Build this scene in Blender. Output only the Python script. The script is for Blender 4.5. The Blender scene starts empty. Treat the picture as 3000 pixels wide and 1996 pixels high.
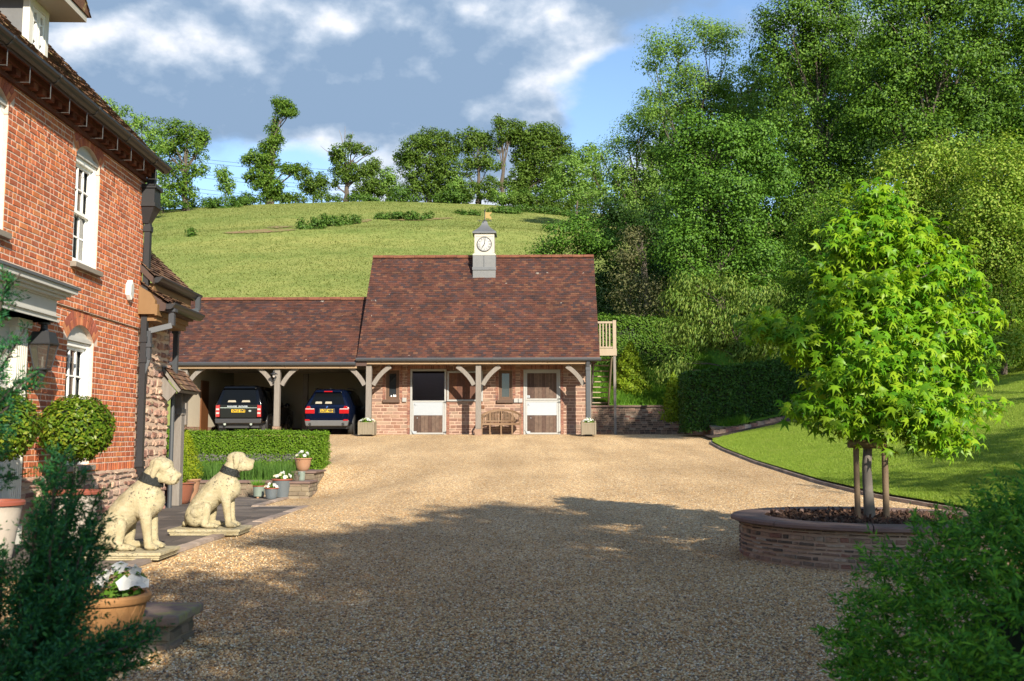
import bpy, math, random
import numpy as np
from mathutils import Vector, Matrix, noise as mnoise

scene = bpy.context.scene
COL = scene.collection
R = math.radians
rnd = random.Random(7)
rng = np.random.default_rng(11)

# ------------------------------------------------------------------ camera
CAMZ, FPX, PITCH = 1.27, 2917.0, math.atan(282 / 2917.0)
CAM = Vector((0, 0, CAMZ))
cd = bpy.data.cameras.new('camera')
cam = bpy.data.objects.new('camera', cd); COL.objects.link(cam)
cam.location = CAM; cam.rotation_euler = (R(90) + PITCH, 0, 0)
cd.sensor_width = 36; cd.lens = 36 * FPX / 3000; cd.clip_end = 3000; cd.clip_start = 0.05
cd.dof.use_dof = True; cd.dof.focus_distance = 22; cd.dof.aperture_fstop = 6.3
scene.camera = cam

def ray(px, py):
    u = (px - 1500) / FPX; v = (998 - py) / FPX
    c, s = math.cos(PITCH), math.sin(PITCH)
    return Vector((u, c - v * s, s + v * c))
def W(px, py, Y):                      # point of the line of sight at world depth Y
    d = ray(px, py); return CAM + d * (Y / d.y)
def hit(F, axis, val, px, py):         # where a line of sight meets a wall plane of a building
    I = F.inverted(); o = I @ CAM; d = I.to_3x3() @ ray(px, py)
    return o + d * ((val - o[axis]) / d[axis])
def sm(a, b, x):
    t = min(1, max(0, (x - a) / (b - a))); return t * t * (3 - 2 * t)

# ------------------------------------------------------------------ materials
def mk(name):
    m = bpy.data.materials.new(name); m.use_nodes = True
    nt = m.node_tree; return m, nt, nt.nodes['Principled BSDF'], nt.nodes['Material Output']
def N(nt, t, **k):
    n = nt.nodes.new(t)
    for a, b in k.items(): setattr(n, a, b)
    return n
def ramp(nt, cols, mode='LINEAR', pos=None):
    r = N(nt, 'ShaderNodeValToRGB'); e = r.color_ramp; e.interpolation = mode
    n = len(cols)
    for i, c in enumerate(cols):
        p = pos[i] if pos else (i / n if mode == 'CONSTANT' else i / max(1, n - 1))
        el = e.elements[i] if i < 2 else e.elements.new(p)
        el.position = p; el.color = (c[0], c[1], c[2], 1)
    return r
def coords(nt, scale=(1, 1, 1), kind='Object'):
    t = N(nt, 'ShaderNodeTexCoord'); m = N(nt, 'ShaderNodeMapping')
    m.inputs['Scale'].default_value = scale
    nt.links.new(t.outputs[kind], m.inputs['Vector']); return m.outputs[0]
def noise(nt, vec, scale, detail=5, rough=.6, dist=0):
    n = N(nt, 'ShaderNodeTexNoise'); n.inputs['Scale'].default_value = scale
    n.inputs['Detail'].default_value = detail; n.inputs['Roughness'].default_value = rough
    n.inputs['Distortion'].default_value = dist
    nt.links.new(vec, n.inputs['Vector']); return n.outputs['Fac']
def mixc(nt, a, b, fac, mode='MIX'):
    m = N(nt, 'ShaderNodeMix', data_type='RGBA', blend_type=mode)
    for s, v in ((0, fac), (6, a), (7, b)):
        if hasattr(v, 'is_linked'): nt.links.new(v, m.inputs[s])
        elif s == 0: m.inputs[0].default_value = v
        else: m.inputs[s].default_value = (v[0], v[1], v[2], 1)
    return m.outputs[2]
def bump(nt, b, h, strength, dist=.01):
    n = N(nt, 'ShaderNodeBump'); n.inputs['Strength'].default_value = strength
    n.inputs['Distance'].default_value = dist
    nt.links.new(h, n.inputs['Height']); nt.links.new(n.outputs[0], b.inputs['Normal'])
def nmat(name, cols, scale=4, rough=.7, bs=.3, bscale=40, st=(1, 1, 1), metal=0, spec=.4, pos=None, detail=6, coat=0, bdist=.01, dist=0):
    m, nt, b, o = mk(name); v = coords(nt, st)
    r = ramp(nt, cols, pos=pos); nt.links.new(noise(nt, v, scale, detail, dist=dist), r.inputs[0])
    nt.links.new(r.outputs[0], b.inputs['Base Color'])
    b.inputs['Roughness'].default_value = rough; b.inputs['Metallic'].default_value = metal
    b.inputs['Specular IOR Level'].default_value = spec; b.inputs['Coat Weight'].default_value = coat
    if bs: bump(nt, b, noise(nt, v, bscale, 4), bs, bdist)
    return m
def imat(name, cols, rough=.8, bs=.4, bscale=60, nscale=3, lo=.7, hi=1.15, spots=None, mode='CONSTANT', spec=.3, bdist=.008):
    """per-piece colour (bricks, stones, tiles) with broad and fine variation"""
    m, nt, b, o = mk(name); v = coords(nt)
    g = N(nt, 'ShaderNodeNewGeometry'); r = ramp(nt, cols, mode)
    nt.links.new(g.outputs['Random Per Island'], r.inputs[0])
    r2 = ramp(nt, [(lo,) * 3, (hi,) * 3], pos=[.3, .7]); nt.links.new(noise(nt, v, nscale, 6), r2.inputs[0])
    c = mixc(nt, r.outputs[0], r2.outputs[0], 1, 'MULTIPLY')
    if spots:
        col, sc, th, w = spots
        r3 = ramp(nt, [(0, 0, 0), (1, 1, 1)], pos=[th, th + w]); nt.links.new(noise(nt, v, sc, 3), r3.inputs[0])
        c = mixc(nt, c, col, r3.outputs[0])
    nt.links.new(c, b.inputs['Base Color'])
    b.inputs['Roughness'].default_value = rough; b.inputs['Specular IOR Level'].default_value = spec
    if bs: bump(nt, b, noise(nt, v, bscale, 4), bs, bdist)
    return m
def leafmat(name, cols, tr=.35, rough=.55, spec=.2, tcol=None, sat=1.0):
    m, nt, b, o = mk(name)
    g = N(nt, 'ShaderNodeNewGeometry'); r = ramp(nt, cols)
    nt.links.new(g.outputs['Random Per Island'], r.inputs[0])
    nt.links.new(r.outputs[0], b.inputs['Base Color'])
    b.inputs['Roughness'].default_value = rough; b.inputs['Specular IOR Level'].default_value = spec
    t = N(nt, 'ShaderNodeBsdfTranslucent')
    c = mixc(nt, r.outputs[0], tcol or (1.25, 1.2, .55), 1, 'MULTIPLY')
    nt.links.new(c, t.inputs['Color'])
    x = N(nt, 'ShaderNodeMixShader'); x.inputs[0].default_value = tr
    nt.links.new(b.outputs[0], x.inputs[1]); nt.links.new(t.outputs[0], x.inputs[2])
    nt.links.new(x.outputs[0], o.inputs['Surface']); return m
def plain(name, col, rough=.5, metal=0, spec=.5, coat=0, bs=0, bscale=200, emit=None):
    k = lambda f: tuple(min(1, c * f) for c in col)
    return nmat(name, [k(.86), k(1.1)], 6, rough, bs, bscale, metal=metal, spec=spec, coat=coat)

M = {}
M['brick'] = imat('red_brick', [(.46,.125,.05), (.38,.085,.04), (.55,.17,.055), (.30,.065,.035), (.43,.115,.055), (.23,.06,.04), (.50,.15,.075), (.36,.10,.055), (.58,.215,.085), (.42,.10,.04)],
                  .9, .6, 90, 2.2, .72, 1.15, ((.62,.5,.4), 26, .66, .1))
M['barn_brick'] = imat('barn_brick', [(.22,.085,.055), (.19,.065,.045), (.26,.11,.07), (.16,.06,.045), (.24,.10,.065)], .9, .5, 90)
M['stained_frame'] = nmat('stained_frame', [(.07,.038,.022), (.11,.06,.036)], 4, .6, .2, 30, (5, 5, .8))
M['mortar'] = nmat('lime_mortar', [(.50,.36,.27), (.68,.53,.42)], 20, .95, .5, 120)
M['arch_brick'] = imat('gauged_brick', [(.50,.14,.06), (.42,.10,.045), (.58,.2,.08), (.36,.09,.05)], .9, .5, 90)
M['rubble'] = imat('old_red_sandstone', [(.27,.15,.11), (.34,.20,.15), (.22,.12,.09), (.38,.25,.18), (.30,.20,.16), (.25,.13,.10), (.42,.30,.22)], .95, .9, 34, 3, .7, 1.2, ((.40,.36,.22), 9, .64, .1), bdist=.03)
M['rubble_mortar'] = nmat('rubble_mortar', [(.40,.28,.20), (.58,.43,.32)], 14, .95, .8, 60)
M['barnstone'] = imat('barn_sandstone', [(.46,.24,.16), (.40,.20,.13), (.52,.31,.20), (.33,.16,.11), (.50,.28,.20), (.56,.37,.25), (.42,.19,.12), (.36,.22,.17)], .92, .7, 40, 3, .75, 1.15, bdist=.015)
M['barn_mortar'] = nmat('barn_mortar', [(.52,.33,.25), (.66,.47,.36)], 14, .95, .4, 60)
M['planterstone'] = imat('planter_stone', [(.12,.085,.07), (.20,.13,.105), (.27,.19,.15), (.09,.07,.062), (.23,.155,.12), (.16,.12,.10), (.30,.24,.20), (.20,.10,.08)], .92, .9, 38, 9, .6, 1.25, bdist=.02)
M['planter_mortar'] = nmat('planter_mortar', [(.22,.155,.12), (.33,.24,.19)], 14, .95, .6, 60)
M['coping'] = nmat('coping_stone', [(.105,.062,.05), (.16,.10,.085), (.21,.14,.12)], 6, .85, .4, 50)
M['buff'] = imat('buff_stone', [(.36,.29,.20), (.44,.36,.25), (.30,.24,.17), (.40,.30,.22)], .93, .7, 40, 4, .75, 1.15)
M['tile'] = imat('clay_roof_tile', [(.155,.06,.04), (.115,.052,.04), (.21,.085,.05), (.09,.048,.042), (.17,.068,.046), (.075,.048,.05), (.24,.11,.062), (.135,.052,.036), (.19,.07,.046), (.11,.06,.056)],
                 .85, .5, 60, 1.1, .6, 1.2, ((.24,.21,.18), 4.5, .70, .04))
M['old_tile'] = imat('weathered_roof_tile', [(.20,.095,.055), (.14,.07,.045), (.26,.14,.08), (.11,.065,.045), (.17,.10,.06), (.30,.17,.10)], .92, .6, 40, 2, .6, 1.2, ((.30,.24,.10), 5, .62, .12))
M['ridge'] = imat('terracotta_ridge', [(.40,.15,.085), (.33,.12,.07), (.45,.18,.10)], .85, .4, 40, 5)
M['under'] = nmat('roof_underlay', [(.05,.03,.025), (.08,.05,.04)], 10, .9, 0)
M['oak'] = nmat('weathered_oak', [(.20,.145,.105), (.34,.265,.205), (.44,.36,.29)], 3, .85, .5, 30, (6, 6, .7), dist=1.5)
M['oak_new'] = nmat('fresh_oak', [(.46,.24,.09), (.58,.33,.14)], 4, .6, .3, 30, (5, 5, .8))
M['fascia'] = nmat('fascia_oak', [(.44,.28,.15), (.60,.42,.26)], 3, .7, .3, 30, (.7, 6, 6))
M['brown_door'] = nmat('brown_door', [(.22,.085,.03), (.30,.12,.045)], 3, .5, .2, 30, (6, 6, .7))
M['dark_plank'] = imat('hardwood_plank', [(.20,.115,.085), (.25,.15,.11), (.17,.10,.075), (.29,.19,.14)], .7, .4, 30, 9, .7, 1.2)
M['red_plank'] = imat('reddish_plank', [(.27,.105,.055), (.20,.075,.045), (.33,.14,.07), (.24,.10,.06)], .65, .4, 30, 9, .7, 1.2)
M['galv'] = nmat('galvanised_steel', [(.62,.64,.65), (.76,.78,.79)], 30, .5, .05, 80, metal=.25, spec=.5)
M['galv_frame'] = nmat('galvanised_frame', [(.55,.55,.53), (.74,.74,.72)], 14, .55, .1, 80, metal=.2)
M['lead'] = nmat('lead_sheet', [(.24,.255,.28), (.38,.40,.43)], 5, .55, .15, 12, metal=.3)
M['lead_pale'] = nmat('pale_lead', [(.30,.31,.32), (.44,.45,.46)], 4, .6, .2, 9, metal=.15, dist=2)
M['cream'] = plain('cream_paint', (.84,.78,.66), .5)
M['white'] = plain('white_paint', (.80,.80,.77), .4, coat=.2)
M['grey_paint'] = plain('grey_paint', (.46,.45,.42), .5)
M['stone_sill'] = nmat('stone_sill', [(.34,.29,.23), (.46,.40,.33)], 8, .9, .4, 60)
M['brown_sill'] = nmat('brown_sill', [(.15,.09,.065), (.22,.14,.10)], 8, .8, .3, 60)
M['black_iron'] = plain('black_cast_iron', (.02,.021,.024), .45, spec=.5)
M['gutter'] = plain('slate_grey_gutter', (.045,.05,.058), .4, spec=.5)
M['zinc'] = plain('bright_steel', (.55,.54,.52), .4, metal=.6)
M['car_glass'] = plain('car_glass', (.004,.005,.006), .04, spec=.12)
M['pale_paint'] = plain('pale_paint', (.62,.60,.53), .5)
M['cornice'] = imat('shaded_cornice_brick', [(.24,.075,.04), (.19,.06,.035), (.28,.095,.05)], .9, .6, 70, 6, .55, 1.2)  # darker red brick: shade under the gutter put into the colour
M['glass'] = plain('window_glass', (.018,.022,.026), .03, spec=.8)
M['glass_pale'] = plain('curtained_glass', (.30,.30,.28), .05, spec=.8)
M['render'] = nmat('lime_render', [(.50,.44,.34), (.60,.53,.42)], 3, .9, .2, 60)
M['dark_in'] = plain('dark_interior', (.05,.04,.032), .9)
M['gold'] = nmat('gold_leaf', [(.85,.55,.16), (.95,.68,.25)], 6, .28, .1, 40, metal=.6)
M['clock_white'] = plain('clock_enamel', (.82,.82,.80), .4)
M['black'] = plain('black_paint', (.015,.015,.016), .5)
M['statue'] = None
M['pot_terra'] = nmat('terracotta', [(.46,.22,.12), (.56,.30,.17), (.60,.38,.25)], 5, .8, .3, 40)
M['pot_orange'] = nmat('orange_terracotta', [(.50,.22,.075), (.60,.30,.11), (.55,.36,.13)], 4, .8, .35, 40)
M['pot_brown'] = plain('brown_glaze', (.20,.075,.045), .3, coat=.4)
M['pot_grey'] = plain('blue_grey_glaze', (.20,.235,.26), .3, coat=.4)
M['pot_sage'] = plain('sage_glaze', (.34,.42,.36), .3, coat=.4)
M['pot_white'] = nmat('limewashed_pot', [(.50,.42,.34), (.66,.60,.52)], 5, .8, .3, 40)
M['pot_red'] = plain('red_rim', (.36,.10,.06), .5)
M['soil'] = nmat('soil', [(.03,.02,.014), (.07,.045,.03)], 12, .95, 1, 50, bdist=.03)
M['bark'] = nmat('tree_bark', [(.07,.055,.042), (.15,.12,.095), (.21,.18,.15)], 4, .95, .9, 14, (4, 4, .6), bdist=.04)
M['bark_pale'] = nmat('pale_bark', [(.22,.19,.165), (.36,.32,.28)], 5, .9, .5, 25, (2, 2, 2))
M['twig'] = nmat('dead_wood', [(.22,.18,.15), (.36,.32,.28)], 4, .95, .4, 25)
M['stake'] = nmat('timber_stake', [(.30,.20,.12), (.42,.30,.19)], 4, .8, .3, 30, (4, 4, .5))
M['half_log'] = nmat('treated_log', [(.22,.14,.035), (.36,.26,.09)], 5, .7, .3, 30, (.6, 5, 5))
M['deck'] = nmat('deck_softwood', [(.55,.43,.29), (.70,.57,.42)], 4, .75, .3, 30, (3, 3, .6))
M['teak'] = nmat('teak', [(.30,.17,.085), (.44,.27,.15)], 5, .65, .3, 30, (4, 4, 4))
M['planter_wood'] = nmat('planter_wood', [(.27,.22,.14), (.40,.33,.23), (.46,.40,.30)], 5, .85, .4, 30, (5, 5, .8))
M['petal'] = leafmat('white_petal', [(.80,.80,.78), (.88,.88,.84)], .25, tcol=(1, 1, .9))
M['petal_y'] = leafmat('cream_petal', [(.80,.74,.35), (.85,.82,.6)], .25, tcol=(1, 1, .8))
M['lavender'] = leafmat('lavender_bloom', [(.16,.13,.24), (.26,.22,.34), (.34,.33,.30)], .2, tcol=(1, 1, 1))
M['car_black'] = plain('black_car_paint', (.002,.0024,.0035), .1, spec=.2, coat=.15)
M['car_blue'] = plain('blue_car_paint', (.002,.0045,.016), .1, spec=.2, coat=.2)
M['car_trim'] = plain('dark_car_trim', (.03,.03,.032), .45)
M['car_grey'] = plain('grey_bumper', (.085,.085,.085), .45)
M['chrome'] = plain('chrome', (.7,.7,.7), .15, metal=1)
M['red_lamp'] = plain('red_lamp', (.30,.008,.01), .15, coat=.5)
M['clear_lamp'] = plain('clear_lamp', (.6,.56,.54), .15, coat=1)
M['plate'] = plain('yellow_plate', (.85,.55,.01), .4)
M['tyre'] = plain('tyre_rubber', (.018,.018,.018), .8)
M['seat'] = plain('pale_headrest', (.45,.40,.30), .7)
def G(name, *cols, **k): M[name] = leafmat(name, cols, **k)
G('leaf_oak', (.014,.045,.008), (.036,.095,.013), (.066,.145,.022), tr=.22)
G('leaf_oak_far', (.03,.075,.012), (.05,.115,.018), (.075,.15,.028))
G('leaf_ash', (.075,.15,.025), (.12,.22,.035), (.19,.29,.065))
G('leaf_maple_dark', (.016,.055,.010), (.042,.115,.018), (.07,.165,.028), tr=.22)
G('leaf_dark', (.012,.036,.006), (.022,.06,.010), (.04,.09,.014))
G('leaf_hornbeam', (.05,.13,.010), (.10,.22,.015), (.22,.34,.035))
G('leaf_yellow', (.09,.19,.014), (.19,.31,.028), (.36,.44,.08))
G('leaf_gum', (.06,.19,.010), (.14,.31,.014), (.22,.38,.018), (.31,.44,.03), tr=.42, rough=.4)
G('leaf_cherry', (.04,.10,.018), (.075,.16,.03), (.14,.23,.06))
G('leaf_grey', (.11,.115,.045), (.17,.165,.075), (.075,.10,.03))
G('leaf_hedge', (.014,.055,.008), (.026,.085,.012), (.045,.125,.018), rough=.4)
G('leaf_beech', (.06,.15,.012), (.10,.22,.018), (.16,.28,.03))
G('leaf_box', (.09,.20,.012), (.15,.28,.016), (.22,.36,.03))
G('leaf_bay', (.05,.12,.008), (.10,.19,.012), (.17,.27,.022), (.30,.34,.03), rough=.35)
G('leaf_gold', (.20,.27,.012), (.32,.38,.016), (.14,.22,.012))
G('leaf_goldgreen', (.12,.22,.012), (.20,.30,.014), (.27,.36,.02))
G('leaf_juniper', (.022,.062,.036), (.035,.085,.045), (.055,.115,.04), (.075,.14,.03), tr=.2)
G('leaf_yew', (.012,.05,.010), (.025,.085,.014), (.05,.13,.018), (.085,.17,.022), tr=.2)
G('leaf_lav', (.05,.12,.022), (.085,.18,.03), (.12,.22,.045))
G('leaf_grass', (.10,.20,.018), (.145,.26,.022), (.20,.31,.04))
G('leaf_bank', (.05,.14,.012), (.09,.21,.016), (.13,.26,.02))
G('leaf_field', (.17,.215,.035), (.22,.255,.05), (.27,.29,.07))
G('leaf_bramble', (.04,.095,.014), (.07,.145,.02), (.10,.18,.03))
G('leaf_ivy', (.03,.09,.012), (.055,.135,.018), (.09,.18,.028))

def statue_mat():
    m, nt, b, o = mk('weathered_statue_stone'); v = coords(nt)
    r = ramp(nt, [(.19,.155,.085), (.27,.22,.12), (.36,.31,.19), (.43,.38,.27), (.34,.30,.21)]); nt.links.new(noise(nt, v, 9, 8, .68), r.inputs[0])
    r2 = ramp(nt, [(1, 1, 1), (0, 0, 0)], pos=[.355, .435]); nt.links.new(noise(nt, v, 38, 5), r2.inputs[0])
    sx = N(nt, 'ShaderNodeSeparateXYZ'); g = N(nt, 'ShaderNodeNewGeometry'); nt.links.new(g.outputs['Normal'], sx.inputs[0])
    r4 = ramp(nt, [(0, 0, 0), (1, 1, 1)], pos=[.40, .60]); nt.links.new(noise(nt, v, 6, 6), r4.inputs[0])
    c = mixc(nt, r.outputs[0], (.055, .05, .042), mixc(nt, (0, 0, 0), r2.outputs[0], r4.outputs[0]))
    r6 = ramp(nt, [(0, 0, 0), (.75, .75, .75)], pos=[.05, .55]); nt.links.new(sx.outputs[2], r6.inputs[0])        # lichen settles on the surfaces that face up
    r7 = ramp(nt, [(0, 0, 0), (1, 1, 1)], pos=[.42, .62]); nt.links.new(noise(nt, v, 16, 8, .7), r7.inputs[0])
    c = mixc(nt, c, (.17, .145, .085), mixc(nt, (0, 0, 0), r6.outputs[0], r7.outputs[0]))
    nt.links.new(c, b.inputs['Base Color']); b.inputs['Roughness'].default_value = .92
    bump(nt, b, noise(nt, v, 30, 7, .7), .75, .02); return m
M['statue'] = statue_mat()
M['collar'] = nmat('bronze_collar', [(.03,.035,.035), (.09,.10,.095)], 30, .5, 1, 60, metal=.5, bdist=.02)

def gravel_mat():
    m, nt, b, o = mk('gravel'); v = coords(nt)
    vo = N(nt, 'ShaderNodeTexVoronoi'); vo.inputs['Scale'].default_value = 52; nt.links.new(v, vo.inputs['Vector'])
    sp = N(nt, 'ShaderNodeSeparateColor'); nt.links.new(vo.outputs['Color'], sp.inputs[0])
    r = ramp(nt, GRAV, 'CONSTANT'); nt.links.new(sp.outputs[0], r.inputs[0])
    r2 = ramp(nt, [(.78, .76, .73), (1.12, 1.12, 1.12)], pos=[.3, .7]); nt.links.new(noise(nt, v, .35, 5), r2.inputs[0])
    r3 = ramp(nt, [(.5, .5, .5), (1.25, 1.25, 1.25)], pos=[.0, .35])
    inv = N(nt, 'ShaderNodeMath', operation='SUBTRACT'); inv.inputs[0].default_value = .75; nt.links.new(vo.outputs['Distance'], inv.inputs[1])
    nt.links.new(inv.outputs[0], r3.inputs[0])
    c = mixc(nt, r.outputs[0], r2.outputs[0], 1, 'MULTIPLY')
    r5 = ramp(nt, [(.86, .85, .84), (1.08, 1.08, 1.08)], pos=[.38, .62]); nt.links.new(noise(nt, coords(nt, (1.0, .13, 1)), .9, 3), r5.inputs[0])
    c = mixc(nt, c, r5.outputs[0], 1, 'MULTIPLY')
    nt.links.new(c, b.inputs['Base Color']); b.inputs['Roughness'].default_value = .9
    b.inputs['Specular IOR Level'].default_value = .25
    bump(nt, b, inv.outputs[0], .55, .02); return m
GRAV = [(.56,.36,.17), (.66,.47,.26), (.44,.26,.115), (.74,.60,.38), (.60,.39,.19), (.28,.18,.10), (.70,.51,.29), (.50,.28,.11), (.80,.70,.54), (.18,.145,.115), (.62,.44,.26), (.38,.30,.22)]
M['gravel'] = gravel_mat()
M['pebble'] = imat('gravel_chip', GRAV, .85, .3, 200, 1, .9, 1.1)
def field_mat():
    m, nt, b, o = mk('meadow'); v = coords(nt)
    r = ramp(nt, [(.13,.175,.028), (.21,.245,.045), (.27,.285,.06)], pos=[.3, .5, .72]); nt.links.new(noise(nt, v, .5, 9, .7), r.inputs[0])
    r2 = ramp(nt, [(.74, .84, .74), (1.0, 1.0, 1.0), (1.22, 1.08, 1.1)], pos=[.34, .5, .66]); nt.links.new(noise(nt, coords(nt, (.6, 1.6, 1)), .07, 8, .62), r2.inputs[0])
    c = mixc(nt, r.outputs[0], r2.outputs[0], 1, 'MULTIPLY')
    nt.links.new(c, b.inputs['Base Color']); b.inputs['Roughness'].default_value = .95; b.inputs['Specular IOR Level'].default_value = .1
    bump(nt, b, noise(nt, v, 5, 5), .4, .1); return m
M['field'] = field_mat()
M['earth'] = nmat('bare_earth', [(.30,.17,.10), (.25,.20,.07), (.20,.22,.05)], .8, .95, .8, 5, pos=[.35, .5, .62])
M['lawn'] = nmat('mown_lawn', [(.10,.185,.016), (.15,.25,.022), (.24,.29,.06)], 1.6, .95, .9, 60, spec=.1, bdist=.03, detail=10)
M['bank'] = nmat('rough_grass', [(.05,.12,.012), (.09,.19,.016), (.12,.23,.02)], 2, .95, .9, 20, spec=.1, bdist=.05, detail=9)
M['paving'] = imat('dark_paving', [(.085,.075,.066), (.11,.095,.083), (.07,.062,.056), (.13,.112,.096)], .8, .4, 30, 1.5, .7, 1.25, bdist=.01)
M['kerb'] = imat('kerb_stone', [(.26,.20,.16), (.33,.26,.21), (.21,.17,.145)], .92, .8, 40, 6, .7, 1.2)
M['mulch'] = imat('bark_mulch', [(.05,.025,.017), (.09,.05,.035), (.13,.075,.05), (.035,.02,.015)], .95, .4, 60)

def dim(f, *names):                      # scales a material's ramp colours
    f = f if hasattr(f, '__len__') else (f, f, f)
    for n in names:
        r = next(x for x in M[n].node_tree.nodes if x.bl_idname == 'ShaderNodeValToRGB')
        for e in r.color_ramp.elements: e.color = tuple(min(1, e.color[i] * f[i]) for i in range(3)) + (1,)
def calm(t, *names):                     # pull piece-to-piece colours towards their mean
    for n in names:
        r = next(x for x in M[n].node_tree.nodes if x.bl_idname == 'ShaderNodeValToRGB'); E = r.color_ramp.elements
        mu = [sum(e.color[i] for e in E) / len(E) for i in range(3)]
        for e in E: e.color = tuple(e.color[i] + (mu[i] - e.color[i]) * t for i in range(3)) + (1,)
calm(.5, 'brick'); calm(.12, 'tile'); calm(.2, 'old_tile'); calm(.3, 'barnstone')
dim((1.0, 1.12, 1.22), 'barnstone'); dim((1.1, 1.3, 1.4), 'barn_brick'); dim((1.1, 1.25, 1.42), 'oak'); dim((1, .95, .92), 'paving'); dim((.95, .95, .75), 'lavender'); dim(.5, 'collar')
dim(.50, 'barnstone', 'galv', 'ridge', 'fascia', 'pot_terra', 'buff', 'pot_sage', 'pot_grey', 'stone_sill')
dim(.46, 'galv_frame', 'deck', 'planter_wood', 'cream', 'oak')
dim(.42, 'teak', 'oak_new', 'bark_pale', 'stake', 'half_log')
dim((.48, .47, .48), 'tile'); dim(.75, 'ridge'); dim(.6, 'zinc'); dim(.85, 'oak_new')
dim(.36, 'lead', 'lead_pale', 'dark_plank', 'red_plank', 'zinc')
dim(.45, 'brown_door', 'brown_sill', 'pot_orange', 'clock_white', 'gold')
dim(.62, 'barn_mortar', 'pot_white', 'old_tile', 'pot_red', 'seat', 'clear_lamp', 'plate', 'petal', 'petal_y', 'lavender')
dim((1.95, 1.7, 1.1), 'leaf_oak', 'leaf_maple_dark'); dim(1.25, 'leaf_ash', 'leaf_grey'); dim((.82, .80, .75), 'leaf_maple_dark'); dim((.95, .9, .9), 'leaf_oak'); dim(.55, 'cornice'); dim((.85, 1, 1.15), 'arch_brick'); dim((1.6, 1.25, 1), 'leaf_oak_far', 'leaf_cherry', 'leaf_ivy'); dim((1.4, 1.12, .95), 'leaf_hedge'); dim((2.0, 1.75, 1.2), 'leaf_yew'); dim(1.15, 'leaf_juniper'); dim((.9, .95, .95), 'coping'); dim((1.15, 1.2, 1.15), 'planterstone', 'planter_mortar'); dim((.9, .95, 1.02), 'galv')  # cornice toned down again to deepen its painted eaves shade
dim(1.1, 'rubble'); dim((.87, .85, .79), 'gravel', 'pebble')
dim((.96, 1.02, .95), 'brick'); dim((.95, .97, 1.0), 'mortar')
dim(.6, 'bark', 'twig')
dim((.84, .84, 1.25), 'field', 'leaf_field'); dim(.8, 'earth')
dim(.74, 'leaf_box'); dim(.85, 'leaf_gold', 'leaf_goldgreen'); dim(.72, 'leaf_gum', 'leaf_beech', 'leaf_bay'); dim(.9, 'leaf_hornbeam', 'leaf_yellow', 'leaf_ash')
dim(.8, 'leaf_grey'); dim((1.25, 1.05, 1.3), 'leaf_grass', 'lawn'); dim((1.25, 1.3, 1.1), 'leaf_gum'); dim((1.0, 1.22, .9), 'leaf_yew'); dim((.55, 1.1, .85), 'leaf_juniper'); dim(.75, 'render'); dim(.8, 'earth')

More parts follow.
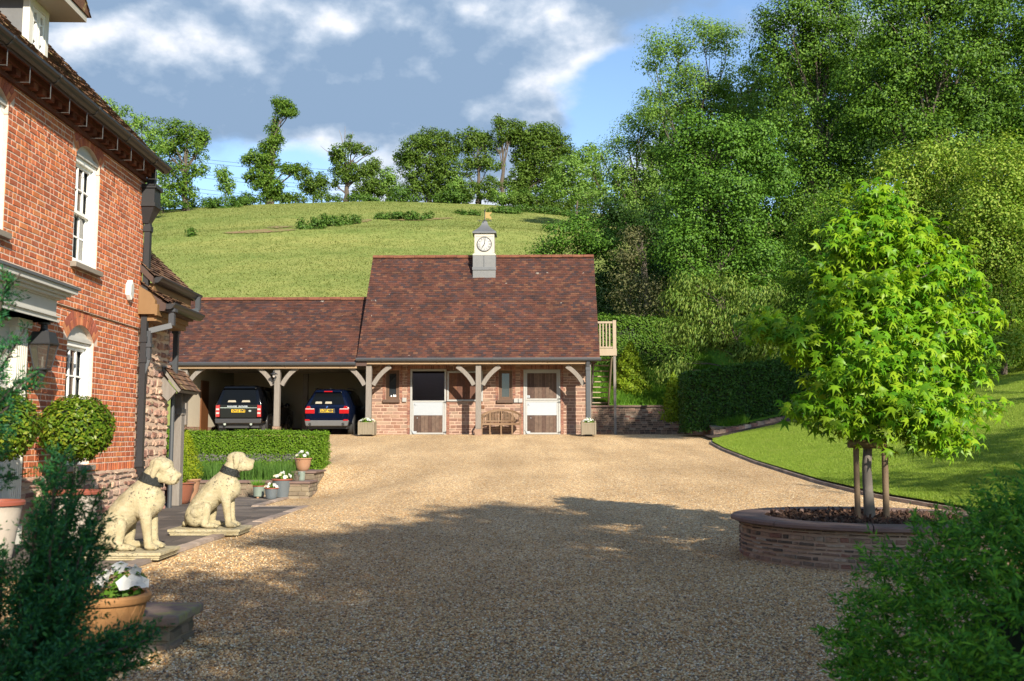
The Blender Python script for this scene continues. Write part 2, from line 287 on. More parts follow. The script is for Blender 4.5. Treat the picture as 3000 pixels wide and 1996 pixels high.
# ------------------------------------------------------------------ mesh builder
def link(name, me, m, parent=None):
    if m is not None and not me.materials: me.materials.append(m)
    o = bpy.data.objects.new(name, me); COL.objects.link(o)
    if parent: o.parent = parent
    return o
class MB:
    def __init__(s): s.v = []; s.f = []
    def add(s, vs, fs):
        b = len(s.v); s.v.extend(tuple(p) for p in vs); s.f.extend(tuple(i + b for i in f) for f in fs); return s
    def box(s, x0, x1, y0, y1, z0, z1, T=None):
        vs = [(x, y, z) for x in (x0, x1) for y in (y0, y1) for z in (z0, z1)]
        if T: vs = [T @ Vector(p) for p in vs]
        return s.add(vs, [(0, 1, 3, 2), (4, 6, 7, 5), (0, 4, 5, 1), (2, 3, 7, 6), (0, 2, 6, 4), (1, 5, 7, 3)])
    def bar(s, p, q, w, h=None, up=(0, 0, 1)):
        p, q = Vector(p), Vector(q); h = h or w; d = (q - p).normalized(); u = Vector(up)
        if abs(d.dot(u)) > .98: u = Vector((0, 1, 0))
        a = d.cross(u).normalized(); b = a.cross(d)
        vs = [c + a * (w / 2 * i) + b * (h / 2 * j) for c in (p, q) for i, j in ((-1, -1), (1, -1), (1, 1), (-1, 1))]
        return s.add(vs, [(3, 2, 1, 0), (4, 5, 6, 7), (0, 1, 5, 4), (1, 2, 6, 5), (2, 3, 7, 6), (3, 0, 4, 7)])
    def tube(s, pts, rad, n=8, cap=True):
        pts = [Vector(p) for p in pts]
        if not hasattr(rad, '__len__'): rad = [rad] * len(pts)
        vs, fs = [], []; u = None
        for i, p in enumerate(pts):
            d = (pts[min(i + 1, len(pts) - 1)] - pts[max(i - 1, 0)])
            d = d.normalized() if d.length > 1e-9 else Vector((0, 0, 1))
            if u is None or (u - d * u.dot(d)).length < 1e-3: u = d.orthogonal()
            u = (u - d * u.dot(d)).normalized(); w = d.cross(u)
            vs += [p + (u * math.cos(2 * math.pi * k / n) + w * math.sin(2 * math.pi * k / n)) * rad[i] for k in range(n)]
        for i in range(len(pts) - 1):
            for k in range(n):
                fs.append((i * n + k, i * n + (k + 1) % n, (i + 1) * n + (k + 1) % n, (i + 1) * n + k))
        if cap: fs += [tuple(range(n))[::-1], tuple(range((len(pts) - 1) * n, len(pts) * n))]
        return s.add(vs, fs)
    def lathe(s, prof, n=24, c=(0, 0, 0), cap=True, sq=None):
        vs, fs = [], []; c = Vector(c)
        for r, z in prof:
            for k in range(n):
                a = 2 * math.pi * (k + .5) / n; vs.append(c + Vector((r * math.cos(a), r * math.sin(a), z)))
        m = len(prof)
        for i in range(m - 1):
            for k in range(n): fs.append((i * n + k, i * n + (k + 1) % n, (i + 1) * n + (k + 1) % n, (i + 1) * n + k))
        if cap: fs += [tuple(range(n))[::-1], tuple(range((m - 1) * n, m * n))]
        return s.add(vs, fs)
    def prism(s, poly, f, d0, d1):           # poly in 2-D, f(a,b,d) -> point
        n = len(poly); vs = [f(a, b, d0) for a, b in poly] + [f(a, b, d1) for a, b in poly]
        return s.add(vs, [tuple(range(n))[::-1], tuple(range(n, 2 * n))] + [(i, (i + 1) % n, n + (i + 1) % n, n + i) for i in range(n)])
    def strip(s, A, B, f, d0, d1):           # solid between two curves
        for i in range(len(A) - 1): s.prism([A[i], A[i + 1], B[i + 1], B[i]], f, d0, d1)
        return s
    def grid(s, f, us, vs_):
        nv = len(vs_); vs = [f(u, v) for u in us for v in vs_]
        return s.add(vs, [(i * nv + j, (i + 1) * nv + j, (i + 1) * nv + j + 1, i * nv + j + 1) for i in range(len(us) - 1) for j in range(nv - 1)])
    def ball(s, c, r, n=10, m=7):
        r = r if hasattr(r, '__len__') else (r, r, r); vs, fs = [], []
        for i in range(m + 1):
            t = math.pi * i / m
            for k in range(n):
                a = 2 * math.pi * k / n; vs.append((c[0] + r[0] * math.sin(t) * math.cos(a), c[1] + r[1] * math.sin(t) * math.sin(a), c[2] + r[2] * math.cos(t)))
        for i in range(m):
            for k in range(n): fs.append((i * n + k, (i + 1) * n + k, (i + 1) * n + (k + 1) % n, i * n + (k + 1) % n))
        return s.add(vs, fs)
    def text(s, body, size, T, ext=.002, align='CENTER', bold=0):
        cu = bpy.data.curves.new('lettering', 'FONT'); cu.body = body; cu.size = size; cu.extrude = ext
        cu.offset = bold; cu.align_x = align; cu.align_y = 'CENTER'; cu.resolution_u = 3
        o = bpy.data.objects.new('lettering', cu); COL.objects.link(o)
        me = o.to_mesh(); s.add([T @ v.co for v in me.vertices], [tuple(p.vertices) for p in me.polygons])
        o.to_mesh_clear(); bpy.data.objects.remove(o); bpy.data.curves.remove(cu); return s
    def build(s, name, m, parent=None, smooth=False, bevel=0, ang=40):
        me = bpy.data.meshes.new(name); me.from_pydata(s.v, [], s.f); me.update()
        if smooth:
            me.polygons.foreach_set('use_smooth', [True] * len(me.polygons)); me.set_sharp_from_angle(angle=R(ang))
        o = link(name, me, m, parent)
        if bevel:
            b = o.modifiers.new('bevel', 'BEVEL'); b.width = bevel; b.segments = 2; b.limit_method = 'ANGLE'
        return o
def big_mesh(name, V, F, m, parent=None):
    me = bpy.data.meshes.new(name); nv, (nf, k) = len(V), F.shape
    me.vertices.add(nv); me.vertices.foreach_set('co', np.ascontiguousarray(V, dtype=np.float32).ravel())
    me.loops.add(nf * k); me.loops.foreach_set('vertex_index', np.ascontiguousarray(F, dtype=np.int32).ravel())
    me.polygons.add(nf); me.polygons.foreach_set('loop_start', np.arange(0, nf * k, k, dtype=np.int32))
    me.update(calc_edges=True); return link(name, me, m, parent)

def tag(o, label=None, cat=None, group=None, kind=None):
    if label: o['label'] = label
    if cat: o['category'] = cat
    if group: o['group'] = group
    if kind: o['kind'] = kind
    return o
def thing(name, label, cat, loc=(0, 0, 0), rz=0, group=None):
    o = bpy.data.objects.new(name, None); COL.objects.link(o); o.empty_display_size = .2
    o.location = loc; o.rotation_euler = (0, 0, rz); return tag(o, label, cat, group)
def kids(o): return [c for c in bpy.data.objects if c.parent == o]
def dup(o, parent=None, **k):
    c = o.copy(); COL.objects.link(c); c.parent = parent
    for ch in kids(o): dup(ch, c)
    return c

# masonry: every brick or stone is a block proud of the mortar
def masonry(mb, u0, u1, v0, v1, rh, ln, gap, dep, f, holes=(), jit=0, inset=.004, r=rnd, vjit=0):
    v = v0
    while v < v1 - .01:
        h = r.uniform(*rh)
        if v + h > v1 - rh[0] * .4: h = v1 - v
        segs = [(u0, u1)]
        for hf in holes:
            iv = hf(v, v + h)
            if not iv: continue
            ns = []
            for a, b in segs:
                if iv[1] <= a or iv[0] >= b: ns.append((a, b)); continue
                if iv[0] > a: ns.append((a, iv[0]))
                if iv[1] < b: ns.append((iv[1], b))
            segs = ns
        for a, b in segs:
            u = a - (r.uniform(0, ln[0] * .8) if a == u0 else 0)
            while u < b - .005:
                L = r.choice(ln[2]) if len(ln) > 2 else r.uniform(ln[0], ln[1])
                e = u + L
                if b - e < ln[0] * .35: e = b
                s0, s1 = max(u, a) + gap / 2, min(e, b) - gap / 2
                if s1 - s0 > .012:
                    d = r.uniform(*dep); j = lambda: r.uniform(-jit, jit)
                    z0, z1 = v + gap / 2 + r.uniform(0, vjit), v + h - gap / 2 - r.uniform(0, vjit)
                    cs = [(s0 + j(), z0 + j()), (s1 + j(), z0 + j()), (s1 + j(), z1 + j()), (s0 + j(), z1 + j())]
                    cu, cv = (s0 + s1) / 2, (z0 + z1) / 2
                    sg = lambda q: (q > 0) - (q < 0)
                    fr = [(a_ - sg(a_ - cu) * inset, b_ - sg(b_ - cv) * inset) for a_, b_ in cs]
                    mb.add([f(a_, b_, -.002) for a_, b_ in cs] + [f(a_, b_, d + r.uniform(-1, 1) * inset * .4) for a_, b_ in fr],
                           [(4, 5, 6, 7), (0, 1, 5, 4), (1, 2, 6, 5), (2, 3, 7, 6), (3, 0, 4, 7)])
                u = e
        v += h
    return mb
def holed(mb, u0, u1, v0, v1, rects, t, f):     # wall core with openings
    us = sorted({u0, u1, *[q for r_ in rects for q in r_[:2] if u0 < q < u1]}); vs = sorted({v0, v1, *[q for r_ in rects for q in r_[2:] if v0 < q < v1]})
    for a, b in zip(us, us[1:]):
        for c, d in zip(vs, vs[1:]):
            cu, cv = (a + b) / 2, (c + d) / 2
            if any(r_[0] < cu < r_[1] and r_[2] < cv < r_[3] for r_ in rects): continue
            mb.prism([(a, c), (b, c), (b, d), (a, d)], f, -t, 0)
    return mb
def tiles(mb, A, B, up, L, gauge=.1, w=.165, r=rnd, skip=None, lift=.02, rag=.004):
    A, B, up = Vector(A), Vector(B), Vector(up).normalized(); ax = (B - A); Wd = ax.length; ax.normalize(); n = ax.cross(up)
    if n.z < 0: n = -n
    k = 0; s = 0.0
    while s < L - .02:
        e = min(s + gauge * 1.25, L); x = -(w / 2 if k % 2 else 0) - r.uniform(0, .02)
        while x < Wd - .01:
            a, b = max(x, 0) + .0015, min(x + w, Wd) - .0015
            if b - a > .02 and not (skip and skip((a + b) / 2, s)):
                l0 = lift + r.uniform(-rag, rag * 1.5); l1 = l0 + r.uniform(-rag, rag) * .5; dz = r.uniform(-rag, rag)
                P = lambda q, t, hh: A + ax * q + up * t + n * (hh + .014 * mnoise.noise((q * .55, t * .55, L)))
                mb.add([P(a, s + dz, l0), P(b, s + dz, l1), P(b, e, .004), P(a, e, .004), P(a, s + dz, l0 - .014), P(b, s + dz, l1 - .014)],
                       [(0, 1, 2, 3), (4, 5, 1, 0), (4, 0, 3), (5, 2, 1)])
            x += w
        s += gauge; k += 1
    return mb

# ------------------------------------------------------------------ foliage
def unit(a): return a / np.maximum(np.linalg.norm(a, axis=-1, keepdims=True), 1e-9)
LEAF = {'diamond': (np.array([[0, 0, 0], [.45, .5, .06], [1, 0, -.05], [.45, -.5, .06]]), np.array([[0, 1, 2, 3]])),
        'blade': (np.array([[0, .5, 0], [1, 0, 0], [0, -.5, 0]]), np.array([[0, 1, 2]]))}
def star():
    pts = [(0, 0, .05)]; lob = [(0, 1.0), (52, .86), (112, .62), (180, .30), (248, .62), (308, .86)]
    for i, (a, r_) in enumerate(lob):
        pts.append((.45 + .55 * r_ * math.cos(R(a)), .62 * r_ * math.sin(R(a)), -.20 * r_))
        a2 = (a + (lob[(i + 1) % 6][0] + (360 if i == 5 else 0))) / 2; q = .30 if i not in (2, 3) else .24
        pts.append((.45 + .55 * q * math.cos(R(a2)), .62 * q * math.sin(R(a2)), .04))
    pts[0] = (.45, 0, .07)
    return np.array(pts), np.array([[0, i, i % 12 + 1] for i in range(1, 13)])
LEAF['star'] = star()
def leaves(name, P, Nn, size, m, parent=None, asp=.6, shape='diamond', tdir=None, tmix=.5, g=rng):
    n = len(P); tpl, fc = LEAF[shape]; k = len(tpl)
    Nn = unit(Nn); t = g.normal(size=(n, 3))
    if tdir is not None: t = unit(t) * (1 - tmix) + np.broadcast_to(tdir, (n, 3)) * tmix
    t = unit(t - Nn * (t * Nn).sum(1, keepdims=True)); b = np.cross(Nn, t)
    sz = (np.broadcast_to(size, (n,)) * g.uniform(.7, 1.25, n))[:, None, None]
    V = P[:, None, :] + sz * (t[:, None, :] * tpl[None, :, :1] + b[:, None, :] * tpl[None, :, 1:2] * asp + Nn[:, None, :] * tpl[None, :, 2:3])
    F = (np.arange(n) * k)[:, None, None] + fc[None]
    return big_mesh(name, V.reshape(-1, 3), F.reshape(-1, fc.shape[1]), m, parent)
def blob_points(blobs, cr, per, fill=1.0, core=.25, g=rng, flat=.7, lo=.72, own=.8):
    """leaf positions in clumps over and inside a crown made of ellipsoids"""
    P, Nn = [], []
    for c, r_ in blobs:
        c = np.array(c); r_ = np.array(r_)
        area = 4 * math.pi * ((((r_[0] * r_[1]) ** 1.6 + (r_[0] * r_[2]) ** 1.6 + (r_[1] * r_[2]) ** 1.6) / 3) ** (1 / 1.6))
        nc = max(3, int(area / (cr * cr * 2.2) * fill))
        d = unit(g.normal(size=(nc, 3))); rad = np.where(g.random(nc) < core, g.uniform(.2, lo, nc), g.uniform(lo, 1.04, nc))
        cc = c + d * r_ * rad[:, None]
        s = cr * g.uniform(.6, 1.3, nc)
        q = unit(g.normal(size=(nc, per, 3))) * (g.random((nc, per, 1)) ** .45)
        p = cc[:, None] + q * s[:, None, None] * np.array([1, 1, flat])
        nn = unit(q) * own + d[:, None] * .4 + np.array([0, 0, .45]) + g.normal(size=q.shape) * .32
        P.append(p.reshape(-1, 3)); Nn.append(nn.reshape(-1, 3))
    return np.concatenate(P), np.concatenate(Nn)
def pxblobs(lst, Y, jit=.5, deep=1.0):
    out = []
    for i, (px, py, rx, ry) in enumerate(lst):
        k = Y / FPX; r1, r2 = rx * k, ry * k; dr = (r1 + r2) / 2 * deep
        y = Y + ((i * .618) % 1 - .5) * 2 * jit * dr; c = W(px, py, y); out.append((tuple(c), (r1, dr, r2)))
    return out
def limb(mb, p, q, r0, r1, sag=.12, n=5, seg=6, r=rnd):
    p, q = Vector(p), Vector(q); L = (q - p).length; pts = []
    off = Vector((r.uniform(-1, 1), r.uniform(-1, 1), r.uniform(.1, 1))) * L * sag
    for i in range(n + 1):
        t = i / n; w = math.sin(math.pi * t)
        pts.append(p.lerp(q, t) + off * w + Vector((r.uniform(-1, 1), r.uniform(-1, 1), r.uniform(-1, 1))) * L * .025 * w)
    mb.tube(pts, [r0 + (r1 - r0) * i / n for i in range(n + 1)], seg); return pts
def tree(name, label, cat, base, blobs, mleaf, leaf, cr, per=40, fill=1, tr=.25, bark='bark', group=None, asp=.6, core=.25, top=None, twigs=10, flat=.7, lean=.5, lo=.72, shape='diamond', tdir=None, tmix=.5, own=.8):
    base = Vector(base); o = thing(name, label, cat, base, 0, group); mb = MB()
    B = [(Vector(c) - base, r_) for c, r_ in blobs]
    ctr = sum((c for c, _ in B), Vector()) / len(B); zt = max(c.z for c, _ in B)
    tp = Vector(top) - base if top else Vector((ctr.x * lean * 1.6, ctr.y * lean, zt * .8))
    spine = [Vector((0, 0, 0)).lerp(tp, i / 7) + Vector((rnd.uniform(-1, 1), rnd.uniform(-1, 1), 0)) * tr * .5 * (i % 7 > 0) for i in range(8)]
    mb.tube(spine, [tr * (1.25 if i == 0 else 1 - .82 * i / 7) for i in range(8)], 8)
    for c, r_ in B:
        i = min(6, max(1, int(7 * min(.95, (c.z * .62) / max(tp.z, .1)))))
        pts = limb(mb, spine[i], c, tr * .42 * (1 - .08 * i), tr * .1, .1)
        for k in range(max(1, twigs // 3)):
            d = Vector((rnd.gauss(0, 1), rnd.gauss(0, 1), rnd.gauss(.2, .8))).normalized()
            limb(mb, pts[rnd.choice((2, 3, 4))], c + Vector((d.x * r_[0], d.y * r_[1], d.z * r_[2])) * .85, tr * .13, tr * .03, .1, 4, 4)
    mb.build('trunk', M[bark], o, True)
    P, Nn = blob_points([(tuple(c), r_) for c, r_ in B], cr, per, fill, core, flat=flat, lo=lo, own=own)
    leaves('crown', P, Nn, leaf, M[mleaf], o, asp, shape, tdir, tmix)
    return o

# ------------------------------------------------------------------ sky and sun
SAZ, SEL = R(24), R(27)                   # sun behind the camera, to its right
SUN = Vector((math.sin(SAZ) * math.cos(SEL), -math.cos(SAZ) * math.cos(SEL), math.sin(SEL)))
ld = bpy.data.lights.new('sun', 'SUN'); ld.energy = 4.6; ld.angle = R(.5); ld.color = (1, .90, .74)
sun = bpy.data.objects.new('sun', ld); COL.objects.link(sun); sun.rotation_euler = (-SUN).to_track_quat('-Z', 'Y').to_euler()
wd = bpy.data.worlds.new('World'); scene.world = wd; wd.use_nodes = True
def build_sky():
    nt = wd.node_tree; nt.nodes.clear(); L = nt.links.new
    out = N(nt, 'ShaderNodeOutputWorld'); sky = N(nt, 'ShaderNodeTexSky', sky_type='NISHITA')
    sky.sun_disc = False; sky.sun_elevation = SEL; sky.sun_rotation = R(156); sky.ozone_density = 2.6; sky.dust_density = .1
    bg = N(nt, 'ShaderNodeBackground'); bg.inputs[1].default_value = .10; L(sky.outputs[0], bg.inputs[0])
    tc = N(nt, 'ShaderNodeTexCoord'); d = tc.outputs['Generated']
    mp = N(nt, 'ShaderNodeMapping'); mp.inputs['Scale'].default_value = (1, 1, 1.7); mp.inputs['Location'].default_value = SKYOFF; L(d, mp.inputs[0])
    def M2(op, a, b, clamp=False):
        m = N(nt, 'ShaderNodeMath', operation=op, use_clamp=clamp)
        for i, v in enumerate((a, b)):
            if hasattr(v, 'is_linked'): L(v, m.inputs[i])
            elif v is not None: m.inputs[i].default_value = v
        return m.outputs[0]
    n1 = noise(nt, mp.outputs[0], 6.2, 10, .52, 0)
    # broad banks and gaps of this evening's cloud, as directions on the sky
    def lump(px, py, rad, amt):
        c = ray(px, py).normalized(); v = N(nt, 'ShaderNodeVectorMath', operation='SUBTRACT'); L(d, v.inputs[0]); v.inputs[1].default_value = c
        s = N(nt, 'ShaderNodeVectorMath', operation='MULTIPLY'); L(v.outputs[0], s.inputs[0]); s.inputs[1].default_value = (1, 1, 2.0)
        l = N(nt, 'ShaderNodeVectorMath', operation='LENGTH'); L(s.outputs[0], l.inputs[0])
        mr = N(nt, 'ShaderNodeMapRange', interpolation_type='SMOOTHSTEP'); L(l.outputs['Value'], mr.inputs[0])
        mr.inputs[1].default_value = 0; mr.inputs[2].default_value = rad; mr.inputs[3].default_value = amt; mr.inputs[4].default_value = 0
        return mr.outputs[0]
    cov = n1
    for a in SKYLUMPS: cov = M2('ADD', cov, lump(*a))
    fac = N(nt, 'ShaderNodeMapRange', interpolation_type='SMOOTHSTEP'); L(cov, fac.inputs[0]); fac.inputs[1].default_value = .47; fac.inputs[2].default_value = .66
    # lit edges and grey bellies
    mp2 = N(nt, 'ShaderNodeMapping'); mp2.inputs['Scale'].default_value = (1, 1, 1.5); mp2.inputs['Location'].default_value = (5.3, 1.2, .7); L(d, mp2.inputs[0])
    n2 = noise(nt, mp2.outputs[0], 7.5, 11, .54, 0)
    # puffs: tops catch the light, undersides stay grey
    mp3 = N(nt, 'ShaderNodeMapping'); mp3.inputs['Scale'].default_value = (1, 1, 1.5); mp3.inputs['Location'].default_value = (5.3, 1.2, .7 + .042); L(d, mp3.inputs[0])
    n3 = noise(nt, mp3.outputs[0], 7.5, 11, .54, 0)
    relief = M2('MULTIPLY', M2('SUBTRACT', n2, n3), 1.5)
    br = M2('ADD', relief, M2('ADD', M2('ADD', M2('MULTIPLY', n2, 1.2), -.11), M2('MULTIPLY', M2('SUBTRACT', .66, cov), .55)))
    for a in SKYBRIGHT: br = M2('ADD', br, lump(*a))
    r = ramp(nt, [(.20, .29, .42), (.275, .36, .48), (.42, .49, .59), (.68, .70, .75)], pos=[.33, .47, .62, .82]); L(br, r.inputs[0])
    cb = N(nt, 'ShaderNodeBackground'); cb.inputs[1].default_value = CLOUDK; L(r.outputs[0], cb.inputs[0])
    mx = N(nt, 'ShaderNodeMixShader'); L(fac.outputs[0], mx.inputs[0]); L(bg.outputs[0], mx.inputs[1]); L(cb.outputs[0], mx.inputs[2]); L(mx.outputs[0], out.inputs[0])
SKYOFF = (2.1, .4, .3); CLOUDK = .66
SKYLUMPS = [(450, 150, .34, .26), (1100, 120, .34, .26), (1550, 130, .24, .22), (1880, 210, .07, -.22), (1960, 420, .10, .06), (760, 470, .12, -.20), (1010, 440, .10, -.12), (1690, 260, .10, -.16), (1760, 390, .07, -.14), (1450, 330, .2, .12), (1250, 520, .14, .06)]
SKYBRIGHT = [(1430, 60, .12, .06), (300, 90, .10, .06), (1560, 90, .16, .10), (1560, 130, .07, .12), (1500, 270, .16, .10), (1150, 170, .10, -.10), (400, 330, .12, -.08), (400, 190, .10, .08), (900, 30, .12, .08), (900, 330, .14, -.10), (1800, 300, .10, .1), (700, 500, .15, .1), (1150, 500, .2, .1)]
build_sky()
vs_ = scene.view_settings; vs_.view_transform = 'Standard'; vs_.look = 'None'; vs_.gamma = 1; vs_.exposure = 1.18

# ------------------------------------------------------------------ terrain
def drive_z(y):
    t = min(y, 35.4) - 14
    return .0630 * (t + math.sqrt(t * t + 2.5)) / 2
def gravel_z(x, y):
    zc = drive_z(y)
    e1 = .62 * sm(20.6, 24.2, y); e1 += (zc - e1) * sm(23, 27, y)
    e2 = zc * sm(24.2, 28, y)
    el = e2 + (e1 - e2) * sm(-5.0, -4.6, x)
    w = sm(-4.3, -1.2, x)
    return el + (zc - el) * w
def lawn_k(y):
    return np.interp(y, [10, 13.5, 15.3, 17.4, 19.5, 24, 28, 30.5, 31.6, 32.1, 32.4], [10.2, 8.1, 7.0, 6.3, 6.02, 5.85, 5.93, 6.1, 6.35, 6.9, 7.6])
def lawn_z(x, y):
    t = x - max(6.4, float(lawn_k(min(y, 31))) + .3)
    return drive_z(min(y, 33.5)) + .045 + .225 * (t + math.sqrt(t * t + .5)) / 2
def frange(a, b, n): return [a + (b - a) * i / n for i in range(n + 1)]

gr = MB().grid(lambda x, y: (x, y, -.6), [-500, -20, 20, 500], [-200, 0, 42, 500]).build('ground', M['bank']); tag(gr, kind='structure')
g = MB().grid(lambda x, y: (x, y, gravel_z(x, y)), frange(-17, 9, 104), frange(-9, 42, 204)).build('gravel_drive', M['gravel'], smooth=True); tag(g, kind='structure')
lw = MB(); rows = frange(9, 32.35, 90)
lw.grid(lambda y, t: (lambda k: (k + (46 - k) * t ** 2.2, y, lawn_z(k + (46 - k) * t ** 2.2, y)))(float(lawn_k(y))), rows, frange(0, 1, 40))
lw.grid(lambda y, t: (11.2 + 40 * t, y, lawn_z(11.2 + 40 * t, y)), frange(32.35, 36, 8), frange(0, 1, 24))
tag(lw.build('lawn', M['lawn'], smooth=True), kind='structure')
bed = MB().grid(lambda x, y: (x, y, lawn_z(x, y) - .02), frange(6.4, 14, 40), frange(32.1, 33.6, 6)); tag(bed.build('flower_bed', M['soil'], smooth=True), kind='structure')
def bank_z(x, y):
    z = 1.55 + .19 * (y - 33.5) if y < 38.2 else 2.44 + .42 * (y - 38.2) * (1 if y < 44 else 1)
    return z + .21 * max(0, x - 6.9)
bk = MB().grid(lambda x, y: (x, y, bank_z(x, y)), frange(6.85, 50, 50), frange(33.45, 38.2, 8))
bk.grid(lambda x, y: (x, y, bank_z(x, y)), frange(3.2, 50, 54), frange(38.2, 47, 16))
tag(bk.build('grass_bank', M['bank'], smooth=True), kind='structure')
CX = [-900, 0, 300, 460, 600, 700, 800, 900, 1000, 1100, 1200, 1400, 1600, 1750, 2000, 4000]
CY = [760, 650, 626, 608, 599, 593, 588, 586, 584, 584, 587, 594, 607, 622, 640, 690]
YC = 146.0
def hill_z(x, y):
    px = 1500 + x / max(y, 40) * FPX
    zc = W(px, float(np.interp(px, CX, CY)), YC).z - .2
    t = (y - 44) / (YC - 44)
    if t <= 1:
        t = max(t, 0); z = 1.0 + (zc - 1.0) * (t - .10 * t * t * t + .10 * t * t) if t < .94 else None
        if z is None: q = .94; z = 1.0 + (zc - 1.0) * (t - .10 * t ** 3 + .10 * t * t)
    else: z = zc - .12 * (y - YC) - .004 * (y - YC) ** 2
    # small step in the slope where the scrub grows
    z += .45 * math.exp(-((y - 109 - x * .05) / 4.0) ** 2)
    return z + mnoise.noise((x * .05, y * .05, 0)) * .35 * min(1, t * 3)
hl = MB().grid(lambda x, y: (x, y, hill_z(x, y)), frange(-140, 130, 110), frange(44, 200, 90))
tag(hl.build('hill_field', M['field'], smooth=True), kind='structure')
for i, (p0, p1, ry) in enumerate([((760, 678), (880, 676), 10), ((1085, 655), (1120, 652), 8), ((1130, 652), (1200, 648), 7)]):
    pass
# bare earth on the scrape across the field
def scar(px0, px1, py, h, r_):
    mb = MB(); n = 26; A, B = [], []
    for i in range(n + 1):
        t = i / n; w = h * math.sin(math.pi * t) ** .6 * r_.uniform(.6, 1.1); q = px0 + (px1 - px0) * t; yy = py(t)
        A.append((q, yy - w / 2)); B.append((q, yy + w / 2))
    def on(q, yy):
        lo, hi = 60.0, 145.0
        for _ in range(30):
            m = (lo + hi) / 2; p = W(q, yy, m)
            if p.z > hill_z(p.x, m): lo = m
            else: hi = m
        p = W(q, yy, lo); return Vector((p.x, p.y, hill_z(p.x, p.y) + .07))
    K = [(on(*a), on(*b)) for a, b in zip(A, B)]
    for (a, b), (c, d) in zip(K, K[1:]): mb.add([a, c, d, b], [(0, 1, 2, 3)])
    return mb, on
_, on_hill = scar(900, 910, lambda t: 700, 3, rnd)
for a in ((650, 870, lambda t: 684 - 10 * t, 11), (1040, 1090, lambda t: 650 - 4 * t, 9), (1140, 1330, lambda t: 646 - 6 * t, 9), (780, 860, lambda t: 668 - 3 * t, 7)):
    mb, _ = scar(*a, rnd); tag(mb.build('bare_earth', M['earth']), kind='structure')

# loose stones lying on the near gravel
def pebbles():
    n = 115000; y = 4.4 - np.log(1 - rng.random(n) * .985) * 3.6; half = y * .52
    x = rng.uniform(-1, 1, n) * half; keep = ~((x < -2.15) & (y < 6.4)) & ~((x < -3.55) & (y > 9.4)); x, y = x[keep], y[keep]; n = len(x)
    z = np.array([gravel_z(a, b) for a, b in zip(x, y)])
    base = unit(np.array([[1, 0, 0], [-1, 0, 0], [0, 1, 0], [0, -1, 0], [0, 0, 1], [0, 0, -1], [.7, .7, .4], [-.7, .6, .5], [.1, -.8, .6]], float))[:6]
    F = np.array([[0, 2, 4], [2, 1, 4], [1, 3, 4], [3, 0, 4], [2, 0, 5], [1, 2, 5], [3, 1, 5], [0, 3, 5]])
    s = rng.uniform(.006, .0125, (n, 1, 3)) * np.array([1.15, 1, .62]); V = base[None] * s * rng.uniform(.75, 1.3, (n, 6, 1))
    a = rng.uniform(0, 6.28, n); c, sn = np.cos(a), np.sin(a); ti = rng.normal(0, .35, n)
    X = V[..., 0] * c[:, None] - V[..., 1] * sn[:, None]; Y = V[..., 0] * sn[:, None] + V[..., 1] * c[:, None]; Z = V[..., 2] + X * ti[:, None]
    V = np.stack([X + x[:, None], Y + y[:, None], Z + z[:, None] + .004], -1)
    o = big_mesh('loose_gravel', V.reshape(-1, 3), ((np.arange(n) * 6)[:, None, None] + F[None]).reshape(-1, 3), M['pebble'])
    tag(o, 'loose tan and grey stone chips over the near part of the drive', 'gravel', kind='stuff')
pebbles()

def blades(name, pts, h, w, mat, label, cat, lean=.5):
    n = len(pts); a = rng.uniform(0, 6.28, n); d = np.stack([np.cos(a), np.sin(a), np.zeros(n)], 1) * w * .5
    hh = h * rng.uniform(.5, 1.3, n); tip = pts + np.stack([rng.normal(0, lean, n) * hh, rng.normal(0, lean, n) * hh, hh], 1)
    V = np.stack([pts - d, pts + d, tip], 1).reshape(-1, 3); F = np.arange(n * 3).reshape(-1, 3)
    return tag(big_mesh(name, V, F, mat), label, cat, kind='stuff')
def lawn_pts(n):
    y = 13 + rng.random(n) ** 1.3 * 19.3; k = lawn_k(y); x = k + rng.random(n) ** 1.1 * np.minimum(.56 * y - k + 1.5, 14)
    z = np.array([lawn_z(a, b) for a, b in zip(x, y)]); return np.stack([x, y, z - .004], 1)
blades('lawn_grass', lawn_pts(210000), .035, .012, M['leaf_grass'], 'short mown grass covering the sloping lawn', 'grass', .6)
def field_pts(n):
    P = []
    y = 60 + rng.random(n) ** .9 * 84; x = rng.uniform(-.40, .16, n) * y
    return np.stack([x, y, np.array([hill_z(a, b) for a, b in zip(x, y)]) - .03], 1)
blades('field_grass', field_pts(190000), .12, .09, M['leaf_field'], 'pale meadow grass covering the hillside field', 'grass', .9)
def bank_pts(n):
    x = rng.uniform(3.2, 8.5, n); y = 38.3 + rng.random(n) * 6.5
    x2 = rng.uniform(6.9, 7.9, n // 4); y2 = rng.uniform(33.5, 38.2, n // 4); x = np.concatenate([x, x2]); y = np.concatenate([y, y2])
    return np.stack([x, y, np.array([bank_z(a, b) for a, b in zip(x, y)]) - .01], 1)
blades('bank_grass', bank_pts(30000), .26, .03, M['leaf_bank'], 'long rough grass on the bank behind the wooden steps', 'grass', .4)

